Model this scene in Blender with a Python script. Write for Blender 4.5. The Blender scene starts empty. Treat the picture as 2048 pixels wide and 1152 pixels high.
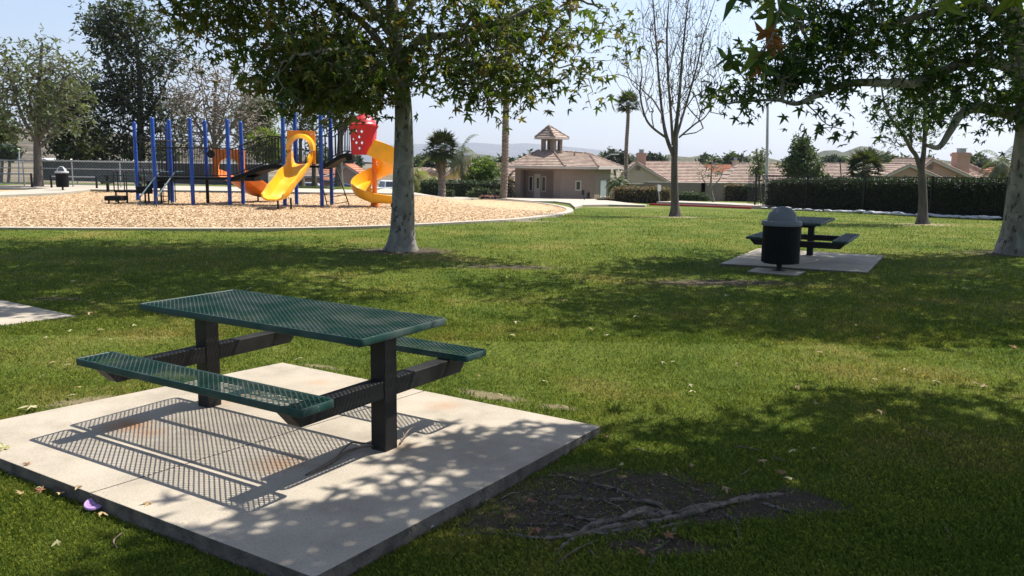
import bpy, bmesh, math, random
import numpy as np
from math import radians as R, sin, cos, pi, tau
from mathutils import Vector, Matrix
random.seed(7)
S = bpy.context.scene
COL = S.collection
# ------------------------------------------------------------------ camera
FPX, PITCH, ROLL, EYE = 1670.0, 0.1491, 0.0133, 1.72
cp_, sp_ = cos(PITCH), sin(PITCH)
cF = np.array([0, cp_, -sp_]); _r = np.array([1, 0, 0.]); _u = np.array([0, sp_, cp_])
cR = cos(ROLL)*_r + sin(ROLL)*_u; cU = -sin(ROLL)*_r + cos(ROLL)*_u
CAM = np.array([0, 0, EYE])
cam = bpy.data.objects.new('camera', bpy.data.cameras.new('camera')); COL.objects.link(cam)
m = Matrix.Identity(4)
for i in range(3):
    m[i][0], m[i][1], m[i][2], m[i][3] = cR[i], cU[i], -cF[i], CAM[i]
cam.matrix_world = m
cam.data.sensor_width = 36; cam.data.lens = FPX/2048*36
cam.data.clip_start = .05; cam.data.clip_end = 40000
S.camera = cam

def sst(a, b, x):
    t = np.clip((x-a)/(b-a), 0, 1); return t*t*(3-2*t)
def zt(x, y):
    """height of the ground (0 = top of the near concrete pad)"""
    x = np.asarray(x, float); y = np.asarray(y, float)
    base = -.075*(1-sst(4.0, 7.0, y))-.012
    fr = -.027*2.5*np.log1p(np.exp(np.clip((y-24)/2.5, -30, 60)))
    fr = np.where(y > 78, -.027*54-.0*y, fr)-1.04*sst(68, 105, y)
    fl = -2.5*sst(54, 96, y)
    mm = sst(-4, 4, x+.25*(y-30))
    und = .025*np.sin(x*.55+1)*np.sin(y*.4)*sst(8, 14, y)*(1-sst(60, 90, y))*(1-sst(16.5, 18.5, y)*(1-sst(3, 6, x)))
    return base+mm*fr+(1-mm)*fl+und
def ray(u, v):
    d = cF+cR*(u-1024)/FPX-cU*(v-576)/FPX
    return d/d[1]
def P(u, v, y):
    q = CAM+ray(u, v)*y
    return (float(q[0]), float(q[1]), float(q[2]))
def G(u, v):
    """where a sight line meets the ground"""
    d = ray(u, v); t = 1.5
    for _ in range(4000):
        q = CAM+d*t
        if q[2] <= zt(q[0], q[1]): break
        t *= 1.004
    a, b = t/1.004, t
    for _ in range(30):
        c = (a+b)/2; q = CAM+d*c
        if q[2] <= zt(q[0], q[1]): b = c
        else: a = c
    q = CAM+d*b
    return (float(q[0]), float(q[1]), float(q[2]))
def GX(x, y): return (x, y, float(zt(x, y)))
def UY(u, y, off=0):
    """ground point at depth y below image column u"""
    x = (u-1024)/FPX*y
    x += .0133*(EYE-float(zt(x, y)))
    return (x, y, float(zt(x, y))+off)

def _d(u, v, rx, ry, rot=0): g_ = G(u, v); return (g_[0], g_[1], rx, ry, rot)
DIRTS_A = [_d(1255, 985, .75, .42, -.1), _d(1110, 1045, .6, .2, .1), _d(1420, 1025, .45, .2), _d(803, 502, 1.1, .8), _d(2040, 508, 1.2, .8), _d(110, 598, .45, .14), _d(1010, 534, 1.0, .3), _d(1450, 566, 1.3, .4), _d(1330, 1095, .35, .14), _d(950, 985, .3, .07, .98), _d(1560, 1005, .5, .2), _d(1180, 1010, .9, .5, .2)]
DIRTS_B = [_d(1352, 434, 1.2, 1.0), _d(1845, 449, 1.1, .9), _d(1040, 442, 1.1, .5), _d(1255, 415, 2.0, 1.3), _d(175, 802, .30, .10, .4), _d(985, 792, .26, .09, -.5), _d(640, 733, .22, .05, -.4), _d(1120, 815, .16, .06, -.3), _d(60, 835, .3, .06, .85)]
DIRTS = DIRTS_A+DIRTS_B

# ------------------------------------------------------------------ tagging
def tag(o, label=None, cat=None, group=None, kind=None):
    if label: o['label'] = label
    if cat: o['category'] = cat
    if group: o['group'] = group
    if kind: o['kind'] = kind
    return o
def empty(name, loc, rz=0, label=None, cat=None, group=None):
    o = bpy.data.objects.new(name, None); COL.objects.link(o)
    o.location = loc; o.rotation_euler = (0, 0, rz); o.empty_display_size = .2
    return tag(o, label, cat, group)
def kids(o): return [c for c in bpy.data.objects if c.parent == o]
def copy_tree(o, parent=None):
    c = o.copy(); COL.objects.link(c); c.parent = parent
    for ch in kids(o): copy_tree(ch, c)
    return c

# ------------------------------------------------------------------ materials
MATS = {}
def nmat(name):
    m = bpy.data.materials.new(name); m.use_nodes = True; MATS[name] = m
    nt = m.node_tree; return m, nt, nt.nodes, nt.links, nt.nodes['Principled BSDF']
def ramp(nd, stops):
    r = nd.new('ShaderNodeValToRGB'); e = r.color_ramp.elements
    while len(e) < len(stops): e.new(.5)
    for i, (p, c) in enumerate(stops): e[i].position = p; e[i].color = (*c, 1)
    return r
def simple(name, col, rough=.6, var=.15, scale=8, bump=.0, bscale=40, metal=0, spec=.5, coords='pos', detail=5, col2=None):
    m, nt, nd, lk, b = nmat(name)
    tc = nd.new('ShaderNodeTexCoord')
    g = nd.new('ShaderNodeNewGeometry')
    src = g.outputs['Position'] if coords == 'pos' else tc.outputs['Object']
    n = nd.new('ShaderNodeTexNoise'); n.inputs['Scale'].default_value = scale; n.inputs['Detail'].default_value = detail
    lk.new(src, n.inputs['Vector'])
    c0 = tuple(max(0, c*(1-var)) for c in col); c1 = col2 or tuple(min(1, c*(1+var)) for c in col)
    r = ramp(nd, [(.3, c0), (.7, c1)]); lk.new(n.outputs['Fac'], r.inputs[0]); lk.new(r.outputs[0], b.inputs['Base Color'])
    b.inputs['Roughness'].default_value = rough; b.inputs['Metallic'].default_value = metal
    b.inputs['Specular IOR Level'].default_value = spec
    if bump:
        n2 = nd.new('ShaderNodeTexNoise'); n2.inputs['Scale'].default_value = bscale; n2.inputs['Detail'].default_value = 6
        lk.new(src, n2.inputs['Vector'])
        bp = nd.new('ShaderNodeBump'); bp.inputs['Strength'].default_value = bump; bp.inputs['Distance'].default_value = .02
        lk.new(n2.outputs['Fac'], bp.inputs['Height']); lk.new(bp.outputs[0], b.inputs['Normal'])
    return m
def leafmat(name, cols, trans=.35, rough=.55, tcol=None, spec=.3):
    """cols: ramp colours, one picked per leaf"""
    m, nt, nd, lk, b = nmat(name)
    g = nd.new('ShaderNodeNewGeometry')
    n = len(cols)
    r = ramp(nd, [(i/max(1, n-1), c) for i, c in enumerate(cols)])
    lk.new(g.outputs['Random Per Island'], r.inputs[0])
    lk.new(r.outputs[0], b.inputs['Base Color']); b.inputs['Roughness'].default_value = rough
    b.inputs['Specular IOR Level'].default_value = spec
    t = nd.new('ShaderNodeBsdfTranslucent')
    mx = nd.new('ShaderNodeMix'); mx.data_type = 'RGBA'; mx.blend_type = 'MULTIPLY'; mx.inputs[0].default_value = 1
    tc = tcol or (1.6, 1.7, .6)
    mx.inputs[7].default_value = (*tc, 1)
    lk.new(r.outputs[0], mx.inputs[6]); lk.new(mx.outputs[2], t.inputs['Color'])
    ms = nd.new('ShaderNodeMixShader'); ms.inputs[0].default_value = trans
    lk.new(b.outputs[0], ms.inputs[1]); lk.new(t.outputs[0], ms.inputs[2])
    lk.new(ms.outputs[0], nd['Material Output'].inputs['Surface'])
    return m

# ------------------------------------------------------------------ mesh builder
class MB:
    def __init__(s): s.v = []; s.f = []
    def add(s, vs, fs):
        o = len(s.v); s.v += [tuple(map(float, p)) for p in vs]; s.f += [tuple(i+o for i in f) for f in fs]; return s
    def box(s, c, d, rz=0, bev=0):
        hx, hy, hz = d[0]/2, d[1]/2, d[2]/2; ca, sa = cos(rz), sin(rz)
        if bev:
            b = min(bev, hx*.9, hy*.9, hz*.9); pts = []
            rings = [(-hz, b), (-hz+b, 0), (hz-b, 0), (hz, b)]
            for z, i in rings:
                ax, ay = hx-i, hy-i; k = b*.6
                for px, py in ((-ax+k, -ay), (ax-k, -ay), (ax, -ay+k), (ax, ay-k), (ax-k, ay), (-ax+k, ay), (-ax, ay-k), (-ax, -ay+k)):
                    pts.append((c[0]+px*ca-py*sa, c[1]+px*sa+py*ca, c[2]+z))
            fs = [tuple(range(7, -1, -1)), tuple(range(24, 32))]
            for r in range(3):
                for i in range(8):
                    j = (i+1) % 8; fs.append((r*8+i, r*8+j, r*8+8+j, r*8+8+i))
            return s.add(pts, fs)
        pts = []
        for z in (-hz, hz):
            for x, y in ((-hx, -hy), (hx, -hy), (hx, hy), (-hx, hy)):
                pts.append((c[0]+x*ca-y*sa, c[1]+x*sa+y*ca, c[2]+z))
        return s.add(pts, [(3, 2, 1, 0), (4, 5, 6, 7), (0, 1, 5, 4), (1, 2, 6, 5), (2, 3, 7, 6), (3, 0, 4, 7)])
    def prism(s, pts, z0, z1):
        """vertical prism over a ccw polygon; z may be numbers"""
        n = len(pts)
        return s.add([(p[0], p[1], z0) for p in pts]+[(p[0], p[1], z1) for p in pts],
                     [tuple(range(n-1, -1, -1)), tuple(range(n, 2*n))]+[(i, (i+1) % n, n+(i+1) % n, n+i) for i in range(n)])
    def extr(s, prof, a, b):
        """loft a closed 3d profile moved from offset a to offset b"""
        n = len(prof); a = Vector(a); b = Vector(b); q = [Vector(p) for p in prof]
        return s.add([tuple(p+a) for p in q]+[tuple(p+b) for p in q],
                     [tuple(range(n-1, -1, -1)), tuple(range(n, 2*n))]+[(i, (i+1) % n, n+(i+1) % n, n+i) for i in range(n)])
    def beam(s, a, b, w, h, up=(0, 0, 1)):
        """box between two points, w across, h along up"""
        a = Vector(a); b = Vector(b); d = (b-a).normalized(); up = Vector(up)
        sd = d.cross(up)
        if sd.length < 1e-4: sd = d.cross(Vector((1, 0, 0)))
        sd.normalize(); up = sd.cross(d).normalized()
        pr = [sd*w/2*i+up*h/2*j for i, j in ((-1, -1), (1, -1), (1, 1), (-1, 1))]
        return s.add([tuple(a+p) for p in pr]+[tuple(b+p) for p in pr], [(0, 1, 2, 3), (7, 6, 5, 4), (0, 4, 5, 1), (1, 5, 6, 2), (2, 6, 7, 3), (3, 7, 4, 0)])
    def tube(s, pts, r, n=8, caps=True):
        P_ = [Vector(p) for p in pts]; rs = r if isinstance(r, (list, tuple)) else [r]*len(P_)
        o = len(s.v); u = None
        for i, p in enumerate(P_):
            t = (P_[min(i+1, len(P_)-1)]-P_[max(i-1, 0)])
            t = t.normalized() if t.length > 1e-9 else Vector((0, 0, 1))
            if u is None:
                u = t.cross(Vector((0, 1, 0)) if abs(t.y) < .9 else Vector((1, 0, 0))).normalized()
            else:
                u = (u-t*u.dot(t)).normalized()
            w = t.cross(u)
            for k in range(n):
                a = tau*k/n; s.v.append(tuple(p+(u*cos(a)+w*sin(a))*rs[i]))
        for i in range(len(P_)-1):
            for k in range(n):
                a = o+i*n+k; b = o+i*n+(k+1) % n; s.f.append((a, b, b+n, a+n))
        if caps:
            s.f.append(tuple(o+k for k in range(n-1, -1, -1))); e = o+(len(P_)-1)*n; s.f.append(tuple(e+k for k in range(n)))
        return s
    def lathe(s, prof, c=(0, 0, 0), n=24, a0=0, a1=tau):
        o = len(s.v); full = abs(a1-a0-tau) < 1e-6; m = n if full else n+1
        for r, z in prof:
            for k in range(m):
                a = a0+(a1-a0)*k/n; s.v.append((c[0]+r*cos(a), c[1]+r*sin(a), c[2]+z))
        for i in range(len(prof)-1):
            for k in range(n):
                a = o+i*m+k; b = o+i*m+(k+1) % m; s.f.append((a, b, b+m, a+m))
        return s
    def build(s, name, mat, parent=None, smooth=False, bevel=0, solid=0):
        me = bpy.data.meshes.new(name); me.from_pydata(s.v, [], s.f); me.update()
        o = bpy.data.objects.new(name, me); COL.objects.link(o)
        for mm_ in (mat if isinstance(mat, (list, tuple)) else [mat]): me.materials.append(mm_)
        if smooth:
            me.shade_smooth()
            try: me.set_sharp_from_angle(angle=R(40))
            except Exception: pass
        if bevel:
            b = o.modifiers.new('b', 'BEVEL'); b.width = bevel; b.segments = 2; b.limit_method = 'ANGLE'
        if solid:
            b = o.modifiers.new('s', 'SOLIDIFY'); b.thickness = solid; b.offset = 0
        if parent: o.parent = parent
        return o
def npmesh(name, V, F, mat, parent=None, smooth=False):
    """V (n,3), F (m,k) arrays"""
    me = bpy.data.meshes.new(name); V = np.asarray(V, np.float32); F = np.asarray(F, np.int32)
    me.vertices.add(len(V)); me.vertices.foreach_set('co', V.ravel())
    k = F.shape[1]; me.loops.add(F.size); me.loops.foreach_set('vertex_index', F.ravel())
    me.polygons.add(len(F)); me.polygons.foreach_set('loop_start', np.arange(0, F.size, k, dtype=np.int32))
    try: me.polygons.foreach_set('loop_total', np.full(len(F), k, np.int32))
    except Exception: pass
    me.polygons.foreach_set('use_smooth', np.full(len(F), smooth))
    me.update(calc_edges=True); me.validate()
    o = bpy.data.objects.new(name, me); COL.objects.link(o); me.materials.append(mat)
    if parent: o.parent = parent
    return o
def join_np(parts):
    V = []; F = []; o = 0
    for v, f in parts:
        V.append(v); F.append(f+o); o += len(v)
    return np.concatenate(V), np.concatenate(F)

# ------------------------------------------------------------------ world, sun
SUN_AZ, SUN_EL = R(56), R(59)      # azimuth clockwise from the view's forward (+y)
w = bpy.data.worlds.new('World'); S.world = w; w.use_nodes = True
nt = w.node_tree; bg = nt.nodes['Background']
sky = nt.nodes.new('ShaderNodeTexSky'); sky.sky_type = 'NISHITA'; sky.sun_disc = False
sky.sun_elevation = SUN_EL; sky.sun_rotation = SUN_AZ
sky.air_density = 1.0; sky.dust_density = 1.5; sky.ozone_density = 2.5; sky.altitude = 400
nt.links.new(sky.outputs[0], bg.inputs['Color']); bg.inputs['Strength'].default_value = .09
sd = Vector((sin(SUN_AZ)*cos(SUN_EL), cos(SUN_AZ)*cos(SUN_EL), sin(SUN_EL)))
sl = bpy.data.lights.new('sun', 'SUN'); sl.energy = 5.0; sl.angle = R(.53); sl.color = (1, .96, .89)
so = bpy.data.objects.new('sun', sl); COL.objects.link(so); so.rotation_euler = sd.to_track_quat('Z', 'Y').to_euler(); so.location = (0, 0, 30)
S.view_settings.view_transform = 'Standard'; S.view_settings.look = 'None'; S.view_settings.exposure = 1.0; S.view_settings.gamma = 1
S.render.engine = 'CYCLES'
S.cycles.max_bounces = 8; S.cycles.transparent_max_bounces = 16; S.cycles.diffuse_bounces = 3

# ------------------------------------------------------------------ material library
M = {}
M['yellow_panel'] = simple('amber_plastic', (.74, .25, .008), .35, .04, 2)
M['concrete'] = simple('concrete', (.38, .325, .26), .85, .10, 3, .25, 120)
M['handrail'] = simple('handrail_coat', (.04, .085, .11), .35, .1, 8)
M['blue'] = simple('blue_paint', (.008, .06, .33), .35, .08, 3, .02, 30)
def scuffed(name, scale=55, lo=.70, col=(.30, .31, .28)):
    m = M[name]; nt = m.node_tree; nd = nt.nodes; lk = nt.links; b = nd['Principled BSDF']; src = b.inputs['Base Color'].links[0].from_socket
    g = nd.new('ShaderNodeNewGeometry'); n = nd.new('ShaderNodeTexNoise'); n.inputs['Scale'].default_value = scale; n.inputs['Detail'].default_value = 3; n.inputs['Distortion'].default_value = .6; lk.new(g.outputs['Position'], n.inputs['Vector'])
    r_ = nd.new('ShaderNodeMapRange'); r_.inputs['From Min'].default_value = lo; r_.inputs['From Max'].default_value = lo+.05; r_.inputs['To Max'].default_value = .8; lk.new(n.outputs['Fac'], r_.inputs[0])
    x = nd.new('ShaderNodeMix'); x.data_type = 'RGBA'; lk.new(r_.outputs[0], x.inputs[0]); lk.new(src, x.inputs[6]); x.inputs[7].default_value = (*col, 1)
    n2 = nd.new('ShaderNodeTexNoise'); n2.inputs['Scale'].default_value = scale/14; n2.inputs['Detail'].default_value = 7; lk.new(g.outputs['Position'], n2.inputs['Vector'])
    r2_ = nd.new('ShaderNodeMapRange'); r2_.inputs['From Min'].default_value = .42; r2_.inputs['From Max'].default_value = .7; r2_.inputs['To Max'].default_value = .35; lk.new(n2.outputs['Fac'], r2_.inputs[0])
    y = nd.new('ShaderNodeMix'); y.data_type = 'RGBA'; lk.new(r2_.outputs[0], y.inputs[0]); lk.new(x.outputs[2], y.inputs[6]); y.inputs[7].default_value = (*[c*.45 for c in col], 1); lk.new(y.outputs[2], b.inputs['Base Color'])
    rr = nd.new('ShaderNodeMapRange'); rr.inputs['To Min'].default_value = b.inputs['Roughness'].default_value*.75; rr.inputs['To Max'].default_value = min(1, b.inputs['Roughness'].default_value*1.5); lk.new(n2.outputs['Fac'], rr.inputs[0]); lk.new(rr.outputs[0], b.inputs['Roughness'])
M['yellow'] = simple('yellow_plastic', (.90, .42, .012), .28, .03, 2)
M['orange'] = simple('orange_plastic', (.85, .20, .008), .35, .05, 2)
M['red'] = simple('red_plastic', (.62, .015, .025), .35, .06, 2)
M['blackm'] = simple('black_coated_metal', (.008, .009, .010), .5, .25, 12, .05, 60, spec=.3)
M['deckm'] = simple('deck_coating', (.006, .009, .009), .7, .25, 20, .2, 80, spec=.2)
M['darkpost'] = simple('dark_powder_coat', (.008, .0078, .0075), .5, .3, 14, .06, 50, spec=.28)
M['greenm'] = simple('green_plastisol', (.003, .033, .024), .5, .18, 20, .03, 80, spec=.3)
M['canbody'] = simple('can_black', (.004, .005, .006), .6, .3, 10, spec=.2)
M['canlid'] = simple('can_lid_grey', (.13, .14, .155), .65, .08, 6, .05, 80)
M['lidlight'] = simple('can_lid_light', (.42, .42, .42), .5, .08, 6)
M['steel'] = simple('galvanised_steel', (.33, .34, .34), .4, .15, 6, metal=.6)
M['stucco'] = simple('stucco_taupe', (.245, .185, .15), .92, .06, 1.5, .3, 60)
M['stuccob'] = simple('stucco_beige', (.46, .37, .28), .92, .06, 1.5, .3, 60)
M['stuccoy'] = simple('stucco_ochre', (.42, .30, .12), .92, .06, 1.5, .3, 60)
M['stuccop'] = simple('stucco_pink', (.42, .26, .19), .92, .06, 1.5, .3, 60)
M['trim'] = simple('trim_paint', (.50, .43, .38), .6, .06, 3)
M['white'] = simple('white_paint', (.75, .74, .72), .5, .04, 3)
M['glass'] = simple('dark_glass', (.03, .035, .04), .12, .1, 2, spec=.8)
M['rubber'] = simple('rubber', (.015, .015, .015), .8, .2, 9)
M['asphalt'] = simple('asphalt', (.06, .06, .06), .9, .2, 2, .3, 60)
M['redcurb'] = simple('red_curb_paint', (.42, .035, .02), .7, .15, 4)
M['windscreen'] = simple('windscreen_fabric', (.045, .05, .055), .85, .15, .6)
M['purple'] = simple('purple_plastic', (.36, .22, .42), .4, .05, 20)
M['carwhite'] = simple('white_car_paint', (.78, .79, .8), .25, .02, 2)
M['carblue'] = simple('blue_car_paint', (.05, .08, .17), .25, .05, 2, metal=.3)
M['carsilver'] = simple('silver_car_paint', (.40, .41, .43), .3, .04, 2, metal=.4)
M['taillight'] = simple('tail_lamp_red', (.5, .02, .02), .3, .05, 4)
M['sandbag'] = simple('sandbag_cloth', (.50, .49, .48), .85, .12, 6, .4, 30)
M['twig'] = simple('dry_twig', (.14, .10, .075), .9, .4, 30, .4, 60)
scuffed('greenm', 60, .70); scuffed('darkpost', 45, .72, (.10, .09, .08)); scuffed('canbody', 30, .72, (.05, .05, .05))
for k_, c_ in (('yellow', (.62, .40, .10)), ('orange', (.50, .16, .03)), ('blue', (.03, .07, .20)), ('red', (.45, .05, .05))): scuffed(k_, 18, .74, c_)
def rooftile(name, c0, c1):
    m, nt, nd, lk, b = nmat(name)
    g = nd.new('ShaderNodeNewGeometry'); n = nd.new('ShaderNodeTexNoise'); n.inputs['Scale'].default_value = 2.2; n.inputs['Detail'].default_value = 6
    lk.new(g.outputs['Position'], n.inputs['Vector'])
    v = nd.new('ShaderNodeTexVoronoi'); v.inputs['Scale'].default_value = 3.2; lk.new(g.outputs['Position'], v.inputs['Vector'])
    mx = nd.new('ShaderNodeMix'); mx.inputs[0].default_value = .45
    lk.new(n.outputs['Fac'], mx.inputs[2]); 
    sp = nd.new('ShaderNodeSeparateColor'); lk.new(v.outputs['Color'], sp.inputs[0]); lk.new(sp.outputs[0], mx.inputs[3])
    r = ramp(nd, [(.25, c0), (.75, c1)]); lk.new(mx.outputs[0], r.inputs[0]); lk.new(r.outputs[0], b.inputs['Base Color'])
    b.inputs['Roughness'].default_value = .85
    return m
M['tile'] = rooftile('roof_tile_brown', (.225, .155, .118), (.37, .28, .22))
M['tileo'] = rooftile('roof_tile_orange', (.32, .105, .05), (.46, .20, .10))
M['tilep'] = rooftile('roof_tile_pink', (.285, .19, .145), (.43, .32, .25))

def barkmat(name, ca, cb, cc, scale=7, bump=.6, stretch=.35, patch=3.0):
    m, nt, nd, lk, b = nmat(name)
    tc = nd.new('ShaderNodeTexCoord'); mp = nd.new('ShaderNodeMapping'); mp.inputs['Scale'].default_value = (1, 1, stretch)
    lk.new(tc.outputs['Object'], mp.inputs['Vector'])
    n = nd.new('ShaderNodeTexNoise'); n.inputs['Scale'].default_value = scale; n.inputs['Detail'].default_value = 8; n.inputs['Roughness'].default_value = .65
    lk.new(mp.outputs[0], n.inputs['Vector'])
    v = nd.new('ShaderNodeTexNoise'); v.inputs['Scale'].default_value = patch; v.inputs['Detail'].default_value = 3; v.inputs['Distortion'].default_value = 1.2
    lk.new(mp.outputs[0], v.inputs['Vector'])
    r1 = ramp(nd, [(.35, ca), (.62, cb)]); lk.new(v.outputs['Fac'], r1.inputs[0])
    r2 = ramp(nd, [(.38, (0, 0, 0)), (.45, (1, 1, 1))]); lk.new(n.outputs['Fac'], r2.inputs[0])
    mx = nd.new('ShaderNodeMix'); mx.data_type = 'RGBA'; lk.new(r2.outputs[0], mx.inputs[0]); mx.inputs[6].default_value = (*cc, 1)
    lk.new(r1.outputs[0], mx.inputs[7]); lk.new(mx.outputs[2], b.inputs['Base Color']); b.inputs['Roughness'].default_value = .9
    bp = nd.new('ShaderNodeBump'); bp.inputs['Strength'].default_value = bump; bp.inputs['Distance'].default_value = .03
    lk.new(n.outputs['Fac'], bp.inputs['Height']); lk.new(bp.outputs[0], b.inputs['Normal'])
    return m
M['bark_syc'] = barkmat('sycamore_bark', (.155, .14, .115), (.28, .26, .22), (.05, .043, .035), 9, 1.0, .6, 3.4)
M['bark_dark'] = barkmat('dark_bark', (.085, .065, .05), (.16, .13, .105), (.03, .025, .02), 9, .8, .25)
M['bark_grey'] = barkmat('grey_bark', (.075, .062, .052), (.135, .115, .098), (.06, .05, .04), 8, .8, .25)
M['bark_palm'] = barkmat('palm_bark', (.15, .11, .08), (.27, .21, .16), (.05, .04, .03), 9, 1.0, 2.5)
M['root'] = barkmat('root_bark', (.075, .056, .042), (.23, .185, .14), (.035, .026, .02), 22, 1.2, 1, 9)
M['lf_syc'] = leafmat('leaf_sycamore', [(.034, .055, .012), (.050, .078, .014), (.065, .098, .018), (.10, .14, .026), (.055, .08, .02), (.20, .20, .055), (.13, .075, .025)], .36)
M['lf_syc2'] = leafmat('leaf_sycamore_cool', [(.022, .048, .018), (.036, .070, .020), (.052, .095, .022), (.032, .060, .018), (.12, .15, .03)], .38)
M['lf_dark'] = leafmat('leaf_dark', [(.026, .036, .018), (.042, .055, .026), (.060, .075, .036), (.08, .09, .045)], .2)
M['lf_grey'] = leafmat('leaf_greygreen', [(.07, .09, .045), (.09, .11, .06), (.12, .14, .08), (.10, .10, .06)], .3)
M['lf_young'] = leafmat('leaf_young', [(.05, .085, .018), (.075, .12, .022), (.11, .16, .03), (.06, .09, .025)], .45)
M['lf_bright'] = leafmat('leaf_bright', [(.09, .13, .025), (.13, .17, .035), (.17, .20, .05)], .4)
M['lf_dry'] = leafmat('leaf_drygrey', [(.16, .13, .10), (.20, .17, .14), (.13, .12, .08)], .2, tcol=(1.1, 1, .8))
M['lf_palm'] = leafmat('palm_frond', [(.035, .055, .020), (.05, .075, .025), (.075, .10, .035)], .2)
M['lf_palmy'] = leafmat('palm_frond_yellow', [(.13, .15, .03), (.19, .19, .045), (.10, .13, .03)], .3)
M['lf_thatch'] = leafmat('palm_thatch', [(.14, .10, .055), (.19, .14, .08), (.10, .07, .04)], .15, tcol=(1.1, 1, .8))
M['lf_hedge'] = leafmat('leaf_hedge', [(.014, .026, .010), (.022, .040, .014), (.035, .055, .018), (.05, .075, .02)], .2)
M['lf_redhedge'] = leafmat('leaf_hedge_brown', [(.10, .08, .035), (.16, .08, .05), (.08, .09, .03), (.20, .13, .07)], .2)
M['lf_box'] = leafmat('leaf_box_shrub', [(.035, .055, .02), (.05, .08, .025), (.08, .10, .03)], .2)

# --- ground materials
def pos_noise(nd, lk, scale, detail=4, rough=.5):
    g = nd.new('ShaderNodeNewGeometry'); n = nd.new('ShaderNodeTexNoise'); n.inputs['Scale'].default_value = scale
    n.inputs['Detail'].default_value = detail; n.inputs['Roughness'].default_value = rough
    lk.new(g.outputs['Position'], n.inputs['Vector']); return n
def lawn_cols(nd, lk, fine):
    """big soft patches shared by the soil and the blades"""
    a = pos_noise(nd, lk, .45, 8, .68)
    ra = ramp(nd, [(.34, (.068, .108, .013)), (.52, (.125, .160, .023)), (.70, (.23, .20, .056))])
    lk.new(a.outputs['Fac'], ra.inputs[0])
    return ra
m, nt, nd, lk, b = nmat('lawn_soil')
ra = lawn_cols(nd, lk, True)
f1 = pos_noise(nd, lk, 26, 8, .75); r1 = ramp(nd, [(.30, (.30, .30, .30)), (.52, (.85, .85, .85)), (.72, (1.55, 1.55, 1.45))]); lk.new(f1.outputs['Fac'], r1.inputs[0])
mx = nd.new('ShaderNodeMix'); mx.data_type = 'RGBA'; mx.blend_type = 'MULTIPLY'; mx.inputs[0].default_value = 1
lk.new(ra.outputs[0], mx.inputs[6]); lk.new(r1.outputs[0], mx.inputs[7])
lout = mx.outputs[2]
gp = nd.new('ShaderNodeNewGeometry'); wn = pos_noise(nd, lk, 5, 6, .65)
dn = pos_noise(nd, lk, 30, 6, .7)
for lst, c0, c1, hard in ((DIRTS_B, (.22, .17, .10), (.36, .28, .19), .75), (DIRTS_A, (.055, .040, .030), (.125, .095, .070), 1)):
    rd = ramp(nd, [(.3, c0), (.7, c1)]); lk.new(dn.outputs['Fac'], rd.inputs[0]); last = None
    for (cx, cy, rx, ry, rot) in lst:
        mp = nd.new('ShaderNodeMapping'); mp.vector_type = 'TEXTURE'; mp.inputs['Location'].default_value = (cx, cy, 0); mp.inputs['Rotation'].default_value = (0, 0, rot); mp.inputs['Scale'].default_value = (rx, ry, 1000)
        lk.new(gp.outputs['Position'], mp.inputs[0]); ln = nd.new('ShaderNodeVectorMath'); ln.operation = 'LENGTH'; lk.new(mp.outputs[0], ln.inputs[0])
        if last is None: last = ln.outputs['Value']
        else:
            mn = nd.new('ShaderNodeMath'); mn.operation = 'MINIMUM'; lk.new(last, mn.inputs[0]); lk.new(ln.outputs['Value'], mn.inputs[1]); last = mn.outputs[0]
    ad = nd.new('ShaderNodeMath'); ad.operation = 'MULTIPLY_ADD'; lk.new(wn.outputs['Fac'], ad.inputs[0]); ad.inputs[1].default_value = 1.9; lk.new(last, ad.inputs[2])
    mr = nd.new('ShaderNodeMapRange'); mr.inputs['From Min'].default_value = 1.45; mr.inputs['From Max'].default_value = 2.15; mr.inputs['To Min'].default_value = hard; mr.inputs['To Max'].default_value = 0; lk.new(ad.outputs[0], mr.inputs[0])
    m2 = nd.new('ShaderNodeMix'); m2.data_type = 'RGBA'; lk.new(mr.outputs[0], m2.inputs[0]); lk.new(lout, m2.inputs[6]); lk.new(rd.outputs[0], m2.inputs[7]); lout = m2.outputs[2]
spx = nd.new('ShaderNodeSeparateXYZ'); lk.new(gp.outputs['Position'], spx.inputs[0])
fm = nd.new('ShaderNodeMapRange'); fm.inputs['From Min'].default_value = 82; fm.inputs['From Max'].default_value = 120; lk.new(spx.outputs['Y'], fm.inputs[0])
fn = pos_noise(nd, lk, .03, 6, .7); fr_ = ramp(nd, [(.35, (.05, .06, .025)), (.5, (.16, .13, .085)), (.66, (.26, .215, .16))]); lk.new(fn.outputs['Fac'], fr_.inputs[0])
m3 = nd.new('ShaderNodeMix'); m3.data_type = 'RGBA'; lk.new(fm.outputs[0], m3.inputs[0]); lk.new(lout, m3.inputs[6]); lk.new(fr_.outputs[0], m3.inputs[7]); lout = m3.outputs[2]
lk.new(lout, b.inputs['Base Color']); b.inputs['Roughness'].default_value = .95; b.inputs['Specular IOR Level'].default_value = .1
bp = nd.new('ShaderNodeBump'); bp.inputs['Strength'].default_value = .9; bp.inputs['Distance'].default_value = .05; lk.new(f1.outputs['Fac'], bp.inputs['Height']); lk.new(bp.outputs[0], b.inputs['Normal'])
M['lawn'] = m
m, nt, nd, lk, b = nmat('grass_blades')
ra = lawn_cols(nd, lk, False)
g = nd.new('ShaderNodeNewGeometry'); rr = ramp(nd, [(0, (.65, .75, .6)), (.5, (1.25, 1.25, 1.2)), (.85, (1.8, 1.6, 1.3)), (1, (3.0, 2.2, 2.3))]); lk.new(g.outputs['Random Per Island'], rr.inputs[0])
mx = nd.new('ShaderNodeMix'); mx.data_type = 'RGBA'; mx.blend_type = 'MULTIPLY'; mx.inputs[0].default_value = 1
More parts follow.
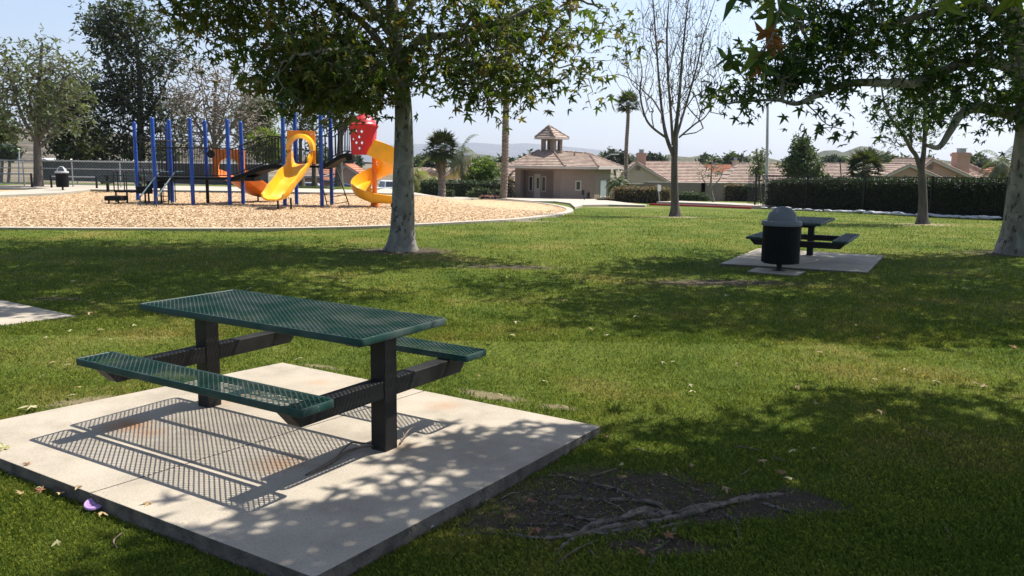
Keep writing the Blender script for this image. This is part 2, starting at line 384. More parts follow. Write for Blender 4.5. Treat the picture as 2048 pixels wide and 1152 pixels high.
lk.new(ra.outputs[0], mx.inputs[6]); lk.new(rr.outputs[0], mx.inputs[7]); lk.new(mx.outputs[2], b.inputs['Base Color'])
b.inputs['Roughness'].default_value = .6; b.inputs['Specular IOR Level'].default_value = .25
t = nd.new('ShaderNodeBsdfTranslucent'); lk.new(mx.outputs[2], t.inputs[0]); ms = nd.new('ShaderNodeMixShader'); ms.inputs[0].default_value = .4
lk.new(b.outputs[0], ms.inputs[1]); lk.new(t.outputs[0], ms.inputs[2]); lk.new(ms.outputs[0], nd['Material Output'].inputs['Surface'])
M['blade'] = m
m, nt, nd, lk, b = nmat('wood_chips')
g = nd.new('ShaderNodeNewGeometry'); v = nd.new('ShaderNodeTexVoronoi'); v.inputs['Scale'].default_value = 11
mp = nd.new('ShaderNodeMapping'); mp.inputs['Scale'].default_value = (1, .6, 1); lk.new(g.outputs['Position'], mp.inputs[0]); lk.new(mp.outputs[0], v.inputs['Vector'])
sc = nd.new('ShaderNodeSeparateColor'); lk.new(v.outputs['Color'], sc.inputs[0])
r = ramp(nd, [(0, (.22, .12, .055)), (.22, (.38, .24, .12)), (.5, (.50, .33, .17)), (1, (.60, .42, .24))]); lk.new(sc.outputs[0], r.inputs[0])
n = pos_noise(nd, lk, .8, 4); r2 = ramp(nd, [(.3, (.85, .82, .8)), (.7, (1.05, 1.05, 1.05))]); lk.new(n.outputs['Fac'], r2.inputs[0])
mx = nd.new('ShaderNodeMix'); mx.data_type = 'RGBA'; mx.blend_type = 'MULTIPLY'; mx.inputs[0].default_value = 1
lk.new(r.outputs[0], mx.inputs[6]); lk.new(r2.outputs[0], mx.inputs[7]); lk.new(mx.outputs[2], b.inputs['Base Color']); b.inputs['Roughness'].default_value = .9
bp = nd.new('ShaderNodeBump'); bp.inputs['Strength'].default_value = 1; bp.inputs['Distance'].default_value = .04; lk.new(sc.outputs[1], bp.inputs['Height']); lk.new(bp.outputs[0], b.inputs['Normal'])
M['chips'] = m
M['dirt'] = simple('bare_dirt', (.115, .088, .066), .95, .35, 9, .8, 45)
M['drydirt'] = simple('dry_dirt', (.33, .26, .19), .95, .25, 9, .8, 45)

def padmat():
    m, nt, nd, lk, b = nmat('pad_concrete')
    g = nd.new('ShaderNodeNewGeometry')
    n = pos_noise(nd, lk, 2.3, 7, .6); r = ramp(nd, [(.3, (.32, .275, .21)), (.55, (.385, .33, .255)), (.75, (.425, .365, .285))]); lk.new(n.outputs['Fac'], r.inputs[0])
    n2 = pos_noise(nd, lk, 90, 4, .7); r2 = ramp(nd, [(.3, (.72, .72, .72)), (.7, (1.15, 1.15, 1.15))]); lk.new(n2.outputs['Fac'], r2.inputs[0])
    mx = nd.new('ShaderNodeMix'); mx.data_type = 'RGBA'; mx.blend_type = 'MULTIPLY'; mx.inputs[0].default_value = 1
    lk.new(r.outputs[0], mx.inputs[6]); lk.new(r2.outputs[0], mx.inputs[7]); out = mx.outputs[2]
    wn = pos_noise(nd, lk, 7, 5, .7)
    n3 = pos_noise(nd, lk, .9, 9, .7); r3 = ramp(nd, [(.32, (.70, .68, .66)), (.50, (.97, .97, .97)), (.70, (1.06, 1.05, 1.04))]); lk.new(n3.outputs['Fac'], r3.inputs[0])
    mz = nd.new('ShaderNodeMix'); mz.data_type = 'RGBA'; mz.blend_type = 'MULTIPLY'; mz.inputs[0].default_value = 1; lk.new(out, mz.inputs[6]); lk.new(r3.outputs[0], mz.inputs[7]); out = mz.outputs[2]
    n4 = nd.new('ShaderNodeTexVoronoi'); n4.inputs['Scale'].default_value = 26; n4.inputs['Randomness'].default_value = 1; lk.new(g.outputs['Position'], n4.inputs['Vector'])
    r4 = ramp(nd, [(.07, (.35, .33, .30)), (.12, (1, 1, 1))]); lk.new(n4.outputs['Distance'], r4.inputs[0])
    n5 = pos_noise(nd, lk, 5, 2); r5 = ramp(nd, [(.52, (0, 0, 0)), (.60, (1, 1, 1))]); lk.new(n5.outputs['Fac'], r5.inputs[0])
    my = nd.new('ShaderNodeMix'); my.data_type = 'RGBA'; my.blend_type = 'MULTIPLY'; lk.new(r5.outputs[0], my.inputs[0]); lk.new(out, my.inputs[6]); lk.new(r4.outputs[0], my.inputs[7]); out = my.outputs[2]
    for (px, rad, st) in (((258, 868), .17, .95), ((300, 885), .12, .5), ((560, 955), .16, .55), ((885, 822), .14, .45), ((470, 808), .16, .45), ((800, 915), .12, .35), ((640, 770), .12, .3)):
        c = G(*px); d = nd.new('ShaderNodeVectorMath'); d.operation = 'DISTANCE'
        lk.new(g.outputs['Position'], d.inputs[0]); d.inputs[1].default_value = (c[0], c[1], 0)
        a = nd.new('ShaderNodeMath'); a.operation = 'MULTIPLY_ADD'; lk.new(wn.outputs['Fac'], a.inputs[0]); a.inputs[1].default_value = -rad*1.4; lk.new(d.outputs['Value'], a.inputs[2])
        mr = nd.new('ShaderNodeMapRange'); mr.inputs['From Min'].default_value = -rad*.7; mr.inputs['From Max'].default_value = rad*.5
        mr.inputs['To Min'].default_value = st; mr.inputs['To Max'].default_value = 0; lk.new(a.outputs[0], mr.inputs[0])
        m2 = nd.new('ShaderNodeMix'); m2.data_type = 'RGBA'; lk.new(mr.outputs[0], m2.inputs[0]); lk.new(out, m2.inputs[6]); m2.inputs[7].default_value = (.33, .15, .055, 1)
        out = m2.outputs[2]
    lk.new(out, b.inputs['Base Color']); b.inputs['Roughness'].default_value = .85
    bp = nd.new('ShaderNodeBump'); bp.inputs['Strength'].default_value = .25; bp.inputs['Distance'].default_value = .004; lk.new(n2.outputs['Fac'], bp.inputs['Height']); lk.new(bp.outputs[0], b.inputs['Normal'])
    return m
M['pad'] = padmat()
M['pad_side'] = simple('shaded_soiled_concrete', (.12, .10, .08), .95, .45, 9, .6, 60)  # upright pad faces: deep shade painted into the colour, along with some soil tone

# ------------------------------------------------------------------ setting
xs = np.concatenate([-np.geomspace(14000, 42, 34), np.arange(-40, 40.01, 1.0), np.geomspace(42, 14000, 34)])
ys = np.concatenate([[-2500, -600, -150, -40, -12], np.arange(-6, 14, .5), np.arange(14, 110, 1.0), np.geomspace(112, 16000, 40)])
def inpoly(x, y, poly):
    x = np.asarray(x); y = np.asarray(y); c = np.zeros(x.shape, bool); n = len(poly)
    for i in range(n):
        x0, y0 = poly[i][:2]; x1, y1 = poly[(i+1) % n][:2]
        k = ((y0 > y) != (y1 > y)) & (x < (x1-x0)*(y-y0)/(y1-y0+1e-12)+x0)
        c ^= k
    return c
def resample(pts, step):
    out = []; n = len(pts)
    for i in range(n):
        a = np.array(pts[i][:2]); b = np.array(pts[(i+1) % n][:2]); k = max(1, int(np.hypot(*(b-a))/step))
        for t in range(k): out.append(tuple(a+(b-a)*t/k))
    return out
def sheet(name, poly, off, mat, skirt=.12, step=1.0, extra=None):
    """closed patch following the ground"""
    bm = bmesh.new(); pts = resample(poly, step)
    vs = [bm.verts.new((p[0], p[1], 0)) for p in pts]; f = bm.faces.new(vs)
    bmesh.ops.triangulate(bm, faces=[f])
    bmesh.ops.subdivide_edges(bm, edges=[e for e in bm.edges if e.calc_length() > 2.5], cuts=2, use_grid_fill=True)
    bmesh.ops.triangulate(bm, faces=bm.faces[:])
    bd = [e for e in bm.edges if e.is_boundary]
    r = bmesh.ops.extrude_edge_only(bm, edges=bd)
    low = {v for v in r['geom'] if isinstance(v, bmesh.types.BMVert)}
    for v in bm.verts:
        v.co.z = float(zt(v.co.x, v.co.y))+off-(skirt if v in low else 0)
    bmesh.ops.recalc_face_normals(bm, faces=bm.faces[:])
    me = bpy.data.meshes.new(name); bm.to_mesh(me); bm.free()
    o = bpy.data.objects.new(name, me); COL.objects.link(o); me.materials.append(mat)
    return tag(o, kind='structure')
def smoothline(pts, k=4):
    pts = [np.array(p[:2], float) for p in pts]; out = []
    n = len(pts)
    for i in range(n-1):
        p0, p1, p2, p3 = pts[max(0, i-1)], pts[i], pts[i+1], pts[min(n-1, i+2)]
        for j in range(k):
            t = j/k
            out.append(.5*((2*p1)+(-p0+p2)*t+(2*p0-5*p1+4*p2-p3)*t*t+(-p0+3*p1-3*p2+p3)*t**3))
    out.append(pts[-1]); return [tuple(p) for p in out]
front_px = [(-260, 455), (0, 457.5), (250, 459), (500, 459.2), (652, 457), (780, 453), (900, 447), (1016, 440.5), (1085, 433), (1122, 427), (1133, 421.5), (1117, 414), (1066, 406), (966, 399), (840, 394), (652, 389.5), (430, 386), (181, 383.5)]
mulch = smoothline([G(*p) for p in front_px]) + [G(164, 386)[:2], G(113, 391)[:2], G(0, 396)[:2], G(-260, 400)[:2]]
X, Y = np.meshgrid(xs, ys, indexing='ij'); Z = zt(X, Y)
Z = np.where(inpoly(X, Y, mulch), Z-.10, Z)
V = np.stack([X.ravel(), Y.ravel(), Z.ravel()], 1); nx, ny = len(xs), len(ys)
i, j = np.meshgrid(np.arange(nx-1), np.arange(ny-1), indexing='ij'); a = (i*ny+j).ravel()
tag(npmesh('ground', V, np.stack([a, a+ny, a+ny+1, a+1], 1), M['lawn'], smooth=True), kind='structure')

sheet('wood_chip_surface', mulch, .012, M['chips'], .05)
# concrete edging of the play area, front side
inner = smoothline([G(*p) for p in front_px[:14]])
out = []
for i, p in enumerate(inner):
    a = np.array(inner[max(0, i-1)]); b_ = np.array(inner[min(len(inner)-1, i+1)]); d = b_-a; d /= np.hypot(*d)
    wd = .30
    out.append((p[0]+d[1]*wd, p[1]-d[0]*wd))
sheet('playground_kerb', inner+out[::-1], .055, M['concrete'], .13)
far_in = smoothline([G(*p) for p in [(1066, 405.2), (966, 398.2), (840, 393.2), (652, 388.7), (430, 385.2), (181, 382.7)]])
walk = [G(1150, 418.5)[:2]]+[G(1140, 409.5)[:2], G(1110, 405.5)[:2]]+far_in+[G(164, 385)[:2], G(113, 390)[:2], G(0, 395)[:2], G(-300, 401)[:2], G(-300, 394)[:2], G(0, 388)[:2], G(60, 383)[:2], G(103, 380)[:2], G(-60, 380)[:2], G(-300, 380)[:2], G(-300, 374.5)[:2]]
walk += [G(*p)[:2] for p in [(0, 374), (73, 372.8), (176, 373), (428, 375.5), (652, 381.4), (752, 384.5), (840, 387.7), (1016, 391), (1140, 398.5), (1218, 404), (1293, 412.5), (1290, 414), (1218, 412.6), (1165, 413.5)]]
sheet('walkway', walk, .10, M['concrete'], .16)
sheet('wood_chip_bed', [G(-300, 392)[:2], G(0, 387.5)[:2], G(58, 383)[:2], G(98, 380.5)[:2], G(-60, 380.6)[:2], G(-300, 381)[:2]], .02, M['chips'], .05)
PAD = [(-1.96, 6.98), (-3.6, 5.02), (-.81, 3.26), (.60, 5.34)]
def pad(name, poly, ztop, thick, joint=None):
    mb = MB(); cx = sum(p[0] for p in poly)/4; cy = sum(p[1] for p in poly)/4
    A, B, C, D = [np.array(p) for p in poly]
    def quad(a, b, c, d):
        mb.prism([tuple(a), tuple(b), tuple(c), tuple(d)], ztop-thick, ztop)
    if joint:
        j0, j1 = joint; g_ = .004
        e = (B-A)/np.hypot(*(B-A))
        jl = np.array(j0); jr = np.array(j1); n_ = (C-B)/np.hypot(*(C-B))
        quad(A, B, jl-n_*g_, jr-n_*g_); quad(jr+n_*g_, jl+n_*g_, C, D)
        mb.prism([tuple(jr-n_*g_), tuple(jl-n_*g_), tuple(jl+n_*g_), tuple(jr+n_*g_)], ztop-thick, ztop-.012)
    else: quad(A, B, C, D)
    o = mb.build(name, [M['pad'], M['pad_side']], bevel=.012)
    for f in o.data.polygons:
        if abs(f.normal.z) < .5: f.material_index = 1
    return tag(o, kind='structure')
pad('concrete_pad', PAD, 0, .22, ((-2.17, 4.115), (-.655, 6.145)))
# second pad, and the small one for the can
PAD2 = [G(1515, 502), G(1440, 532), G(1735, 548), G(1768, 516)]
z2 = max(p[2] for p in PAD2)+.03
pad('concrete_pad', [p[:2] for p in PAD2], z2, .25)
CANP = [G(1512, 537.5), G(1493, 546), G(1594, 554), G(1612, 544.5)]
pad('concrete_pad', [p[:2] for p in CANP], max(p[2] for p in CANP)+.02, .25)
lp = [G(0, 601)[:2], G(-400, 575)[:2], G(-430, 690)[:2], G(0, 653)[:2], G(152, 634)[:2]]
sheet('concrete_path', lp, .012, M['pad'], .1)
# bare ground: around the near tree's roots, the pad rim, the two trunks
# parking lot, road, kerb with red paint
sheet('parking_lot', [(-60, 80), (-2, 80), (-2, 140), (-60, 140)], .02, M['asphalt'], .1, 4)
rp = [G(1316, 411.5)[:2], G(1500, 418.5)[:2], G(1500, 411)[:2], G(1322, 405.5)[:2]]
sheet('road', rp, .01, M['asphalt'], .05, 3)
ca = np.array(G(1300, 410.8)); cb = np.array(G(1502, 418.3)); mb = MB(); mt = MB()
nn = np.array([-(cb-ca)[1], (cb-ca)[0]]); nn /= np.hypot(*nn)
mb.beam((ca[0], ca[1], ca[2]+.02), (cb[0], cb[1], cb[2]+.02), .14, .20); tag(mb.build('red_kerb', M['redcurb'], bevel=.01), kind='structure')
wp = [tuple(np.array(G(1302, 408.5))[:2]+nn*.5), tuple(cb[:2]+nn*.6), tuple(cb[:2]+nn*4.2), tuple(np.array(G(1302, 406))[:2]+nn*3)]
sheet('pavement', wp, .17, M['concrete'], .2, 3)

# ------------------------------------------------------------------ hills and mountains
def ridge(name, px, y, depth, mat, seed, rough=.06, base_v=None, nb=20):
    """a range of hills: crest through the given (u,v) outline at distance y, sloping down front and back"""
    rg = np.random.RandomState(seed); px = sorted(px); us = np.linspace(px[0][0], px[-1][0], 160)
    vs = np.interp(us, [p[0] for p in px], [p[1] for p in px])
    crest = np.array([P(u, v, y) for u, v in zip(us, vs)])
    H = crest[:, 2]+2.5; Vv = []; rows = 2*nb+1
    ph = rg.rand(12)*tau
    for r in range(rows):
        t = (r-nb)/nb; fall = max(0, 1-abs(t))**1.15
        off = t*depth
        nse = 1+rough*sum(np.sin(crest[:, 0]/depth*(2+3*k)+ph[k]+off/depth*(3+2*k))/(k+1)*1.2 for k in range(6))*(abs(t)*(1.6))
        Vv.append(np.stack([crest[:, 0]*(1+off/y*.0), crest[:, 1]+off, -2.7+H*fall*nse], 1))
    Vv = np.concatenate(Vv); n = len(us)
    i, j = np.meshgrid(np.arange(rows-1), np.arange(n-1), indexing='ij'); a = (i*n+j).ravel()
    return tag(npmesh(name, Vv, np.stack([a, a+1, a+n+1, a+n], 1), mat, smooth=True), kind='structure')
def hillmat(name, ca, cb, cc, sc, spots=.6):
    m, nt, nd, lk, b = nmat(name)
    n = pos_noise(nd, lk, sc, 8, .7); r = ramp(nd, [(.35, ca), (.55, cb), (.68, cc)]); lk.new(n.outputs['Fac'], r.inputs[0]); lk.new(r.outputs[0], b.inputs['Base Color'])
    b.inputs['Roughness'].default_value = 1; b.inputs['Specular IOR Level'].default_value = 0
    bp = nd.new('ShaderNodeBump'); bp.inputs['Strength'].default_value = 1; bp.inputs['Distance'].default_value = .5/sc; lk.new(n.outputs['Fac'], bp.inputs['Height']); lk.new(bp.outputs[0], b.inputs['Normal'])
    return m
M['hill_near'] = hillmat('hill_rocky', (.06, .065, .035), (.16, .13, .10), (.30, .25, .21), .06)
M['hill_mid'] = hillmat('hill_green', (.07, .085, .04), (.14, .14, .075), (.20, .18, .11), .012)
M['mount'] = hillmat('mountain_far', (.08, .09, .08), (.13, .13, .11), (.18, .16, .14), .002)
ridge('rocky_hill', [(-700, 270), (-300, 240), (-60, 250), (20, 254), (90, 257), (160, 264), (250, 268), (340, 285), (430, 296), (520, 306), (600, 312), (680, 319)], 900, 420, M['hill_near'], 1, .1)
ridge('far_mountains', [(400, 306), (560, 300), (700, 292), (820, 288), (900, 287), (950, 285), (1000, 289), (1050, 286), (1110, 291), (1170, 297), (1260, 306), (1330, 318), (1420, 327)], 9000, 2500, M['mount'], 2, .05)
ridge('green_hill', [(1590, 329), (1625, 314), (1648, 301), (1672, 300), (1686, 308), (1700, 300), (1720, 292), (1736, 293), (1765, 309), (1800, 319), (1840, 315), (1880, 319), (1960, 332)], 1500, 300, M['hill_mid'], 3, .05)
ridge('green_hill', [(1300, 327), (1318, 318), (1338, 308), (1352, 312), (1366, 313), (1380, 314), (1405, 310), (1430, 314), (1450, 321), (1480, 316), (1500, 312), (1530, 314), (1570, 324), (1600, 330)], 1450, 280, M['hill_mid'], 4, .05)
ridge('green_hill', [(905, 324), (930, 312), (950, 307), (975, 310), (1010, 316), (1050, 321), (1080, 326)], 1700, 260, M['hill_mid'], 6, .05)

# ------------------------------------------------------------------ plants
def leaf_star():
    pol = [(-90, .10), (-60, .28), (-26, .62), (-4, .28), (14, .60), (24, .92), (36, .52), (52, .30), (76, .62), (90, 1.12), (104, .62), (128, .30), (144, .52), (156, .92), (166, .60), (184, .28), (206, .62), (240, .28)]
    v = [(0, .05, .05)]
    for a, r in pol: v.append((r*cos(R(a)), r*sin(R(a))+.05, -.34*r*r+.06*sin(3*a)))
    n = len(pol); return np.array(v)+np.array([0, .15, 0]), np.array([(0, i+1, (i+1) % n+1) for i in range(n)])
def leaf_oval():
    v = [(0, 0, 0), (-.28, .45, -.05), (0, .42, .04), (.28, .45, -.05), (0, 1, -.14)]
    return np.array(v), np.array([(0, 2, 1), (0, 3, 2), (1, 2, 4), (2, 3, 4)])
def leaf_clump():
    v = []; f = []; rg = random.Random(3)
    for k in range(3):
        a = tau*k/3+rg.random(); ca, sa = cos(a), sin(a); o = len(v)
        for x, y, z in ((0, 0, 0), (.30, .18, .12), (1.0, 0, .05), (.30, -.22, -.10)):
            v.append((x*ca-y*sa, x*sa+y*ca, z+.12*k))
        f += [(o, o+1, o+2), (o, o+2, o+3)]
    return np.array(v), np.array(f)
LEAF = {'star': leaf_star(), 'oval': leaf_oval(), 'clump': leaf_clump()}
def leaves_mesh(name, pos, size, mat, parent, kind='star', seed=0, droop=.5, svar=.35):
    rg = np.random.RandomState(seed); n = len(pos); v, f = LEAF[kind]
    nrm = rg.normal(size=(n, 3)); nrm[:, 2] += 1.1*(1 if droop < 1 else .2); nrm /= np.linalg.norm(nrm, axis=1)[:, None]
    d = rg.normal(size=(n, 3)); d[:, 2] -= droop; d -= nrm*(d*nrm).sum(1)[:, None]; d /= np.linalg.norm(d, axis=1)[:, None]
    x = np.cross(d, nrm); s = size*(1+svar*(rg.rand(n)*2-1))
    Vt = (v[None, :, 0, None]*x[:, None]+v[None, :, 1, None]*d[:, None]+v[None, :, 2, None]*nrm[:, None])*s[:, None, None]+pos[:, None]
    F = f[None]+(np.arange(n)*len(v))[:, None, None]
    return npmesh(name, Vt.reshape(-1, 3), F.reshape(-1, 3), mat, parent)
def rough_tube(pts, rad, n=14, seed=0, amp=.06):
    """smooth limb with an uneven surface"""
    rg = np.random.RandomState(seed); P_ = np.array(smooth3(pts, 6)); m_ = len(P_)
    rr = np.interp(np.linspace(0, 1, m_), np.linspace(0, 1, len(rad)), rad); V = []; u = None
    ph = rg.rand(6)*tau
    for i in range(m_):
        t = P_[min(i+1, m_-1)]-P_[max(i-1, 0)]; t /= np.linalg.norm(t)+1e-9
        if u is None: u = np.cross(t, [0, 1, 0.1])
        u = u-t*(u@t); u /= np.linalg.norm(u); w_ = np.cross(t, u)
        for k in range(n):
            a = tau*k/n; q = rr[i]*(1+amp*(sin(2*a+ph[0]+i*.11)+.7*sin(3*a+ph[1]-i*.2)+.5*sin(5*a+ph[2]+i*.33)))
            V.append(P_[i]+(u*cos(a)+w_*sin(a))*q)
    F = []
    for i in range(m_-1):
        for k in range(n):
            a = i*n+k; b = i*n+(k+1) % n; F.append((a, b, b+n, a+n))
    return np.array(V), np.array(F)
def smooth3(pts, k=5):
    pts = [np.array(p, float) for p in pts]; out = []; n = len(pts)
    for i in range(n-1):
        p0, p1, p2, p3 = pts[max(0, i-1)], pts[i], pts[i+1], pts[min(n-1, i+2)]
        for j in range(k):
            t = j/k; out.append(.5*((2*p1)+(-p0+p2)*t+(2*p0-5*p1+4*p2-p3)*t*t+(-p0+3*p1-3*p2+p3)*t**3))
    out.append(pts[-1]); return out
def ell(c, r, n, rg, shell=.35):
    """n points filling an ellipsoid, a little denser outward, lumpy outline"""
    q = rg.normal(size=(n, 3)); q /= np.linalg.norm(q, axis=1)[:, None]
    rad = rg.rand(n)**shell
    lump = 1+.16*np.sin(q[:, 0]*5+c[0])*np.cos(q[:, 2]*4+c[1])+.10*np.sin(q[:, 1]*9+c[2])
    return np.array(c)+q*np.array(r)*(rad*lump)[:, None]
def EP(u, v, y, ru, rv, rd):
    k = y/FPX; return (P(u, v, y), (ru*k, rd, rv*k))
def tree(name, loc, limbs, envs, leafs, label, cat='tree', group=None, mats=('bark_syc', 'lf_syc'), step=.35, tip=.006, seed=1, kind='star',
         lsize=.16, spread=.22, droop=.9, pw=.44, thin=4, flare=1.6, nbare=0, roots=None, up=.0):
    """limbs: [(points, radii)] the first is the trunk; envs: [(centre, radii, clusters)] in world metres; leafs per cluster"""
    rg = np.random.RandomState(seed); L = np.array(loc, float)
    root = empty(name, loc, 0, label, cat, group)
    node = []; par = []; rmin = []; parts = []
    for li, (pts, rad) in enumerate(limbs):
        pp = smooth3(pts, 4); rr = np.interp(np.linspace(0, 1, len(pp)), np.linspace(0, 1, len(rad)), rad)
        st = -1 if li == 0 else int(np.argmin(np.linalg.norm(np.array(node)-pp[0], axis=1)))
        if li == 0 and flare > 1:
            rad = [rad[0]*flare]+list(rad)[0:1]+list(rad)[1:]; q0 = np.array(pts[0]); q1 = np.array(pts[1]); d01 = np.linalg.norm(q1-q0)
            pts = [tuple(q0-np.array([0, 0, .15]))]+[tuple(q0+(q1-q0)*min(.4, .45/d01))]+list(pts[1:])
        v_, f_ = rough_tube(pts, rad, 16 if li == 0 else 9, seed+li, .05)
        if li == 0 and flare > 1.3:   # root buttresses
            zz = v_[:, 2]-loc[2]; ang = np.arctan2(v_[:, 1]-loc[1], v_[:, 0]-loc[0]); k = np.clip(1-zz/.4, 0, 1)**2
            f2 = 1+k*.35*(np.sin(ang*5+seed)*.5+.5); v_[:, 0] = loc[0]+(v_[:, 0]-loc[0])*f2; v_[:, 1] = loc[1]+(v_[:, 1]-loc[1])*f2
        parts.append((v_, f_))
        for i, p in enumerate(pp):
            node.append(p); par.append(st if i == 0 else len(node)-2); rmin.append(rr[i])
    nl = len(node)
    cl = np.concatenate([ell(c, r, int(n), rg) for c, r, n in envs]) if envs else np.zeros((0, 3))
    cap = 60000; N = np.zeros((cap, 3)); N[:nl] = node; PA = np.full(cap, -1); PA[:nl] = par; cnt = nl
    if len(cl):
        t0 = max(1, int(nl*.05)); d0 = np.array([np.linalg.norm(N[t0:nl]-c, axis=1).min() for c in cl]); order = np.argsort(d0)
        tips = []
        for ci in order:
            c = cl[ci]; dd = np.linalg.norm(N[t0:cnt]-c, axis=1)+ (.5 if up == 0 else .9)*np.clip(N[t0:cnt, 2]-c[2]+up, 0, None)
            j = int(np.argmin(dd))+t0; p = N[j]; d = c-p; Ld = np.linalg.norm(d)
            if Ld < .02: tips.append(j); continue
            k = max(1, int(math.ceil(Ld/step))); k = min(k, 14)
            bend = rg.normal(size=3)*Ld*(.10 if up == 0 else .24)+np.array([0, 0, -.04*Ld]); last = j
            for t in range(1, k+1):
                s = t/k; q = p+d*s+bend*sin(pi*s)+(rg.normal(size=3)*step*.06 if t < k else 0)
                N[cnt] = q; PA[cnt] = last; last = cnt; cnt += 1
            tips.append(last)
            if cnt > cap-30: break
        tc = np.zeros(cnt)
        for t in tips: tc[t] += 1
        for i_ in range(cnt-1, nl-1, -1):
            if PA[i_] >= 0: tc[PA[i_]] += tc[i_]
        rd = tip*np.maximum(tc, 1)**pw
        rm = np.array(rmin)
        a_i = np.arange(nl, cnt); pi_ = PA[a_i]
        A = N[pi_]; B = N[a_i]; ra = np.where(pi_ < nl, np.minimum(rd[pi_] if True else 0, rm[np.minimum(pi_, nl-1)]*.8), rd[pi_]); ra = np.where(pi_ < nl, np.minimum(rd[a_i]*1.3, ra+1e-3), ra)
        rb = rd[a_i]
        t = B-A; t /= np.linalg.norm(t, axis=1)[:, None]+1e-9; u = np.cross(t, np.array([.31, .21, .93])); u /= np.linalg.norm(u, axis=1)[:, None]+1e-9; w_ = np.cross(t, u)
        k = thin; ang = np.arange(k)*tau/k
        ringA = A[:, None]+(u[:, None]*np.cos(ang)[None, :, None]+w_[:, None]*np.sin(ang)[None, :, None])*ra[:, None, None]
        ringB = B[:, None]+(u[:, None]*np.cos(ang)[None, :, None]+w_[:, None]*np.sin(ang)[None, :, None])*rb[:, None, None]
        Vb = np.concatenate([ringA, ringB], 1).reshape(-1, 3); base = (np.arange(len(a_i))*2*k)[:, None]
        F = np.concatenate([np.stack([base[:, 0]+q, base[:, 0]+(q+1) % k, base[:, 0]+k+(q+1) % k, base[:, 0]+k+q], 1) for q in range(k)])
        parts.append((Vb, F))
    V_, F_ = join_np(parts); npmesh('trunk', V_-L, F_, M[mats[0]], root, smooth=True)
    if roots:
        V_, F_ = join_np(roots); npmesh('roots', V_-L, F_, M['root'], root, smooth=True)
    if leafs and len(cl):
        cc = cl[int(nbare):] if nbare else cl
        n_ = rg.poisson(leafs, len(cc)); pos = np.repeat(cc, n_, axis=0)
        pos = pos+rg.normal(size=pos.shape)*spread*np.array([1, 1, .8])
        leaves_mesh('crown', pos-L, lsize, M[mats[1]], root, kind, seed, droop)
    return root

# --- the big sycamore left of centre
B = G(803, 501); D0 = B[1]
tree('sycamore_tree', B, [
    ([B, P(806, 380, D0), P(808, 290, D0), P(806, 200, D0), P(797, 130, D0+.1), P(786, 40, D0+.2), P(778, -90, D0+.3), P(770, -260, D0+.3)], [.225, .205, .185, .165, .15, .13, .10, .05]),
    ([P(803, 165, D0), P(832, 84, D0-.3), P(907, 68, D0-.5), P(1010, 42, D0-.7), P(1080, 8, D0-.8), P(1170, -30, D0-.6)], [.085, .08, .06, .05, .035, .02]),
    ([P(800, 150, D0), P(740, 60, D0+.5), P(665, 5, D0+.9), P(560, -20, D0+1), P(430, 5, D0+1.1)], [.09, .075, .055, .04, .02]),
    ([P(802, 190, D0), P(760, 130, D0-.9), P(690, 100, D0-1.6), P(600, 110, D0-2.2)], [.06, .05, .04, .02]),
    ([P(790, 60, D0), P(860, -40, D0+1), P(960, -120, D0+1.6)], [.07, .06, .03]),
    ([P(795, 90, D0), P(700, -30, D0-1.2), P(560, -110, D0-2)], [.07, .05, .03])],
    [(*EP(614, 136, D0-.8, 104, 84, 1.5), 175), (*EP(705, 148, D0-.6, 108, 74, 1.6), 125), (*EP(690, 40, D0, 180, 90, 2.0), 105), (*EP(480, 22, D0+.3, 150, 44, 1.6), 62), (*EP(390, 10, D0-.3, 90, 50, 1), 30), (*EP(650, 205, D0-.9, 105, 20, .8), 26), (*EP(440, 80, D0-.2, 60, 40, .8), 14),
     (*EP(860, 125, D0-.4, 90, 82, 1.5), 60), (*EP(990, 158, D0-.5, 100, 52, 1.3), 84), (*EP(1000, 60, D0-.3, 150, 70, 1.6), 70), (*EP(1150, 60, D0-.4, 110, 100, 1.2), 50), (*EP(1160, 160, D0-.5, 60, 60, .6), 10), ((-3.0, 12.8, 6.4), (4.4, 2.2, .9), 800), ((-7.5, 14.0, 6.8), (3.6, 2.6, 1.0), 700), ((-5.0, 17.6, 6.9), (4.8, 2.6, 1.0), 620),
     (*EP(760, -130, D0+.2, 380, 130, 3.2), 480), (*EP(330, -90, D0+.5, 260, 70, 2), 120), (*EP(760, -300, D0+.2, 260, 110, 2.5), 130)],
    7.0, 'big sycamore with pale mottled trunk and broad leafy crown standing beside the play area kerb', mats=('bark_syc', 'lf_syc'), lsize=.130, spread=.22, seed=11, flare=1.35, tip=.005, step=.3)
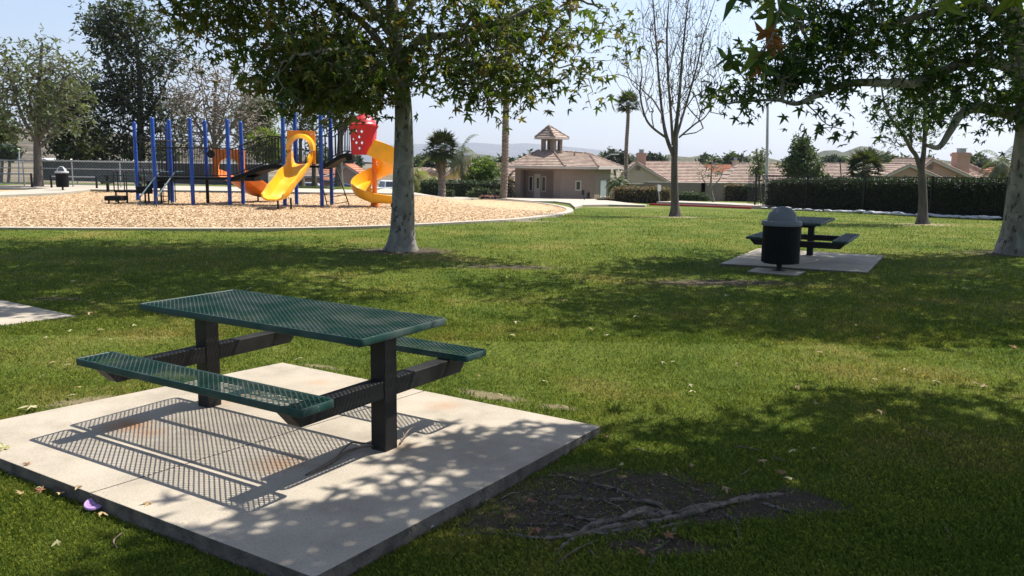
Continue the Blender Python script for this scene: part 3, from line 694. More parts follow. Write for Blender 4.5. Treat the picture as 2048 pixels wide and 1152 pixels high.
# --- the big sycamore at the right edge
B = G(2048, 508); D1 = B[1]
tree('sycamore_tree', B, [
    ([B, P(2052, 430, D1), P(2058, 330, D1), P(2064, 240, D1), P(2050, 160, D1), P(2034, 90, D1), P(2026, -30, D1), P(2010, -200, D1)], [.46, .40, .33, .31, .24, .17, .12, .06]),
    ([P(2052, 232, D1), P(2000, 222, D1-.1), P(1955, 215, D1-.3), P(1922, 228, D1-.4), P(1900, 262, D1-.5), P(1878, 294, D1-.6), P(1852, 290, D1-.7)], [.15, .12, .105, .09, .075, .055, .03]),
    ([P(2050, 150, D1), P(2000, 128, D1-.3), P(1930, 126, D1-.8), P(1856, 157, D1-1.1), P(1820, 167, D1-1.3), P(1707, 166, D1-1.6), P(1640, 188, D1-1.8), P(1595, 207, D1-1.9), P(1553, 200, D1-2), P(1485, 203, D1-2.1), P(1448, 209, D1-2.2)], [.12, .11, .095, .085, .08, .07, .06, .045, .032, .022, .012]),
    ([P(2040, 80, D1), P(1970, 15, D1-.8), P(1908, 16, D1-1), P(1826, 36, D1-1.2), P(1758, 50, D1-1.4), P(1683, 80, D1-1.6)], [.10, .08, .07, .06, .045, .025]),
    ([P(2030, 30, D1), P(1940, -80, D1-1), P(1800, -130, D1-1.6)], [.1, .07, .03]),
    ([P(2050, 100, D1), P(2120, 20, D1+.5), P(2250, -50, D1+.6)], [.12, .1, .05])],
    [((6.8, 12.2, 6.2), (3.4, 2.2, .8), 760), ((10.5, 13.2, 6.4), (3.2, 2.4, .9), 600), ((9.6, 16.4, 6.9), (4.2, 2.2, .9), 420), ((4.2, 13.8, 5.9), (2.2, 1.8, .6), 130), (*EP(1880, 80, D1-.8, 125, 100, 1.6), 110), (*EP(1975, 110, D1-.6, 100, 105, 1.8), 95), (*EP(1740, 70, D1-1.3, 105, 75, 1.2), 66), (*EP(1640, 95, D1-1.6, 95, 62, 1.0), 62), (*EP(1700, 40, D1-1.4, 130, 45, 1.0), 26), (*EP(1560, 130, D1-1.8, 80, 50, .8), 44),
     (*EP(1600, 168, D1-1.8, 130, 26, .5), 30), (*EP(1480, 190, D1-2.1, 60, 20, .4), 16), (*EP(2010, 210, D1-.2, 75, 45, 1), 50), (*EP(1860, 200, D1-1, 75, 60, .8), 34), (*EP(1690, 225, D1-1.7, 120, 50, .5), 12),
     (*EP(1900, -130, D1-.6, 330, 110, 2.8), 260), (*EP(1640, -60, D1-1.6, 190, 70, 1.6), 80), (*EP(2260, 30, D1, 180, 170, 3), 200), (*EP(2010, -260, D1, 300, 100, 2.5), 120)],
    6.3, 'massive sycamore at the right edge of the lawn with a long low limb reaching left', mats=('bark_syc', 'lf_syc2'), lsize=.125, spread=.19, seed=23, flare=1.3, tip=.005, step=.3)

# --- the near tree: trunk out of view to the right, its surface roots and low sprays are in view
def rootwob(vf, seed):
    v, f = vf; rg = np.random.RandomState(seed); v = v+rg.normal(size=v.shape)*.0022; v[:, 2] += .004*np.sin(v[:, 0]*60+seed)*np.sin(v[:, 1]*70); return v, f
def gr(pxs, r0, r1, seed, n=8, lift=.0):
    pts = []
    for k, (u, v) in enumerate(pxs):
        g_ = G(u, v); rr = r0+(r1-r0)*k/(len(pxs)-1); pts.append((g_[0], g_[1], g_[2]+lift*.3+(rr*.12 if 0 < k < len(pxs)-1 else -rr*.8)))
    return rootwob(rough_tube([(x_+.012*sin(7*i_+seed), y_+.014*cos(5*i_+seed*2), z_) for i_, (x_, y_, z_) in enumerate(pts)], [(r0+(r1-r0)*k/(len(pxs)-1))*.50*(1+.4*sin(k*2.3+seed)) for k in range(len(pxs))], n+4, seed, .26), seed)
T3 = (3.55, 2.7, float(zt(3.55, 2.7)))
RT = [gr([(1560, 985), (1500, 1000), (1445, 1012), (1385, 1026), (1330, 1040), (1280, 1052), (1235, 1062), (1180, 1072), (1120, 1078), (1060, 1076), (1000, 1070), (930, 1074), (870, 1086)], .048, .014, 1, 9, .012),
      gr([(1400, 1020), (1355, 1030), (1320, 1030), (1285, 1028), (1250, 1040), (1210, 1046), (1175, 1056), (1150, 1078), (1120, 1100), (1104, 1118)], .05, .012, 2, 9, .012),
      gr([(1345, 1028), (1320, 1012), (1290, 1003), (1245, 1000), (1190, 1002), (1140, 998), (1090, 994)], .034, .012, 3, 8, .01),
      gr([(1300, 1004), (1260, 992), (1220, 978), (1180, 968), (1145, 958), (1112, 948)], .018, .011, 4, 8, .01),
      gr([(1265, 1046), (1210, 1044), (1160, 1040), (1120, 1032), (1070, 1026)], .022, .008, 5, 7, .008),
      gr([(1150, 1024), (1110, 1012), (1080, 1002), (1066, 990)], .013, .008, 6, 6, .006),
      gr([(1290, 1052), (1240, 1068), (1200, 1072), (1170, 1066), (1100, 1072)], .032, .014, 7, 8, .012),
      gr([(1230, 1098), (1275, 1112), (1310, 1122), (1290, 1150)], .022, .03, 8, 8, .006),
      gr([(1395, 985), (1372, 970), (1350, 955), (1330, 948)], .014, .006, 9, 6, .006),
      gr([(1500, 1000), (1540, 1012), (1600, 1030), (1680, 1040)], .022, .010, 10, 7, .0),
      gr([(1440, 1012), (1460, 1035), (1490, 1052), (1530, 1066)], .024, .010, 12, 7, .0), gr([(1330, 1040), (1345, 1062), (1330, 1084), (1300, 1098), (1265, 1100)], .02, .008, 13, 7, 0),
      gr([(1180, 1072), (1150, 1056), (1105, 1050), (1050, 1052), (1000, 1046)], .018, .007, 14, 7, 0), gr([(1245, 1000), (1225, 1020), (1190, 1030), (1150, 1024)], .016, .008, 15, 7, 0),
      gr([(1120, 1078), (1090, 1094), (1050, 1104), (1010, 1120)], .018, .007, 16, 7, 0), gr([(1570, 990), (1620, 975), (1680, 972), (1740, 960)], .012, .006, 17, 6, 0), gr([(1090, 994), (1050, 985), (1015, 1000), (980, 1002)], .012, .006, 18, 6, 0),
      gr([(1395, 1035), (1350, 1052), (1300, 1068), (1240, 1080)], .02, .01, 11, 7, .004)]
leafz = 4.4
tree('sycamore_tree', T3, [
    ([T3, (3.5, 2.75, 1.2), (3.5, 2.9, 2.4), (3.45, 3.2, 3.6), (3.4, 3.7, 4.8), (3.4, 4.2, 6.2)], [.24, .2, .18, .15, .10, .05]),
    ([(3.5, 3.0, 3.0), (2.8, 3.9, 3.7), (2.0, 4.7, 4.1), (1.2, 5.2, 4.4)], [.09, .07, .05, .02]),
    ([(3.5, 3.2, 3.4), (4.2, 4.6, 4.0), (4.8, 6.2, 4.5), (5.2, 7.4, 4.8)], [.1, .08, .05, .02]),
    ([(3.5, 3.0, 3.2), (2.6, 2.6, 3.8), (1.6, 3.2, 4.2), (.8, 4.0, 4.4)], [.08, .06, .04, .02]),
    ([(3.45, 3.4, 3.9), (5.0, 4.0, 4.6), (6.2, 4.6, 5.0)], [.08, .06, .03]),
    ([(2.6, 4.1, 3.85), (2.2, 4.5, 3.5), P(1610, -40, 4.7), P(1540, -8, 4.7)], [.03, .016, .008, .004]),
    ([P(1600, -30, 4.7), P(1560, 20, 4.65), P(1545, 70, 4.6), P(1520, 110, 4.6)], [.008, .006, .005, .003])],
    [((2.1, 4.7, 4.7), (1.6, 1.0, .7), 215), ((4.0, 5.6, 4.8), (1.7, 1.5, .8), 300), ((5.6, 6.6, 5.0), (1.6, 1.5, .8), 230), ((5.4, 4.4, 5.2), (1.8, 1.6, .8), 260), ((3.0, 3.8, 5.2), (1.5, 1.1, .8), 170), ((1.6, 4.1, 4.5), (1.1, .6, .5), 170), ((.6, 3.8, 4.6), (1.2, .55, .4), 130), ((2.7, 6.1, 4.6), (1.1, .7, .4), 85)],
    6.4, 'sycamore just outside the right of the frame whose knotted surface roots spread over bare soil', mats=('bark_syc', 'lf_syc'), lsize=.155, spread=.2, seed=31, flare=1.3, roots=RT, step=.25, tip=.004)
# sprays of that tree low enough to be seen; big near leaves
sp = bpy.data.objects['sycamore_tree.002']; L3 = np.array(T3)
def spray(pts_uvy, size, mat, seed, nm='leaf'):
    for k, p in enumerate(pts_uvy): leaves_mesh(nm, np.array([P(*p)])-L3, size, mat, sp, 'star', seed+7*k, 1.4, .2)
spray([(1482, 108, 4.62), (1500, 118, 4.6), (1470, 118, 4.58), (1530, -15, 4.6), (1560, 0, 4.55), (1490, -28, 4.6), (1548, 22, 4.7), (1575, -10, 4.6), (1640, -22, 4.7), (1450, -30, 4.7)], .15, M['lf_syc2'], 51)
spray([(1518, 98, 4.6), (1536, 112, 4.62), (1850, -12, 4.4), (1905, -14, 4.3), (1960, -16, 4.4), (2035, -8, 4.3), (1885, 0, 4.4), (1540, -5, 4.6)], .13, M['lf_bright'], 52)
M['lf_brown'] = leafmat('leaf_brown', [(.16, .075, .025), (.24, .11, .03), (.12, .06, .025)], .4, tcol=(1.5, 1.1, .6))
spray([(1535, 72, 4.6), (1548, 88, 4.62), (1528, 100, 4.6), (1520, 130, 4.6), (1556, 78, 4.6), (1540, 60, 4.6)], .085, M['lf_brown'], 53)

# --- slender nearly bare tree on the lawn
B = G(1350, 433); D2 = B[1]
def PL(lst, y): return [P(u, v, y+(d[0] if d else 0)) for u, v, *d in lst]
tree('young_tree', B, [
    ([B]+PL([(1349, 380), (1349, 330), (1350, 300)], D2)+PL([(1352, 260), (1358, 200), (1364, 120), (1372, 40), (1382, -40)], D2), [.155, .13, .12, .115, .085, .06, .045, .03, .015]),
    (PL([(1347, 312), (1333, 275), (1325, 230, .3), (1318, 160, .5), (1312, 80, .6), (1306, 0, .6), (1302, -50, .6)], D2), [.08, .07, .055, .045, .035, .022, .012]),
    (PL([(1333, 276), (1300, 250, -.2), (1286, 220, -.3), (1280, 180, -.4), (1284, 140, -.4), (1272, 90, -.4), (1258, 40, -.5)], D2), [.045, .04, .035, .028, .02, .014, .008]),
    (PL([(1326, 232), (1306, 200, .5), (1290, 185, .8), (1270, 165, 1.0), (1240, 150, 1.2), (1190, 155, 1.3)], D2), [.035, .03, .026, .02, .014, .006]),
    (PL([(1346, 290), (1342, 230, -.3), (1336, 150, -.6), (1334, 60, -.8), (1340, -20, -1)], D2), [.06, .05, .04, .028, .012]),
    (PL([(1354, 270), (1372, 210, .5), (1392, 140, .8), (1408, 70, 1), (1430, 0, 1.2)], D2), [.055, .045, .034, .022, .01]),
    (PL([(1358, 275), (1390, 248, .2), (1412, 232, .3), (1436, 190, .4), (1450, 140, .4)], D2), [.035, .03, .022, .014, .006])],
    [(*EP(1345, 90, D2, 115, 110, 1.7), 360), (*EP(1330, 185, D2, 60, 45, 1.2), 70), (*EP(1415, 110, D2, 50, 80, 1), 110), (*EP(1400, 205, D2, 50, 28, 1), 26), (*EP(1345, -10, D2, 90, 50, 1.4), 70)],
    1.5, 'slender young tree with bundled upright limbs and almost no leaves, alone on the lawn', mats=('bark_grey', 'lf_young'), lsize=.085, spread=.15, seed=41, tip=.0055, flare=1.5, kind='oval', pw=.40, step=.3, up=1.2)
# --- young leafy tree before the hedge
B = G(1846, 448); D3 = B[1]
tree('young_tree', B, [
    ([B]+PL([(1846, 400), (1844, 355), (1843, 335), (1848, 300), (1850, 240), (1848, 160), (1846, 70), (1850, -20)], D3), [.155, .13, .12, .10, .075, .06, .045, .03, .015]),
    (PL([(1842, 345), (1832, 312), (1822, 298), (1806, 268, -.2), (1790, 248, -.3), (1772, 220, -.4), (1764, 180, -.4), (1756, 120, -.4)], D3), [.085, .075, .07, .055, .045, .035, .025, .012]),
    (PL([(1822, 298), (1822, 250, .3), (1818, 180, .5), (1822, 90, .6), (1820, 20, .6)], D3), [.05, .045, .035, .02, .01]),
    (PL([(1849, 280), (1866, 220, .4), (1878, 150, .6), (1890, 80, .7)], D3), [.05, .04, .028, .012])],
    [(*EP(1850, 210, D3, 66, 80, 1.3), 190), (*EP(1800, 230, D3, 55, 60, 1), 90), (*EP(1765, 215, D3-.3, 35, 45, .7), 26), (*EP(1845, 90, D3, 85, 90, 1.5), 180), (*EP(1850, -20, D3, 60, 60, 1), 60), (*EP(1790, 285, D3, 40, 12, .5), 14)],
    3.2, 'young bright green tree with forked trunk standing in front of the dark hedge', mats=('bark_grey', 'lf_young'), lsize=.10, spread=.24, seed=43, tip=.006, flare=1.5, kind='star', pw=.40, step=.3)

# --- trees beyond the play area
def bgtree(u, vb, y, pts, envs, leafs, label, mats, lsize, seed, kind='clump', r0=.2, name='park_tree', tip=.012, spread=.35, group=None, cat='tree', extra=(), pw=.42):
    b = UY(u, y); z0 = min(b[2], P(u, vb, y)[2]+.0) if vb else b[2]; b = (b[0], b[1], b[2])
    limbs = [([b]+[P(a, c, y) for a, c in pts], [r0]+[r0*(.85-.7*k/len(pts)) for k in range(len(pts))])]
    for lst, ra in extra: limbs.append(([P(a, c, y+(d[0] if d else 0)) for a, c, *d in lst], [ra*(1-.8*k/(len(lst)-1)) for k in range(len(lst))]))
    return tree(name, b, limbs, [(*EP(*e[:6]), e[6]) for e in envs], leafs, label, cat, group, mats, .6, tip, seed, kind, lsize, spread, pw=pw, flare=1.25)
y = 46
bgtree(79, 373, y, [(76, 330), (74, 290), (76, 240), (80, 150), (84, 90)], [(75, 150, y, 95, 75, 3, 260), (20, 180, y, 75, 75, 2.5, 120), (130, 190, y, 42, 80, 2, 110), (60, 240, y, 85, 38, 2, 90)], 2.4,
       'open grey green tree with many forks behind the concrete path at far left', ('bark_grey', 'lf_grey'), .26, 61, r0=.24, tip=.012, spread=.32,
       extra=[([(75, 285), (50, 245), (30, 190), (14, 130)], .13), ([(78, 280), (100, 240), (118, 190), (130, 140)], .13), ([(74, 300), (100, 275), (125, 262), (150, 240)], .09), ([(74, 262), (60, 200, .8), (52, 120, 1)], .1)])
y = 62
bgtree(283, 352, y, [(282, 300), (281, 250), (280, 180), (275, 100), (268, 40)], [(215, 60, y, 42, 55, 1.6, 130), (260, 110, y, 80, 75, 2, 150), (330, 100, y, 70, 60, 2, 80), (240, 180, y, 80, 40, 2, 110), (300, 215, y, 80, 45, 2, 110), (240, 300, y, 70, 34, 2, 110), (340, 270, y, 55, 50, 2, 60), (205, 235, y, 50, 62, 1.8, 95), (255, 30, y, 40, 45, 1.5, 60)], 5,
       'tallest dark tree with straight pale trunk behind the blue play posts', ('bark_grey', 'lf_dark'), .33, 62, r0=.32, spread=.5,
       extra=[([(281, 240), (240, 190), (215, 120), (205, 60)], .16), ([(281, 250), (320, 190), (345, 130)], .15), ([(281, 270), (235, 250), (195, 240)], .12)])
y = 58
bgtree(134, 352, y, [(134, 320), (135, 290), (140, 250), (145, 210)], [(135, 262, y, 32, 45, 2.2, 40), (160, 300, y, 48, 32, 2, 120), (120, 215, y, 48, 52, 2, 150), (150, 230, y, 30, 60, 2, 90)], 6,
       'lower dark olive tree with thin trunk left of the tall dark tree', ('bark_dark', 'lf_dark'), .34, 63, r0=.18, spread=.42)
y = 60
M['bark_dry'] = barkmat('dry_bark', (.20, .165, .135), (.30, .25, .21), (.10, .08, .065), 9, .5, .3)
bgtree(430, 352, y, [(430, 310), (428, 270), (430, 200), (436, 140)], [(430, 200, y, 95, 80, 3, 420), (390, 240, y, 60, 50, 2.5, 150), (480, 230, y, 60, 55, 2.5, 160), (440, 290, y, 70, 30, 2.5, 90)], 1.7,
       'dry twiggy grey brown tree with hardly any leaves behind the railings', ('bark_dry', 'lf_dry'), .22, 64, r0=.2, tip=.018, spread=.4,
       extra=[([(429, 300), (395, 250), (365, 190), (350, 150)], .11), ([(429, 300), (465, 250), (495, 190), (510, 150)], .11), ([(429, 290), (410, 220), (400, 130)], .1), ([(429, 290), (455, 200), (465, 120)], .1)])
y = 80
bgtree(515, 352, y, [(515, 300), (514, 240), (513, 200)], [(514, 240, y, 30, 40, 2, 150), (495, 250, y, 30, 45, 2, 80), (530, 215, y, 30, 35, 2, 60)], 4,
       'pale grey green upright tree seen above the sloping bridge rail', ('bark_grey', 'lf_grey'), .42, 65, r0=.18, spread=.4)
y = 70
bgtree(533, 352, y, [(533, 320), (533, 290)], [(534, 282, y, 34, 20, 1.6, 120), (520, 300, y, 25, 25, 1.6, 60), (545, 300, y, 25, 25, 1.6, 60)], 5,
       'yellow green shrubby tree behind the bridge and the orange slide panel', ('bark_grey', 'lf_bright'), .32, 66, r0=.12, spread=.3, name='shrub_tree')
y = 56
bgtree(677, 384, y, [(678, 340), (680, 300), (682, 250), (684, 190)], [(680, 180, y, 70, 60, 3, 140), (650, 220, y, 30, 30, 2, 20), (720, 140, y, 60, 60, 3, 80)], 5,
       'grey trunked tree between the slides, its crown lost in the sycamore leaves', ('bark_grey', 'lf_dark'), .32, 67, r0=.30, spread=.45,
       extra=[([(681, 262), (664, 236), (655, 210)], .18), ([(681, 270), (700, 235), (715, 200)], .18)])
bgtree(629, 384, 60, [(628, 350), (627, 320)], [(628, 300, 60, 26, 22, 1.5, 24)], 4, 'short thin tree behind the yellow slide', ('bark_dark', 'lf_dark'), .3, 68, r0=.2, spread=.3)
bgtree(602, 384, 58, [(602, 350), (601, 330), (601, 250)], [(601, 230, 58, 40, 40, 2, 60)], 4, 'straight trunked tree between the blue posts of the tall deck', ('bark_dark', 'lf_dark'), .3, 69, r0=.24, spread=.4)
bgtree(-8, 373, 50, [(-8, 300), (-6, 260)], [(-5, 245, 50, 25, 35, 1.6, 60), (2, 262, 50, 14, 22, 1, 30)], 6, 'leafy tree cut by the left frame edge', ('bark_dark', 'lf_box'), .3, 70, r0=.2, spread=.3)
bgtree(968, 385, 74, [(968, 360), (967, 345)], [(967, 346, 74, 30, 24, 1.6, 150), (958, 362, 74, 26, 16, 1.4, 60), (985, 360, 74, 22, 16, 1.4, 50)], 6, 'round bright green shrub tree left of the tall palm trunk', ('bark_dark', 'lf_young'), .30, 71, r0=.1, spread=.3, name='shrub_tree')
bgtree(1605, 372, 66, [(1605, 340), (1605, 300), (1604, 275)], [(1605, 340, 66, 33, 24, 1.7, 190), (1604, 312, 66, 22, 24, 1.2, 110), (1602, 288, 66, 12, 18, .6, 40), (1625, 352, 66, 22, 14, 1, 50)], 6.5, 'cone shaped evergreen rising behind the hedge in front of a tiled roof', ('bark_dark', 'lf_box'), .26, 72, r0=.12, spread=.22, name='conifer_tree')
bgtree(1517, 372, 64, [(1517, 345), (1518, 320)], [(1516, 340, 64, 13, 14, .8, 30), (1519, 317, 64, 10, 12, .6, 22)], 5, 'small loose tree just left of the tall light pole', ('bark_grey', 'lf_grey'), .24, 73, r0=.08, spread=.25)
bgtree(1422, 404, 66, [(1422, 380), (1422, 360), (1424, 330)], [(1408, 345, 66, 18, 16, 1, 26), (1436, 340, 66, 18, 16, 1, 26), (1422, 330, 66, 20, 12, 1, 22)], .8, 'small bare tree with forked branches against the garden wall', ('bark_dry', 'lf_grey'), .15, 74, r0=.11, tip=.014, spread=.2,
       extra=[([(1422, 376), (1408, 362), (1402, 345)], .07), ([(1422, 374), (1438, 360), (1446, 342)], .07)])
# far trees among the roofs
far = [(1052, 322, 150, 14, 12), (1010, 326, 170, 20, 8), (820, 326, 140, 22, 14), (855, 322, 150, 26, 14), (705, 322, 180, 20, 12), (1205, 322, 160, 10, 8), (1228, 316, 150, 14, 14), (1246, 320, 150, 10, 14), (1262, 325, 170, 12, 8), (1306, 320, 190, 9, 6), (1316, 321, 190, 8, 7),
       (1464, 320, 190, 13, 11), (1478, 324, 190, 9, 6), (1413, 322, 240, 5, 6), (1428, 326, 220, 8, 5), (1585, 326, 200, 12, 9), (1660, 325, 230, 14, 6), (1690, 326, 230, 16, 6), (1770, 322, 150, 12, 12), (1788, 328, 140, 14, 12), (1808, 328, 160, 14, 12), (1830, 332, 140, 24, 14), (1855, 328, 200, 16, 10), (1955, 322, 150, 11, 12), (1968, 330, 140, 14, 8), (560, 318, 150, 20, 14), (640, 322, 200, 24, 8), (330, 312, 140, 22, 14), (20, 303, 130, 16, 11), (5, 300, 130, 12, 9), (960, 330, 180, 20, 8), (920, 328, 220, 12, 6)]
for k, (u, v, y, ru, rv) in enumerate(far):
    ru, rv = ru*.85, rv*.8; v += 1.5
    b = UY(u, y)
    tree('distant_tree', b, [([b, P(u, v+rv, y), P(u, v, y)], [.25, .2, .1])], [(*EP(u, v, y, ru, rv, ru*y/FPX*.8), 46), (*EP(u+ru*.4, v+rv*.4, y, ru*.7, rv*.6, ru*y/FPX*.6), 22)], 6,
         'dark rounded tree far off among the roofs', 'tree', 'distant trees among the house roofs', ('bark_dark', ['lf_dark', 'lf_hedge', 'lf_box'][k % 3]), 1.2, .03, 200+k, 'clump', .009*y*.55, y*.0032, flare=1.05)

# --- palms
def palm(u, vb, y, vtop, kind, n, fl, label, r=.2, mat='lf_palm', skirt=0, seed=1, droop=.6, lean=0, name='fan_palm', blades=16, wid=1.0, spread=1.0):
    rg = random.Random(seed); b = UY(u, y); top = Vector(P(u+lean, vtop, y)); root = empty(name, b, 0, label, 'palm'); Lb = Vector(b)
    hgt = top.z-b[2]
    pts = [Vector((0, 0, -.1))]; mb = MB(); rs = [r*1.35]
    k = max(4, int(hgt/.12))
    for i in range(1, k+1):
        t = i/k; pts.append((top-Lb)*t+Vector((.04*sin(t*9), 0, 0))); rs.append(r*(1.2-.35*t)*(1.07 if i % 2 else .94))
    mb.tube(pts, rs, 10); mb.build('trunk', M['bark_palm'], root, smooth=False)
    V = []; F = []; tp = top-Lb
    def quad(a, c, d, w):
        s = d.cross(c-a)
        if s.length < 1e-6: return
        s = s.normalized()*w/2; o = len(V); V.extend([tuple(a-s*.5), tuple(a+s*.5), tuple(a+(c-a)*.55+s), tuple(c), tuple(a+(c-a)*.55-s)]); F.extend([(o, o+1, o+2), (o, o+2, o+4), (o+4, o+2, o+3)])
    for i in range(n):
        az = tau*i*.381966*1.0+rg.random()*.3; el = R(80)-(i/n)**.9*R(80+60*droop)
        h = Vector((cos(az), sin(az), 0))
        if kind == 'fan':
            d = (h*cos(el)+Vector((0, 0, sin(el)))).normalized(); pl = fl*.5; hub = tp+d*pl
            quad(tp, hub, Vector((-sin(az), cos(az), 0)), .05)
            side = Vector((-sin(az), cos(az), 0)); nrm = side.cross(d)
            for q in range(blades):
                a = (q/(blades-1)-.5)*R(210); dd = (d*cos(a)+side*sin(a)); e = hub+dd*fl*.55*(1-.15*abs(a)/2)*rg.uniform(.85, 1.1)+Vector((0, 0, -.12*fl*rg.random()-.08*fl*abs(sin(a))))
                quad(hub, e, nrm, .075*fl*wid)
        else:
            d = (h*cos(el)+Vector((0, 0, sin(el)))).normalized(); prev = tp; vel = d.copy(); m_ = 14
            side = Vector((-sin(az), cos(az), 0))
            for q in range(m_):
                t = q/m_; vel = (vel+Vector((0, 0, -.10-.05*t))*(.8+droop)).normalized(); cur = prev+vel*fl/m_
                quad(prev, cur, side, .04)
                ll = fl*.30*(sin(pi*min(1, t*.85+.18)))*spread
                for sg in (-1, 1):
                    for z_ in (0, .5):
                        p0 = prev+(cur-prev)*z_; e = p0+(side*sg*.8+vel*.6+Vector((0, 0, -.45-.3*rg.random()))).normalized()*ll*rg.uniform(.85, 1.1)
                        quad(p0, e, vel.cross(side), .045*wid*fl/2)
                prev = cur
    npmesh('crown', np.array(V), np.array(F), M[mat], root)
    if skirt:
        V2 = V; V = []; F2 = F; F = []
        for i in range(int(90)):
            az = rg.random()*tau; z = rg.random(); h = Vector((cos(az), sin(az), 0)); a = tp+Vector((0, 0, -.1-z*skirt))+h*r*.7
            quad(a, a+h*(.35+.35*(1-z))*rg.uniform(.6, 1.2)*fl*.5+Vector((0, 0, -.5*fl*rg.uniform(.6, 1.1))), Vector((-sin(az), cos(az), 0)).cross(Vector((0, 0, 1))), .12)
            V[-5:] = V[-5:]
        npmesh('thatch', np.array(V), np.array(F), M['lf_thatch'], root)
    return root
palm(880, 388, 62, 296, 'fan', 42, 1.6, 'stout fan palm with dead thatch skirt in front of the hedge row', .24, skirt=1.6, seed=2, lean=4, droop=.75)
palm(925, 385, 74, 305, 'feather', 16, 2.5, 'thin feathery palm with drooping fronds beside the stout fan palm', .15, 'lf_grey', seed=3, lean=-3, droop=.7, name='feather_palm', wid=.7)
palm(1003, 392, 64, 66, 'fan', 46, 1.8, 'very tall palm with rough grey trunk beside the park building', .24, skirt=2.6, seed=4, lean=16, droop=.8)
palm(1246, 372, 84, 208, 'fan', 34, 1.6, 'tall lone palm with small crown standing clear against the sky', .19, skirt=.0, seed=5, lean=10, droop=.55)
palm(1236, 404, 66, 364, 'feather', 22, 1.35, 'low bushy palm at the right corner of the park building', .2, 'lf_palm', seed=6, droop=.55, name='feather_palm', wid=1.2)
palm(1010, 404, 70, 372, 'feather', 18, 1.9, 'dark bushy palm at the left corner of the park building', .2, 'lf_hedge', seed=7, droop=.5, name='feather_palm', wid=1.2)
palm(1730, 372, 64, 338, 'fan', 34, 1.9, 'wide fan palm rising behind the hedge between two houses', .3, 'lf_dark', seed=8, droop=.35, skirt=.5)
palm(2004, 372, 70, 328, 'feather', 22, 2.4, 'feathery palm beyond the hedge near the right edge', .2, 'lf_grey', seed=9, droop=.6, name='feather_palm')
palm(833, 388, 76, 352, 'feather', 16, 2.6, 'yellow green queen palm just right of the big sycamore trunk', .16, 'lf_palmy', seed=10, droop=.6, name='feather_palm')
palm(862, 388, 72, 366, 'feather', 13, 2.3, 'low yellow green palm under the stout fan palm', .12, 'lf_palmy', seed=12, droop=.55, name='feather_palm')

# --- hedges and shrubs
def foliage_box(name, a, b, h, dpt, n, ls, mat, label, seed, cat='hedge', group=None, top=None, rounded=0, base_off=0):
    """clipped hedge from ground point a to b; leaves over the faces of a twiggy core"""
    a = np.array(a, float); b = np.array(b, float); rg = np.random.RandomState(seed); d = b-a; L_ = np.hypot(d[0], d[1]); e = np.array([d[0], d[1], 0])/L_; nv = np.array([-e[1], e[0], 0])
    root = empty(name, tuple((a+b)/2), 0, label, cat, group); c0 = (a+b)/2
    s = rg.rand(n); q = rg.rand(n); face = rg.rand(n); t = rg.rand(n)
    A1 = L_*h*1.0; A2 = L_*dpt; A3 = h*dpt*2; tot = A1*1.3+A2+A3
    pos = np.zeros((n, 3)); fr = face < A1/tot; bk = (face >= A1/tot) & (face < A1*1.3/tot); tp = (face >= A1*1.3/tot) & (face < (A1*1.3+A2)/tot); en = face >= (A1*1.3+A2)/tot
    along = np.where(en, np.where(rg.rand(n) < .5, 0, 1.0), s); hh = np.where(tp, 1.0, q); dd = np.where(fr, 0, np.where(bk, 1.0, t))
    lump = .5*np.sin(along*L_*1.7+seed)+.5*np.sin(along*L_*.63+2*seed)+.4*np.sin(hh*h*3+along*L_*2.9)
    g = a[None]+d[None]*along[:, None]
    if rounded:
        cr = rounded*h; hh = hh*(1-.0*dd); g = g
    pos = g+nv[None]*((dd-.0)*dpt+(-.06*h*lump*(dd < .5)))[:, None]+np.array([0, 0, 1.0])[None]*(hh*h*(1+.035*lump))[:, None]
    pos += rg.normal(size=pos.shape)*ls*.55
    if rounded:
        cc = (a+b)/2+nv*dpt/2; rel = pos-cc; rel[:, 2] = pos[:, 2]-cc[2]
        ex = (rel@e)/(L_/2+1e-6); ey = (rel@nv)/(dpt/2+1e-6); ez = rel[:, 2]/h
        k = np.clip(np.sqrt(ex**2*.9+ey**2*.9+ez**2), .4, 9); sc = np.minimum(1, 1.05/k); rel = rel*sc[:, None]; pos = cc+rel
    leaves_mesh('foliage', pos-c0, ls, M[mat], root, 'clump', seed, .2)
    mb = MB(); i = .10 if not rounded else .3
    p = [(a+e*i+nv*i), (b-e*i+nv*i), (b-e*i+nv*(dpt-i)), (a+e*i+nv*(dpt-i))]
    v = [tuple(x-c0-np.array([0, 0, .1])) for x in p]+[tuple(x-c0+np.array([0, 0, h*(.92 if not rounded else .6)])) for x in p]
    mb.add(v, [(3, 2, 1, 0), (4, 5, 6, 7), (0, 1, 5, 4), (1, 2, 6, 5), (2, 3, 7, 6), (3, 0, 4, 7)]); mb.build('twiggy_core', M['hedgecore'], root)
    return root
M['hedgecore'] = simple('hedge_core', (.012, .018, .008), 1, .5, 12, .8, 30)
fa = G(1521, 416.5); fb = G(2130, 446)
ha = np.array(fa)+np.array([.35, .45, 0]); hb = np.array(fb)+np.array([.0, .45, 0]); hb[2] -= .0
foliage_box('hedge', ha, hb, 1.48, 1.1, 9500, .13, 'lf_hedge', 'tall dark clipped hedge running behind the black iron fence', 5)
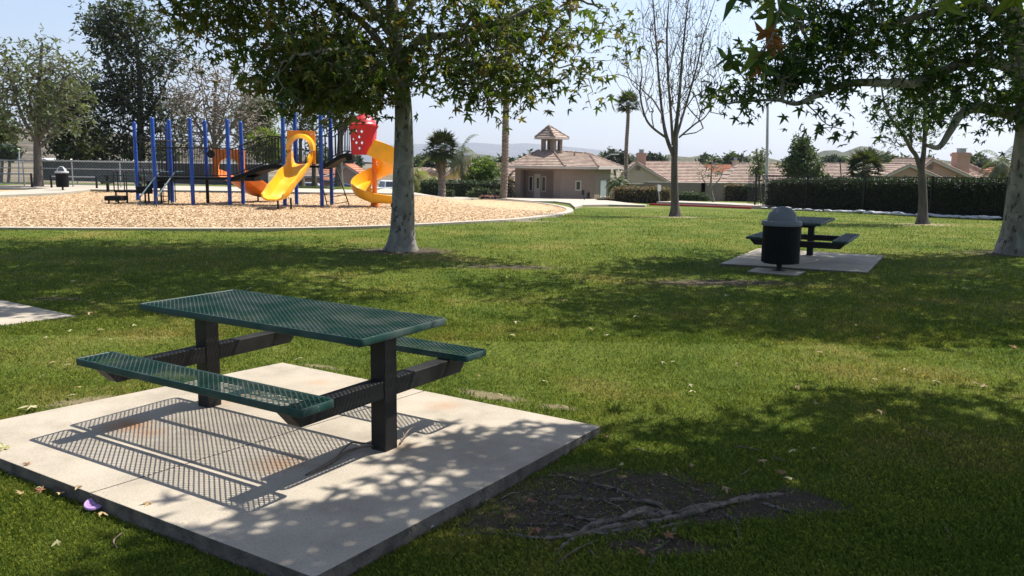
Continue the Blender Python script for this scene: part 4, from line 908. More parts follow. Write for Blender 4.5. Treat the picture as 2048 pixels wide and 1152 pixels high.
# hedge rows by the building and behind the play area
def hedge_px(u0, v0, u1, v1, y0, y1, h, dpt, n, ls, mat, label, seed, **k):
    return foliage_box('hedge', UY(u0, y0), UY(u1, y1), h, dpt, n, ls, mat, label, seed, **k)
hedge_px(838, 389, 990, 392, 70, 69, 1.25, 1.2, 1500, .17, 'lf_hedge', 'long low dark hedge behind the walkway, left of the park building', 6)
hedge_px(1221, 405, 1309, 410, 60, 56, .98, 1.3, 1100, .13, 'lf_redhedge', 'square clipped brownish hedge right of the park building', 7)
hedge_px(1441, 405, 1476, 406, 74, 73, 1.45, 1.4, 500, .15, 'lf_redhedge', 'reddish leaved hedge block against the garden wall', 8)
hedge_px(1476, 405, 1506, 407, 73, 72, 1.35, 1.5, 500, .15, 'lf_hedge', 'dark green hedge block against the wall beside the iron fence', 9)
for k, (u, y, w_, h) in enumerate([(893, 66, .9, .62), (943, 66, .8, .5), (958, 65.5, 1.3, .75), (990, 65.5, 1.0, .65)]):
    foliage_box('box_shrub', UY(u-w_*12, y), UY(u+w_*12, y), h, .7, 170, .12, 'lf_box', ['lone clipped cube shrub under the stout fan palm', 'small cube shrub left of the widest one in the row', 'widest clipped cube shrub in the row before the dark hedge', 'clipped cube shrub nearest the tall palm trunk'][k], 30+k, 'shrub', 'cube shrubs before the low hedge')
for k, (u, y, w_, h) in enumerate([(1323, 74, 2.2, .75), (1341, 75, 1.3, .75), (1364, 75, 1.7, .75), (1380, 75, 1.6, .72), (1400, 75, 1.7, .6)]):
    foliage_box('round_shrub', UY(u-w_*11, y), UY(u+w_*11, y), h*1.15, w_*.8, 260, .12, 'lf_box', ['widest round shrub, first beyond the sign post', 'small round shrub left of the bare tree trunk', 'round shrub just right of the bare tree trunk', 'middle round shrub of the row along the wall', 'last and lowest round shrub toward the small bare tree'][k], 40+k, 'shrub', 'round shrubs along the garden wall', rounded=1)
foliage_box('ground_shrub', UY(1186, 61), UY(1235, 60), .22, 1.4, 300, .10, 'lf_redhedge', 'low reddish ground cover at the foot of the building corner', 47, 'shrub')
M['lf_flower'] = leafmat('flower_pink', [(.5, .25, .25), (.35, .12, .10), (.12, .14, .05)], .2, tcol=(1, 1, 1))
foliage_box('flower_bed', UY(955, 64.5), UY(1000, 64.2), .22, .8, 220, .08, 'lf_flower', 'low pink flowers in front of the cube shrubs', 48, 'flowers')

# ------------------------------------------------------------------ play structure
def wb(mb, name, mat, parent, org, **k):
    """build from world coordinates under a root standing at org"""
    mb.v = [(a-org[0], b-org[1], c-org[2]) for a, b, c in mb.v]
    return mb.build(name, mat, parent, **k)
PO = (-10.4, 31.8, .02)
play = empty('play_structure', PO, 0, 'playground climber with blue posts, black decks, yellow slides and a red hood', 'playground')
def at_depth(u, v, y): return P(u, v, y)
def col(u, y): return (u-1024)/FPX*y+.0133*(EYE-.0)
posts = [('p1', 275.5, 34.0, 3.14), ('p2', 311, 31.0, 3.18), ('p3', 344, 32.4, 3.18), ('p3b', 339.5, 34.0, 3.08), ('p4', 385, 31.2, 3.19), ('p5', 414.5, 32.2, 3.16), ('p6', 458.5, 31.5, 3.19), ('p7', 485, 32.3, 3.14),
         ('p8', 568, 31.3, 4.35), ('p9', 591.5, 32.4, 4.35), ('p10', 642, 31.4, 4.35), ('p11', 661.5, 32.4, 4.35)]
PP = {}
for n_, u, y, h in posts:
    x = col(u, y); PP[n_] = (x, y, h); mb = MB(); lo = -.1 if n_ != 'p5' else 1.05
    mb.lathe([(.072, lo), (.072, h-.06), (.064, h-.025), (.04, h-.006), (0, h)], (x, y, 0), 16)
    for zc in ((1.02, 1.95, 2.12) if h < 3.5 else (1.5, 2.6, 2.75)):
        mb.lathe([(.072, zc-.04), (.084, zc-.035), (.084, zc+.035), (.072, zc+.04)], (x, y, 0), 16)
    wb(mb, 'post', M['blue'], play, PO, smooth=True)
mb = MB(); x, y, h = PP['p5']; mb.lathe([(.062, -.1), (.062, 1.04)], (x, y, 0), 14); wb(mb, 'lower_post', M['blackm'], play, PO, smooth=True)
def deck(name, pts, z, th=.09):
    mb = MB(); mb.prism([p[:2] for p in pts], z-th, z); return wb(mb, name, M['deckm'], play, PO, bevel=.008)
def pin(a): return np.array(PP[a][:2])
deck('deck', [pin('p2'), pin('p4'), (PP['p5'][0], PP['p5'][1]), (PP['p2'][0]+.25, 32.3)], 1.03)
deck('deck', [pin('p4')+[.03, 0], pin('p6'), pin('p7'), pin('p5')+[.03, 0]], 1.03)
deck('deck', [pin('p2')+[-.02, .1], (PP['p2'][0]+.2, 32.32), (PP['p3b'][0]+.6, 34.0), pin('p3b'), pin('p1')+[.9, -.6]], 1.0)
deck('deck', [pin('p8'), pin('p10'), pin('p11'), pin('p9')], 1.52)
def rail(a, b, za, zb, h, nb, name='railing', n0=0, mat='blackm', bot=.07, r=.017):
    """balusters between a sloped lower and upper rail; a,b = (x,y)"""
    mb = MB(); A = np.array([*a, za]); B_ = np.array([*b, zb])
    up = np.array([0, 0, 1.])
    mb.tube([tuple(A+up*h), tuple(B_+up*h)], r*1.3, 8); mb.tube([tuple(A+up*bot), tuple(B_+up*bot)], r*1.2, 8)
    for k in range(nb):
        t = (k+.5)/nb; p = A+(B_-A)*t; mb.tube([tuple(p+up*bot), tuple(p+up*h)], r*.85, 6, False)
    return wb(mb, name, M[mat], play, PO)
rail(pin('p2'), pin('p4'), 1.03, 1.03, 1.08, 11); rail(pin('p4'), pin('p6'), 1.03, 1.03, 1.08, 11)
rail(pin('p5'), (PP['p2'][0]+.2, 32.3), 1.03, 1.03, 1.08, 10); rail((PP['p3b'][0]+.1, 34), pin('p1'), 1.03, 1.03, 1.5, 4)
# steering wheel disc on the rail
mb = MB(); c = P(422, 308, 31.7); mb.lathe([(0, -.02), (.15, -.02), (.15, .02), (0, .02)], (0, 0, 0), 20)
mb.v = [(c[0]+a, c[1]+z, c[2]+b) for a, b, z in mb.v]; wb(mb, 'steering_wheel', M['blackm'], play, PO, smooth=True)
# horizontal overhead bars at the left bay
mb = MB(); mb.tube([(PP['p1'][0], 34, 2.36), (PP['p3b'][0], 34, 2.36), (PP['p5'][0], 32.3, 2.36)], .022, 8)
mb.tube([(PP['p2'][0], 31.0, 2.36), (PP['p2'][0]+.25, 32.3, 2.36)], .022, 8); wb(mb, 'overhead_bar', M['blackm'], play, PO)
# tall hoop climber in front of the left bay
mb = MB(); xx = col(345, 31.6)
for dx in (0, .62):
    pass
arch = [(col(318, 33.0)+.2, 33.0, 0)]+[(col(338, 33)+.0+.24*cos(pi-a), 33.0, 2.55+.24*sin(pi-a)) for a in np.linspace(0, pi, 9)]
arch[0] = (arch[1][0], 33.0, -.05); arch.append((arch[-1][0], 33.0, -.05)); mb.tube(arch, .02, 8)
a2 = [(x+.32, 31.55, z) for x, yy, z in arch]; mb.tube(a2, .02, 8)
for z in np.arange(.3, 2.2, .3): mb.tube([(a2[1][0], 31.55, z), (a2[-2][0], 31.55, z)], .014, 6)
wb(mb, 'hoop_ladder', M['blackm'], play, PO)
# sloped hand rails of the entry steps
for du in (0, 1):
    u0, v0, u1, v1 = ((280, 399, 320.5, 344), (312.5, 401, 352, 343.5))[du]
    y0 = 29.9 if du == 0 else 29.6
    mb = MB(); a = P(u0, v0-4, y0); b = P(u1, v1, 31.2 if du == 0 else 31.1)
    mb.tube([(a[0], a[1], -.1), (a[0], a[1], a[2]-.02), (a[0]+.03, a[1], a[2]+.05), (b[0]-.06, b[1], b[2]-.03), b, (b[0]+.22, b[1]+.2, b[2]-.0)], .026, 8)
    wb(mb, 'handrail', M['handrail'], play, PO, smooth=True)
# transfer station: low step, landing, risers up to the deck
def slab(name, u0, u1, y0, y1, z, th, sk=0):
    mb = MB(); x0, x1 = col(u0, y0), col(u1, y0); mb.box(((x0+x1)/2, (y0+y1)/2, z-th/2), (x1-x0, y1-y0, th), 0, .012)
    if sk: mb.box(((x0+x1)/2, y0+.03, z-th-sk/2), (x1-x0-.06, .03, sk))
    return wb(mb, name, M['deckm'], play, PO)
slab('step', 208, 241, 31.0, 31.6, .30, .17); slab('landing', 228, 273, 31.3, 32.4, .50, .07)
slab('step', 271, 306, 31.3, 32.3, .66, .05, .22); slab('step', 292, 330, 31.5, 32.4, .86, .05, .22)
mb = MB()
for u, y_, z in ((217, 31.2, .15), (236, 31.2, .2), (254, 31.6, .45), (290, 31.7, .45), (232, 32.2, .45), (297, 32.3, .6), (322, 32.0, .7)):
    mb = MB(); mb.tube([(col(u, y_), y_, -.1), (col(u, y_), y_, z)], .035, 8); wb(mb, 'leg', M['blackm'], play, PO)
def hoop(xa, ya, xb, yb, z0, z1, r=.022):
    mb = MB(); mb.tube([(xa, ya, z0), (xa, ya, z1-.12), (xa+(xb-xa)*.12, ya+(yb-ya)*.12, z1-.03), (xa+(xb-xa)*.3, ya+(yb-ya)*.3, z1), (xb-(xb-xa)*.3, yb-(yb-ya)*.3, z1), (xb-(xb-xa)*.12, yb-(yb-ya)*.12, z1-.03), (xb, yb, z1-.12), (xb, yb, z0)], r, 8)
    return wb(mb, 'grab_rail', M['blackm'], play, PO, smooth=True)
hoop(col(229, 31.4), 31.4, col(237, 32.2), 32.2, .45, 1.25); hoop(col(252, 31.5), 31.4, col(254, 32.3), 32.3, .45, 1.25); hoop(col(286, 31.9), 31.6, col(290, 32.3), 32.3, .6, 1.3)
# arched bridge from the low to the tall deck
def bridge(a0, a1, b0, b1, z0, z1, nseg, nm, peak=.18, h=1.02, top_ext=0):
    ms = MB(); n = nseg; bl = []
    for side, (s, e) in enumerate(((a0, a1), (b0, b1))):
        s = np.array(s); e = np.array(e); low = []; 
        for k in range(n+1):
            t = k/n; p = s+(e-s)*t; z = z0+(z1-z0)*(t*t*(3-2*t))+peak*sin(pi*t); low.append((p[0], p[1], z))
        bl.append(low)
        mr = MB(); mr.tube([(p[0], p[1], p[2]+h) for p in low], .022, 8); mr.tube([(p[0], p[1], p[2]+.08) for p in low], .02, 8)
        nb = int(np.hypot(*(e-s))/.115)
        for k in range(nb):
            t = (k+.5)/nb; i = min(n-1, int(t*n)); f = t*n-i; q = [low[i][j]*(1-f)+low[i+1][j]*f for j in range(3)]
            mr.tube([(q[0], q[1], q[2]+.08), (q[0], q[1], q[2]+h)], .017, 6, False)
        wb(mr, 'bridge_railing', M['blackm'], play, PO)
    for k in range(n):
        A, B_, C, D = bl[0][k], bl[0][k+1], bl[1][k+1], bl[1][k]
        for q in (A, B_, C, D): pass
        ms.add([A, B_, C, D]+[(q[0], q[1], q[2]-.16) for q in (A, B_, C, D)], [(0, 1, 2, 3), (7, 6, 5, 4), (0, 4, 5, 1), (1, 5, 6, 2), (2, 6, 7, 3), (3, 7, 4, 0)])
    return wb(ms, nm, M['deckm'], play, PO)
bridge(PP['p6'][:2], PP['p8'][:2], PP['p7'][:2], PP['p9'][:2], 1.03, 1.52, 8, 'bridge_deck', .12)
mb = MB(); a = PP['p6']; mb.box((a[0]+.8, 31.9, .98), (.34, 1.0, .14)); wb(mb, 'bridge_bracket', M['deckm'], play, PO)
hd = (col(727, 31.6), 31.7)      # centre of the red hood
bridge(PP['p10'][:2], (hd[0]-.50, 31.35), PP['p11'][:2], (hd[0]-.50, 32.35), 1.55, 1.98, 6, 'bridge_deck', .06)
mb = MB(); mb.box((hd[0]-.52, 31.85, 1.80), (.22, .95, .16)); wb(mb, 'bridge_bracket', M['deckm'], play, PO)
# back rail of the tall deck
rail(pin('p9'), pin('p11'), 1.52, 1.52, 1.1, 9)
# leaning rope-rung ladder under the tall deck
mb = MB()
for dx in (0, .85): mb.tube([(PP['p11'][0]-.55+dx*.0, 32.6, 1.45)if dx == 0 else (PP['p11'][0]+.15, 32.6, 1.45), (col(654, 32)+.0+dx*1.0-.0, 31.9, -.05)], .022, 6)
xa, xb = PP['p11'][0]-.55, PP['p11'][0]+.15
for t in (.12, .3, .48, .66, .84):
    l = (xa+(col(654, 32)-xa)*(1-t), 32.6-.7*(1-t), 1.45*t); r_ = (xb+(col(654, 32)+.85-xb)*(1-t), 32.6-.7*(1-t), 1.45*t)
    mb.tube([l, ((l[0]+r_[0])/2, l[1], l[2]-.09), r_], .014, 6)
wb(mb, 'rung_ladder', M['blackm'], play, PO)
# ---- front yellow slide
pc0, pc1 = P(574.8, 300, 31.15), P(630.5, 300, 31.15); pz0, pz1 = P(600, 327, 31.15)[2], P(600, 261, 31.15)[2]
xc = (pc0[0]+pc1[0])/2+.03; wpan = pc1[0]-pc0[0]; zc = 2.02; rh = .40
mb = MB(); nA = 20; ya, yb_ = 31.12, 31.20
arcp = [(xc+rh*cos(a), zc+.12+rh*sin(a)) for a in np.linspace(0, pi, nA)]+[(xc-rh, 1.56), (xc+rh, 1.56)]
def outer(x, z):
    """project onto the panel outline"""
    dx, dz = x-xc, z-(zc+.12); s = 1e9
    if dx: s = min(s, ((pc1[0]-xc) if dx > 0 else (pc0[0]-xc))/dx)
    if dz: s = min(s, ((pz1-(zc+.12)) if dz > 0 else (pz0-(zc+.12)))/dz)
    return (xc+dx*s, zc+.12+dz*s)
inn = [(xc+rh*cos(a), zc+.12+rh*sin(a)) for a in np.linspace(-.25*pi, 1.25*pi, 32)]
inn[0] = (xc+rh, 1.58); inn[-1] = (xc-rh, 1.58)
for k in range(len(inn)-1):
    a, b = inn[k], inn[k+1]; c, d = outer(*b), outer(*a)
    if k == 0: d = (pc1[0], pz0)
    if k == len(inn)-2: c = (pc0[0], pz0)
    for yy, flip in ((ya, 0), (yb_, 1)):
        q = [(a[0], yy, a[1]), (b[0], yy, b[1]), (c[0], yy, c[1]), (d[0], yy, d[1])]; mb.add(q if flip else q[::-1], [(0, 1, 2, 3)])
    mb.add([(a[0], ya, a[1]), (b[0], ya, b[1]), (b[0], yb_, b[1]), (a[0], yb_, a[1])], [(0, 1, 2, 3)])
    mb.add([(d[0], ya, d[1]), (c[0], ya, c[1]), (c[0], yb_, c[1]), (d[0], yb_, d[1])], [(3, 2, 1, 0)])
for xx in (pc0[0]+.25, pc1[0]-.25): pass
mb.box((xc, 31.16, (pz0+1.58)/2), (wpan-.02, .07, 1.58-pz0-.01))
wb(mb, 'slide_entrance_panel', M['yellow_panel'] if 'yellow_panel' in M else M['orangey'] if 'orangey' in M else M['yellow'], play, PO)
mb = MB(); mb.box((pc1[0]-.12, 31.112, pz1-.13), (.08, .006, .07)); wb(mb, 'sticker', M['trim'], play, PO)
# hood ring
mb = MB(); ringp = []
for k, a in enumerate(np.linspace(-.05*pi, 1.05*pi, 20)):
    ca_, sa_ = cos(a), sin(a)
    for r_, yy in ((rh+.0, 31.12), (rh+.13, 31.02), (rh+.10, 30.78), (rh-.02, 30.70), (rh-.05, 30.95), (rh-.03, 31.12)):
        ringp.append((xc+r_*ca_, yy, zc+.12+r_*sa_))
F = [(i*6+k, (i+1)*6+k, (i+1)*6+(k+1) % 6, i*6+(k+1) % 6) for i in range(19) for k in range(6)]+[(0, 1, 2, 3, 4, 5), tuple(19*6+5-k for k in range(6))]
mb.add(ringp, F); wb(mb, 'slide_hood', M['yellow'], play, PO, smooth=True)
def chute(path, widths, lip, mat, name, wall=.035, hs=None, prof=None):
    """open trough along a path: [(x,y,z)], side walls lip high; a real thickness"""
    n = len(path); V = []; F = []; P_ = [np.array(p, float) for p in path]
    sec = None
    for i, p in enumerate(P_):
        t = P_[min(i+1, n-1)]-P_[max(0, i-1)]; t /= np.linalg.norm(t); s = np.cross(t, [0, 0, 1]); s /= np.linalg.norm(s); u = np.cross(s, t)
        hw = widths[i]/2; L_ = lip[i] if isinstance(lip, (list, tuple)) else (lip, lip)
        if not isinstance(L_, (list, tuple)): L_ = (L_, L_)
        ll, lr = L_
        inner_ = [(-hw, ll), (-hw+.03, ll*.45), (-hw*.80, .05), (-hw*.45, 0), (hw*.45, 0), (hw*.80, .05), (hw-.03, lr*.45), (hw, lr)]
        outer_ = [(hw+wall*1.6, lr-.01), (hw+wall, lr*.4), (hw*.86, -wall*.6), (hw*.45, -wall*1.5), (-hw*.45, -wall*1.5), (-hw*.86, -wall*.6), (-hw-wall, ll*.4), (-hw-wall*1.6, ll-.01)]
        for a, b in inner_+outer_: V.append(tuple(p+s*a+u*b))
    k = 16
    for i in range(n-1):
        for j in range(k):
            F.append((i*k+j, i*k+(j+1) % k, (i+1)*k+(j+1) % k, (i+1)*k+j))
    F.append(tuple(range(k-1, -1, -1))); F.append(tuple((n-1)*k+j for j in range(k)))
    mb = MB(); mb.add(V, F); return wb(mb, name, M[mat], play, PO, smooth=True)
e0 = np.array([xc, 31.15, 1.56]); ex = P(550, 392, 28.75); ctrl = [(xc, 31.2, 1.56), (xc, 31.0, 1.52), (xc-.03, 30.75, 1.36), (xc-.10, 30.35, 1.12), (xc-.15, 30.05, .98), (xc-.20, 29.8, .86), (xc-.27, 29.45, .62), (xc-.34, 29.15, .46), (xc-.40, 28.9, .39), (xc-.44, 28.68, .37)]
pth = smooth3(ctrl, 4); nn_ = len(pth)
chute(pth, [.72+.06*sin(pi*i/nn_) for i in range(nn_)], [(.46 if i < nn_*.2 else .34-.20*max(0, (i/nn_-.82)/.18))*(1+.10*sin(i*.55)) for i in range(nn_)], 'yellow', 'slide')
for lx, ly in ((ex[0]-.02, 29.15), (ex[0]+.42, 29.2)): mb = MB(); mb.tube([(lx, ly, -.1), (lx, ly, .40)], .035, 8); wb(mb, 'leg', M['blackm'], play, PO)
# ---- orange slide at the back
px_, py_ = (PP['p5'][0]+.15, 32.3), (PP['p7'][0]+.0, 32.35)
mb = MB(); x0, x1 = px_[0], py_[0]+.05; w_ = x1-x0; yy0, yy1 = 32.42, 32.5; nA = 24
inn = [(x0+w_/2+(w_/2-.22)*cos(a), 1.22+.52*sin(a)**.6 if 0 < a < pi else 1.22) for a in np.linspace(0, pi, nA)]
inn = [(x1-.20, 1.0)]+inn+[(x0+.20, 1.0)]; N_ = len(inn)
out_ = []
for k, (x, z) in enumerate(inn):
    if k <= 1: out_.append((x1, 1.0 if k == 0 else 1.3))
    elif k >= N_-2: out_.append((x0, 1.0 if k == N_-1 else 1.3))
    else:
        t = (k-1)/(N_-3); a = t*pi; sx = max(-1, min(1, cos(a)*1.5)); sz = min(1, sin(a)*1.6); out_.append((x0+w_/2+w_/2*sx, 1.3+.78*sz))
for k in range(N_-1):
    a, b, c, d = inn[k], inn[k+1], out_[k+1], out_[k]
    mb.add([(q[0], yy, q[1]) for yy in (yy0, yy1) for q in (a, b, c, d)], [(3, 2, 1, 0), (4, 5, 6, 7), (0, 1, 5, 4), (2, 3, 7, 6)])
wb(mb, 'slide_entrance_panel', M['orange'], play, PO, smooth=True)
xm = (x0+x1)/2
ctrl = [(xm, 32.4, 1.02), (xm+.02, 32.7, .98), (xm+.2, 33.2, .80), (xm+.42, 33.7, .52), (xm+.65, 34.2, .28), (xm+.85, 34.6, .20), (xm+.95, 34.85, .20)]
pth = smooth3(ctrl, 4); chute(pth, [1.15]*len(pth), [.34-.14*max(0, (i/len(pth)-.7)/.3) for i in range(len(pth))], 'orange', 'slide')
mb = MB(); mb.tube([(xm+.62, 34.0, -.1), (xm+.62, 34.0, .3)], .035, 8); wb(mb, 'leg', M['blackm'], play, PO)
# ---- spiral slide
SC = (col(744.5, 31.6), 31.9)
mb = MB(); mb.lathe([(.09, -.1), (.09, 2.45), (0, 2.48)], (SC[0], SC[1], 0), 16); mb.lathe([(.16, -.05), (.16, .12), (.09, .14)], (SC[0], SC[1], 0), 16)
wb(mb, 'spiral_column', M['orange'], play, PO, smooth=True)
pth = []; wd = []; lp_ = []; n = 64; a0, a1 = R(258), R(630)
for k in range(n+1):
    t = k/n; a = a0+(a1-a0)*t; r_ = .50; z = 1.98-(1.98-.20)*(t**.95)
    pth.append((SC[0]+r_*cos(a), SC[1]+r_*sin(a), z)); wd.append(.66)
    li = .12; lo_ = .62 if t < .35 else .62-.28*min(1, (t-.35)/.4)
    lp_.append((li, lo_))
for q_ in (.2, .4, .6, .8, .95): pth.append((SC[0]+q_, SC[1]-.5, .20-.02*q_)); wd.append(.66); lp_.append((.14+.12*q_, .34-.10*q_))
chute(pth, wd, lp_, 'yellow', 'spiral_slide', .03)
mb = MB(); mb.tube([(SC[0]+.72, SC[1]-.5, -.1), (SC[0]+.72, SC[1]-.5, .16)], .04, 8); wb(mb, 'leg', M['blackm'], play, PO)
# ---- red hood with diamond holes and domed top
def shell(c, prof, n, a0, a1, holes, name, mat, th=.03, sq=4.0):
    """squarish shell with cut-outs; prof = [(r,z)] fine"""
    V = []; F = []; m_ = len(prof)
    for layer in (0, 1):
        for r_, z in prof:
            for k in range(n+1):
                a = a0+(a1-a0)*k/n; ca_, sa_ = cos(a), sin(a); q = (abs(ca_)**sq+abs(sa_)**sq)**(-1/sq); rr = (r_-layer*th)*q
                V.append((c[0]+rr*ca_, c[1]+rr*sa_, z))
    off = m_*(n+1)
    def hit(i, k):
        a = a0+(a1-a0)*(k+.5)/n; z = (prof[i][1]+prof[i+1][1])/2; x = prof[i][0]*cos(a)
        return any(abs(x-hx)/.045+abs(z-hz)/.065 < 1 and sin(a) < 0 for hx, hz in holes)
    hole = {(i, k) for i in range(m_-1) for k in range(n) if hit(i, k)}
    for i in range(m_-1):
        for k in range(n):
            if (i, k) in hole: continue
            q = (i*(n+1)+k, i*(n+1)+k+1, (i+1)*(n+1)+k+1, (i+1)*(n+1)+k)
            F.append(q); F.append(tuple(off+x for x in q[::-1]))
    for k in range(n): F.append((k+1, k, off+k, off+k+1))
    for i in range(m_-1):
        F.append((i*(n+1), (i+1)*(n+1), off+(i+1)*(n+1), off+i*(n+1)))
    mb = MB(); mb.add(V, F); return wb(mb, name, M[mat], play, PO, smooth=True)
hc = (hd[0]-.04, 31.75); zs = np.linspace(1.93, 3.02, 44)
prof = [(.435+.06*((z-1.93)/1.09)**2, z) for z in zs]
hl = [(-.18, 2.78), (.02, 2.78), (-.08, 2.58), (-.18, 2.37), (.02, 2.37), (-.08, 2.17), (-.28, 2.5)]
shell(hc, prof, 150, R(165), R(165+235), hl, 'slide_hood', 'red')
mb = MB(); dome = [(.53, 2.98), (.56, 3.01), (.55, 3.06), (.48, 3.10), (.46, 3.14), (.43, 3.20), (.37, 3.28), (.28, 3.35), (.20, 3.39), (.13, 3.41), (.12, 3.46), (0, 3.48)]
mb.lathe(dome+[(.40, 3.06), (.49, 2.99), (.53, 2.98)], (hc[0], hc[1], 0), 32); wb(mb, 'hood_dome', M['red'], play, PO, smooth=True)
# flared cheek of the hood over the spiral's mouth
mb = MB(); ck = [(hc[0]+.40, 1.95), (hc[0]+.34, 1.95)]
prf = [(.36, 1.94), (.37, 2.2), (.40, 2.45), (.46, 2.65), (.56, 2.85), (.64, 2.98)]
for k in range(len(prf)-1):
    (xa, za), (xb, zb) = prf[k], prf[k+1]
    for yy in (31.34,):
        mb.add([(hc[0]+.28, yy, za), (hc[0]+xa, yy-.02, za), (hc[0]+xb, yy-.02, zb), (hc[0]+.28, yy, zb), (hc[0]+.28, yy+.05, za), (hc[0]+xa, yy+.05, za), (hc[0]+xb, yy+.05, zb), (hc[0]+.28, yy+.05, zb)], [(0, 1, 2, 3), (7, 6, 5, 4), (1, 5, 6, 2), (0, 3, 7, 4), (0, 4, 5, 1), (3, 2, 6, 7)])
wb(mb, 'hood_cheek', M['red'], play, PO)

# ------------------------------------------------------------------ picnic tables
def mesh_plate(L_, W_, z, px=.042, py=.031, sw=.0066, th=.003):
    """expanded-metal sheet: a lattice of diamonds"""
    V = []; F = []; nx = int(round(L_/px)); ny = int(round(W_/py)); px = L_/nx; py = W_/ny
    for i in range(nx):
        for j in range(ny):
            for sgn in (0, 1):
                for half in (0, 1):
                    # each cell: X made of four short strands meeting mid-edges
                    x0, y0 = -L_/2+i*px, -W_/2+j*py
                    if sgn == 0: a = (x0, y0+py/2); b = (x0+px/2, y0 if half == 0 else y0+py)
                    else: a = (x0+px, y0+py/2); b = (x0+px/2, y0 if half == 0 else y0+py)
                    dx, dy = b[0]-a[0], b[1]-a[1]; l = math.hypot(dx, dy); ox, oy = -dy/l*sw/2, dx/l*sw/2; o = len(V)
                    V += [(a[0]-ox, a[1]-oy, z-th), (a[0]+ox, a[1]+oy, z-th), (a[0]+ox, a[1]+oy, z), (a[0]-ox, a[1]-oy, z), (b[0]-ox, b[1]-oy, z-th), (b[0]+ox, b[1]+oy, z-th), (b[0]+ox, b[1]+oy, z), (b[0]-ox, b[1]-oy, z)]
                    F += [(o+3, o+2, o+6, o+7), (o, o+4, o+5, o+1), (o, o+3, o+7, o+4), (o+1, o+5, o+6, o+2)]
    return V, F
def frame_ring(L_, W_, z, skirt=.042, rim=.016, rr=.03):
    """rounded rim with a skirt hanging from it"""
    def loop(ins, zz):
        o = []; r = max(.004, rr-ins)
        for cx, cy, a0 in ((L_/2-rr, W_/2-rr, 0), (-L_/2+rr, W_/2-rr, 90), (-L_/2+rr, -W_/2+rr, 180), (L_/2-rr, -W_/2+rr, 270)):
            for q in range(6): a = R(a0+18*q); o.append((cx+r*cos(a), cy+r*sin(a), zz))
        return o
    rings = [loop(.004, z-skirt), loop(0, z-skirt+.004), loop(0, z-.005), loop(.004, z), (loop(rim-.004, z)), loop(rim, z-.004), loop(rim, z-.011), loop(.010, z-.012), loop(.010, z-skirt)]
    V = sum(rings, []); F = []; n = 24; m_ = len(rings)
    for i in range(m_):
        for k in range(n): F.append((i*n+k, i*n+(k+1) % n, ((i+1) % m_)*n+(k+1) % n, ((i+1) % m_)*n+k))
    return V, F
TL, TW, BO, BW, BH, TH_, PS = 1.968, .793, .722, .2545, .478, .762, .80
def make_table():
    root = empty('picnic_table', (0, 0, 0))
    for nm, L_, W_, oy, z in (('tabletop', TL, TW, 0, TH_), ('bench', TL, BW, -BO, BH), ('bench', TL, BW, BO, BH)):
        fr = MB(); fr.add(*frame_ring(L_, W_, z)); fr.v = [(a, b+oy, c) for a, b, c in fr.v]
        fo = fr.build(nm, M['greenm'], root, smooth=True)
        mm = MB(); v, f = mesh_plate(L_-.026, W_-.026, z-.003); mm.add([(a, b+oy, c) for a, b, c in v], f); mm.build('expanded_metal', M['greenm'], fo)
    for sx in (-1, 1):
        x = sx*PS; p = MB(); p.box((x, 0, (TH_-.045)/2-.05), (.112, .112, TH_-.045+.1), 0, .006); p.build('post', M['darkpost'], root)
        # lower arm that carries the benches: box beam, ends cut back
        a = MB(); h1, h0, e, w_ = BH-.044, BH-.148, BO+.09, .052
        for (s0, s1) in ((-1, -.0585), (.0585, 1)):
            yo, yi = (s0*e, s1) if s0 == -1 else (s1*e, s0)
            ylow = yo-(.095 if yo > 0 else -.095)
            a.add([(x-w_, yo, h1), (x+w_, yo, h1), (x+w_, yi, h1), (x-w_, yi, h1), (x-w_, ylow, h0), (x+w_, ylow, h0), (x+w_, yi, h0), (x-w_, yi, h0)],
                  [(0, 1, 2, 3), (7, 6, 5, 4), (0, 4, 5, 1), (1, 5, 6, 2), (2, 6, 7, 3), (3, 7, 4, 0)])
        a.build('bench_arm', M['darkpost'], root, bevel=.003)
        t = MB(); h1, h0, e, w_ = TH_-.020, TH_-.088, TW/2-.035, .05
        t.add([(x-w_, -e, h1), (x+w_, -e, h1), (x+w_, e, h1), (x-w_, e, h1), (x-w_, -e+.10, h0), (x+w_, -e+.10, h0), (x+w_, e-.10, h0), (x-w_, e-.10, h0)],
              [(3, 2, 1, 0), (4, 5, 6, 7), (0, 1, 5, 4), (1, 2, 6, 5), (2, 3, 7, 6), (3, 0, 4, 7)])
        t.build('table_bracket', M['darkpost'], root, bevel=.003)
    c = MB(); c.box((0, 0, TH_-.022), (2*PS-.11, .03, .028)); c.build('centre_brace', M['darkpost'], root)
    return root
tb = make_table(); tb.location = (-1.4401, 5.2784, 0); tb.rotation_euler = (0, 0, -.5548)
tag(tb, 'green mesh picnic table with attached benches and black posts on the sunny front pad', 'picnic table', 'green mesh picnic tables')
t2 = copy_tree(tb); g0 = G(1615, 522); PADc = np.mean([p[:2] for p in PAD2], axis=0)
dv = np.array(PAD2[0][:2])-np.array(PAD2[1][:2]); t2.rotation_euler = (0, 0, math.atan2(dv[1], dv[0])); t2.location = (PADc[0]-.08, PADc[1]-.05, z2-.035)
t2['label'] = 'shaded green picnic table behind the domed waste bin on the right'
t3 = copy_tree(tb); q = UY(250, 42); t3.location = (q[0], q[1], q[2]+.1); t3.rotation_euler = (0, 0, .1); t3['label'] = 'distant dark picnic table at the chain link fence behind the play steps'
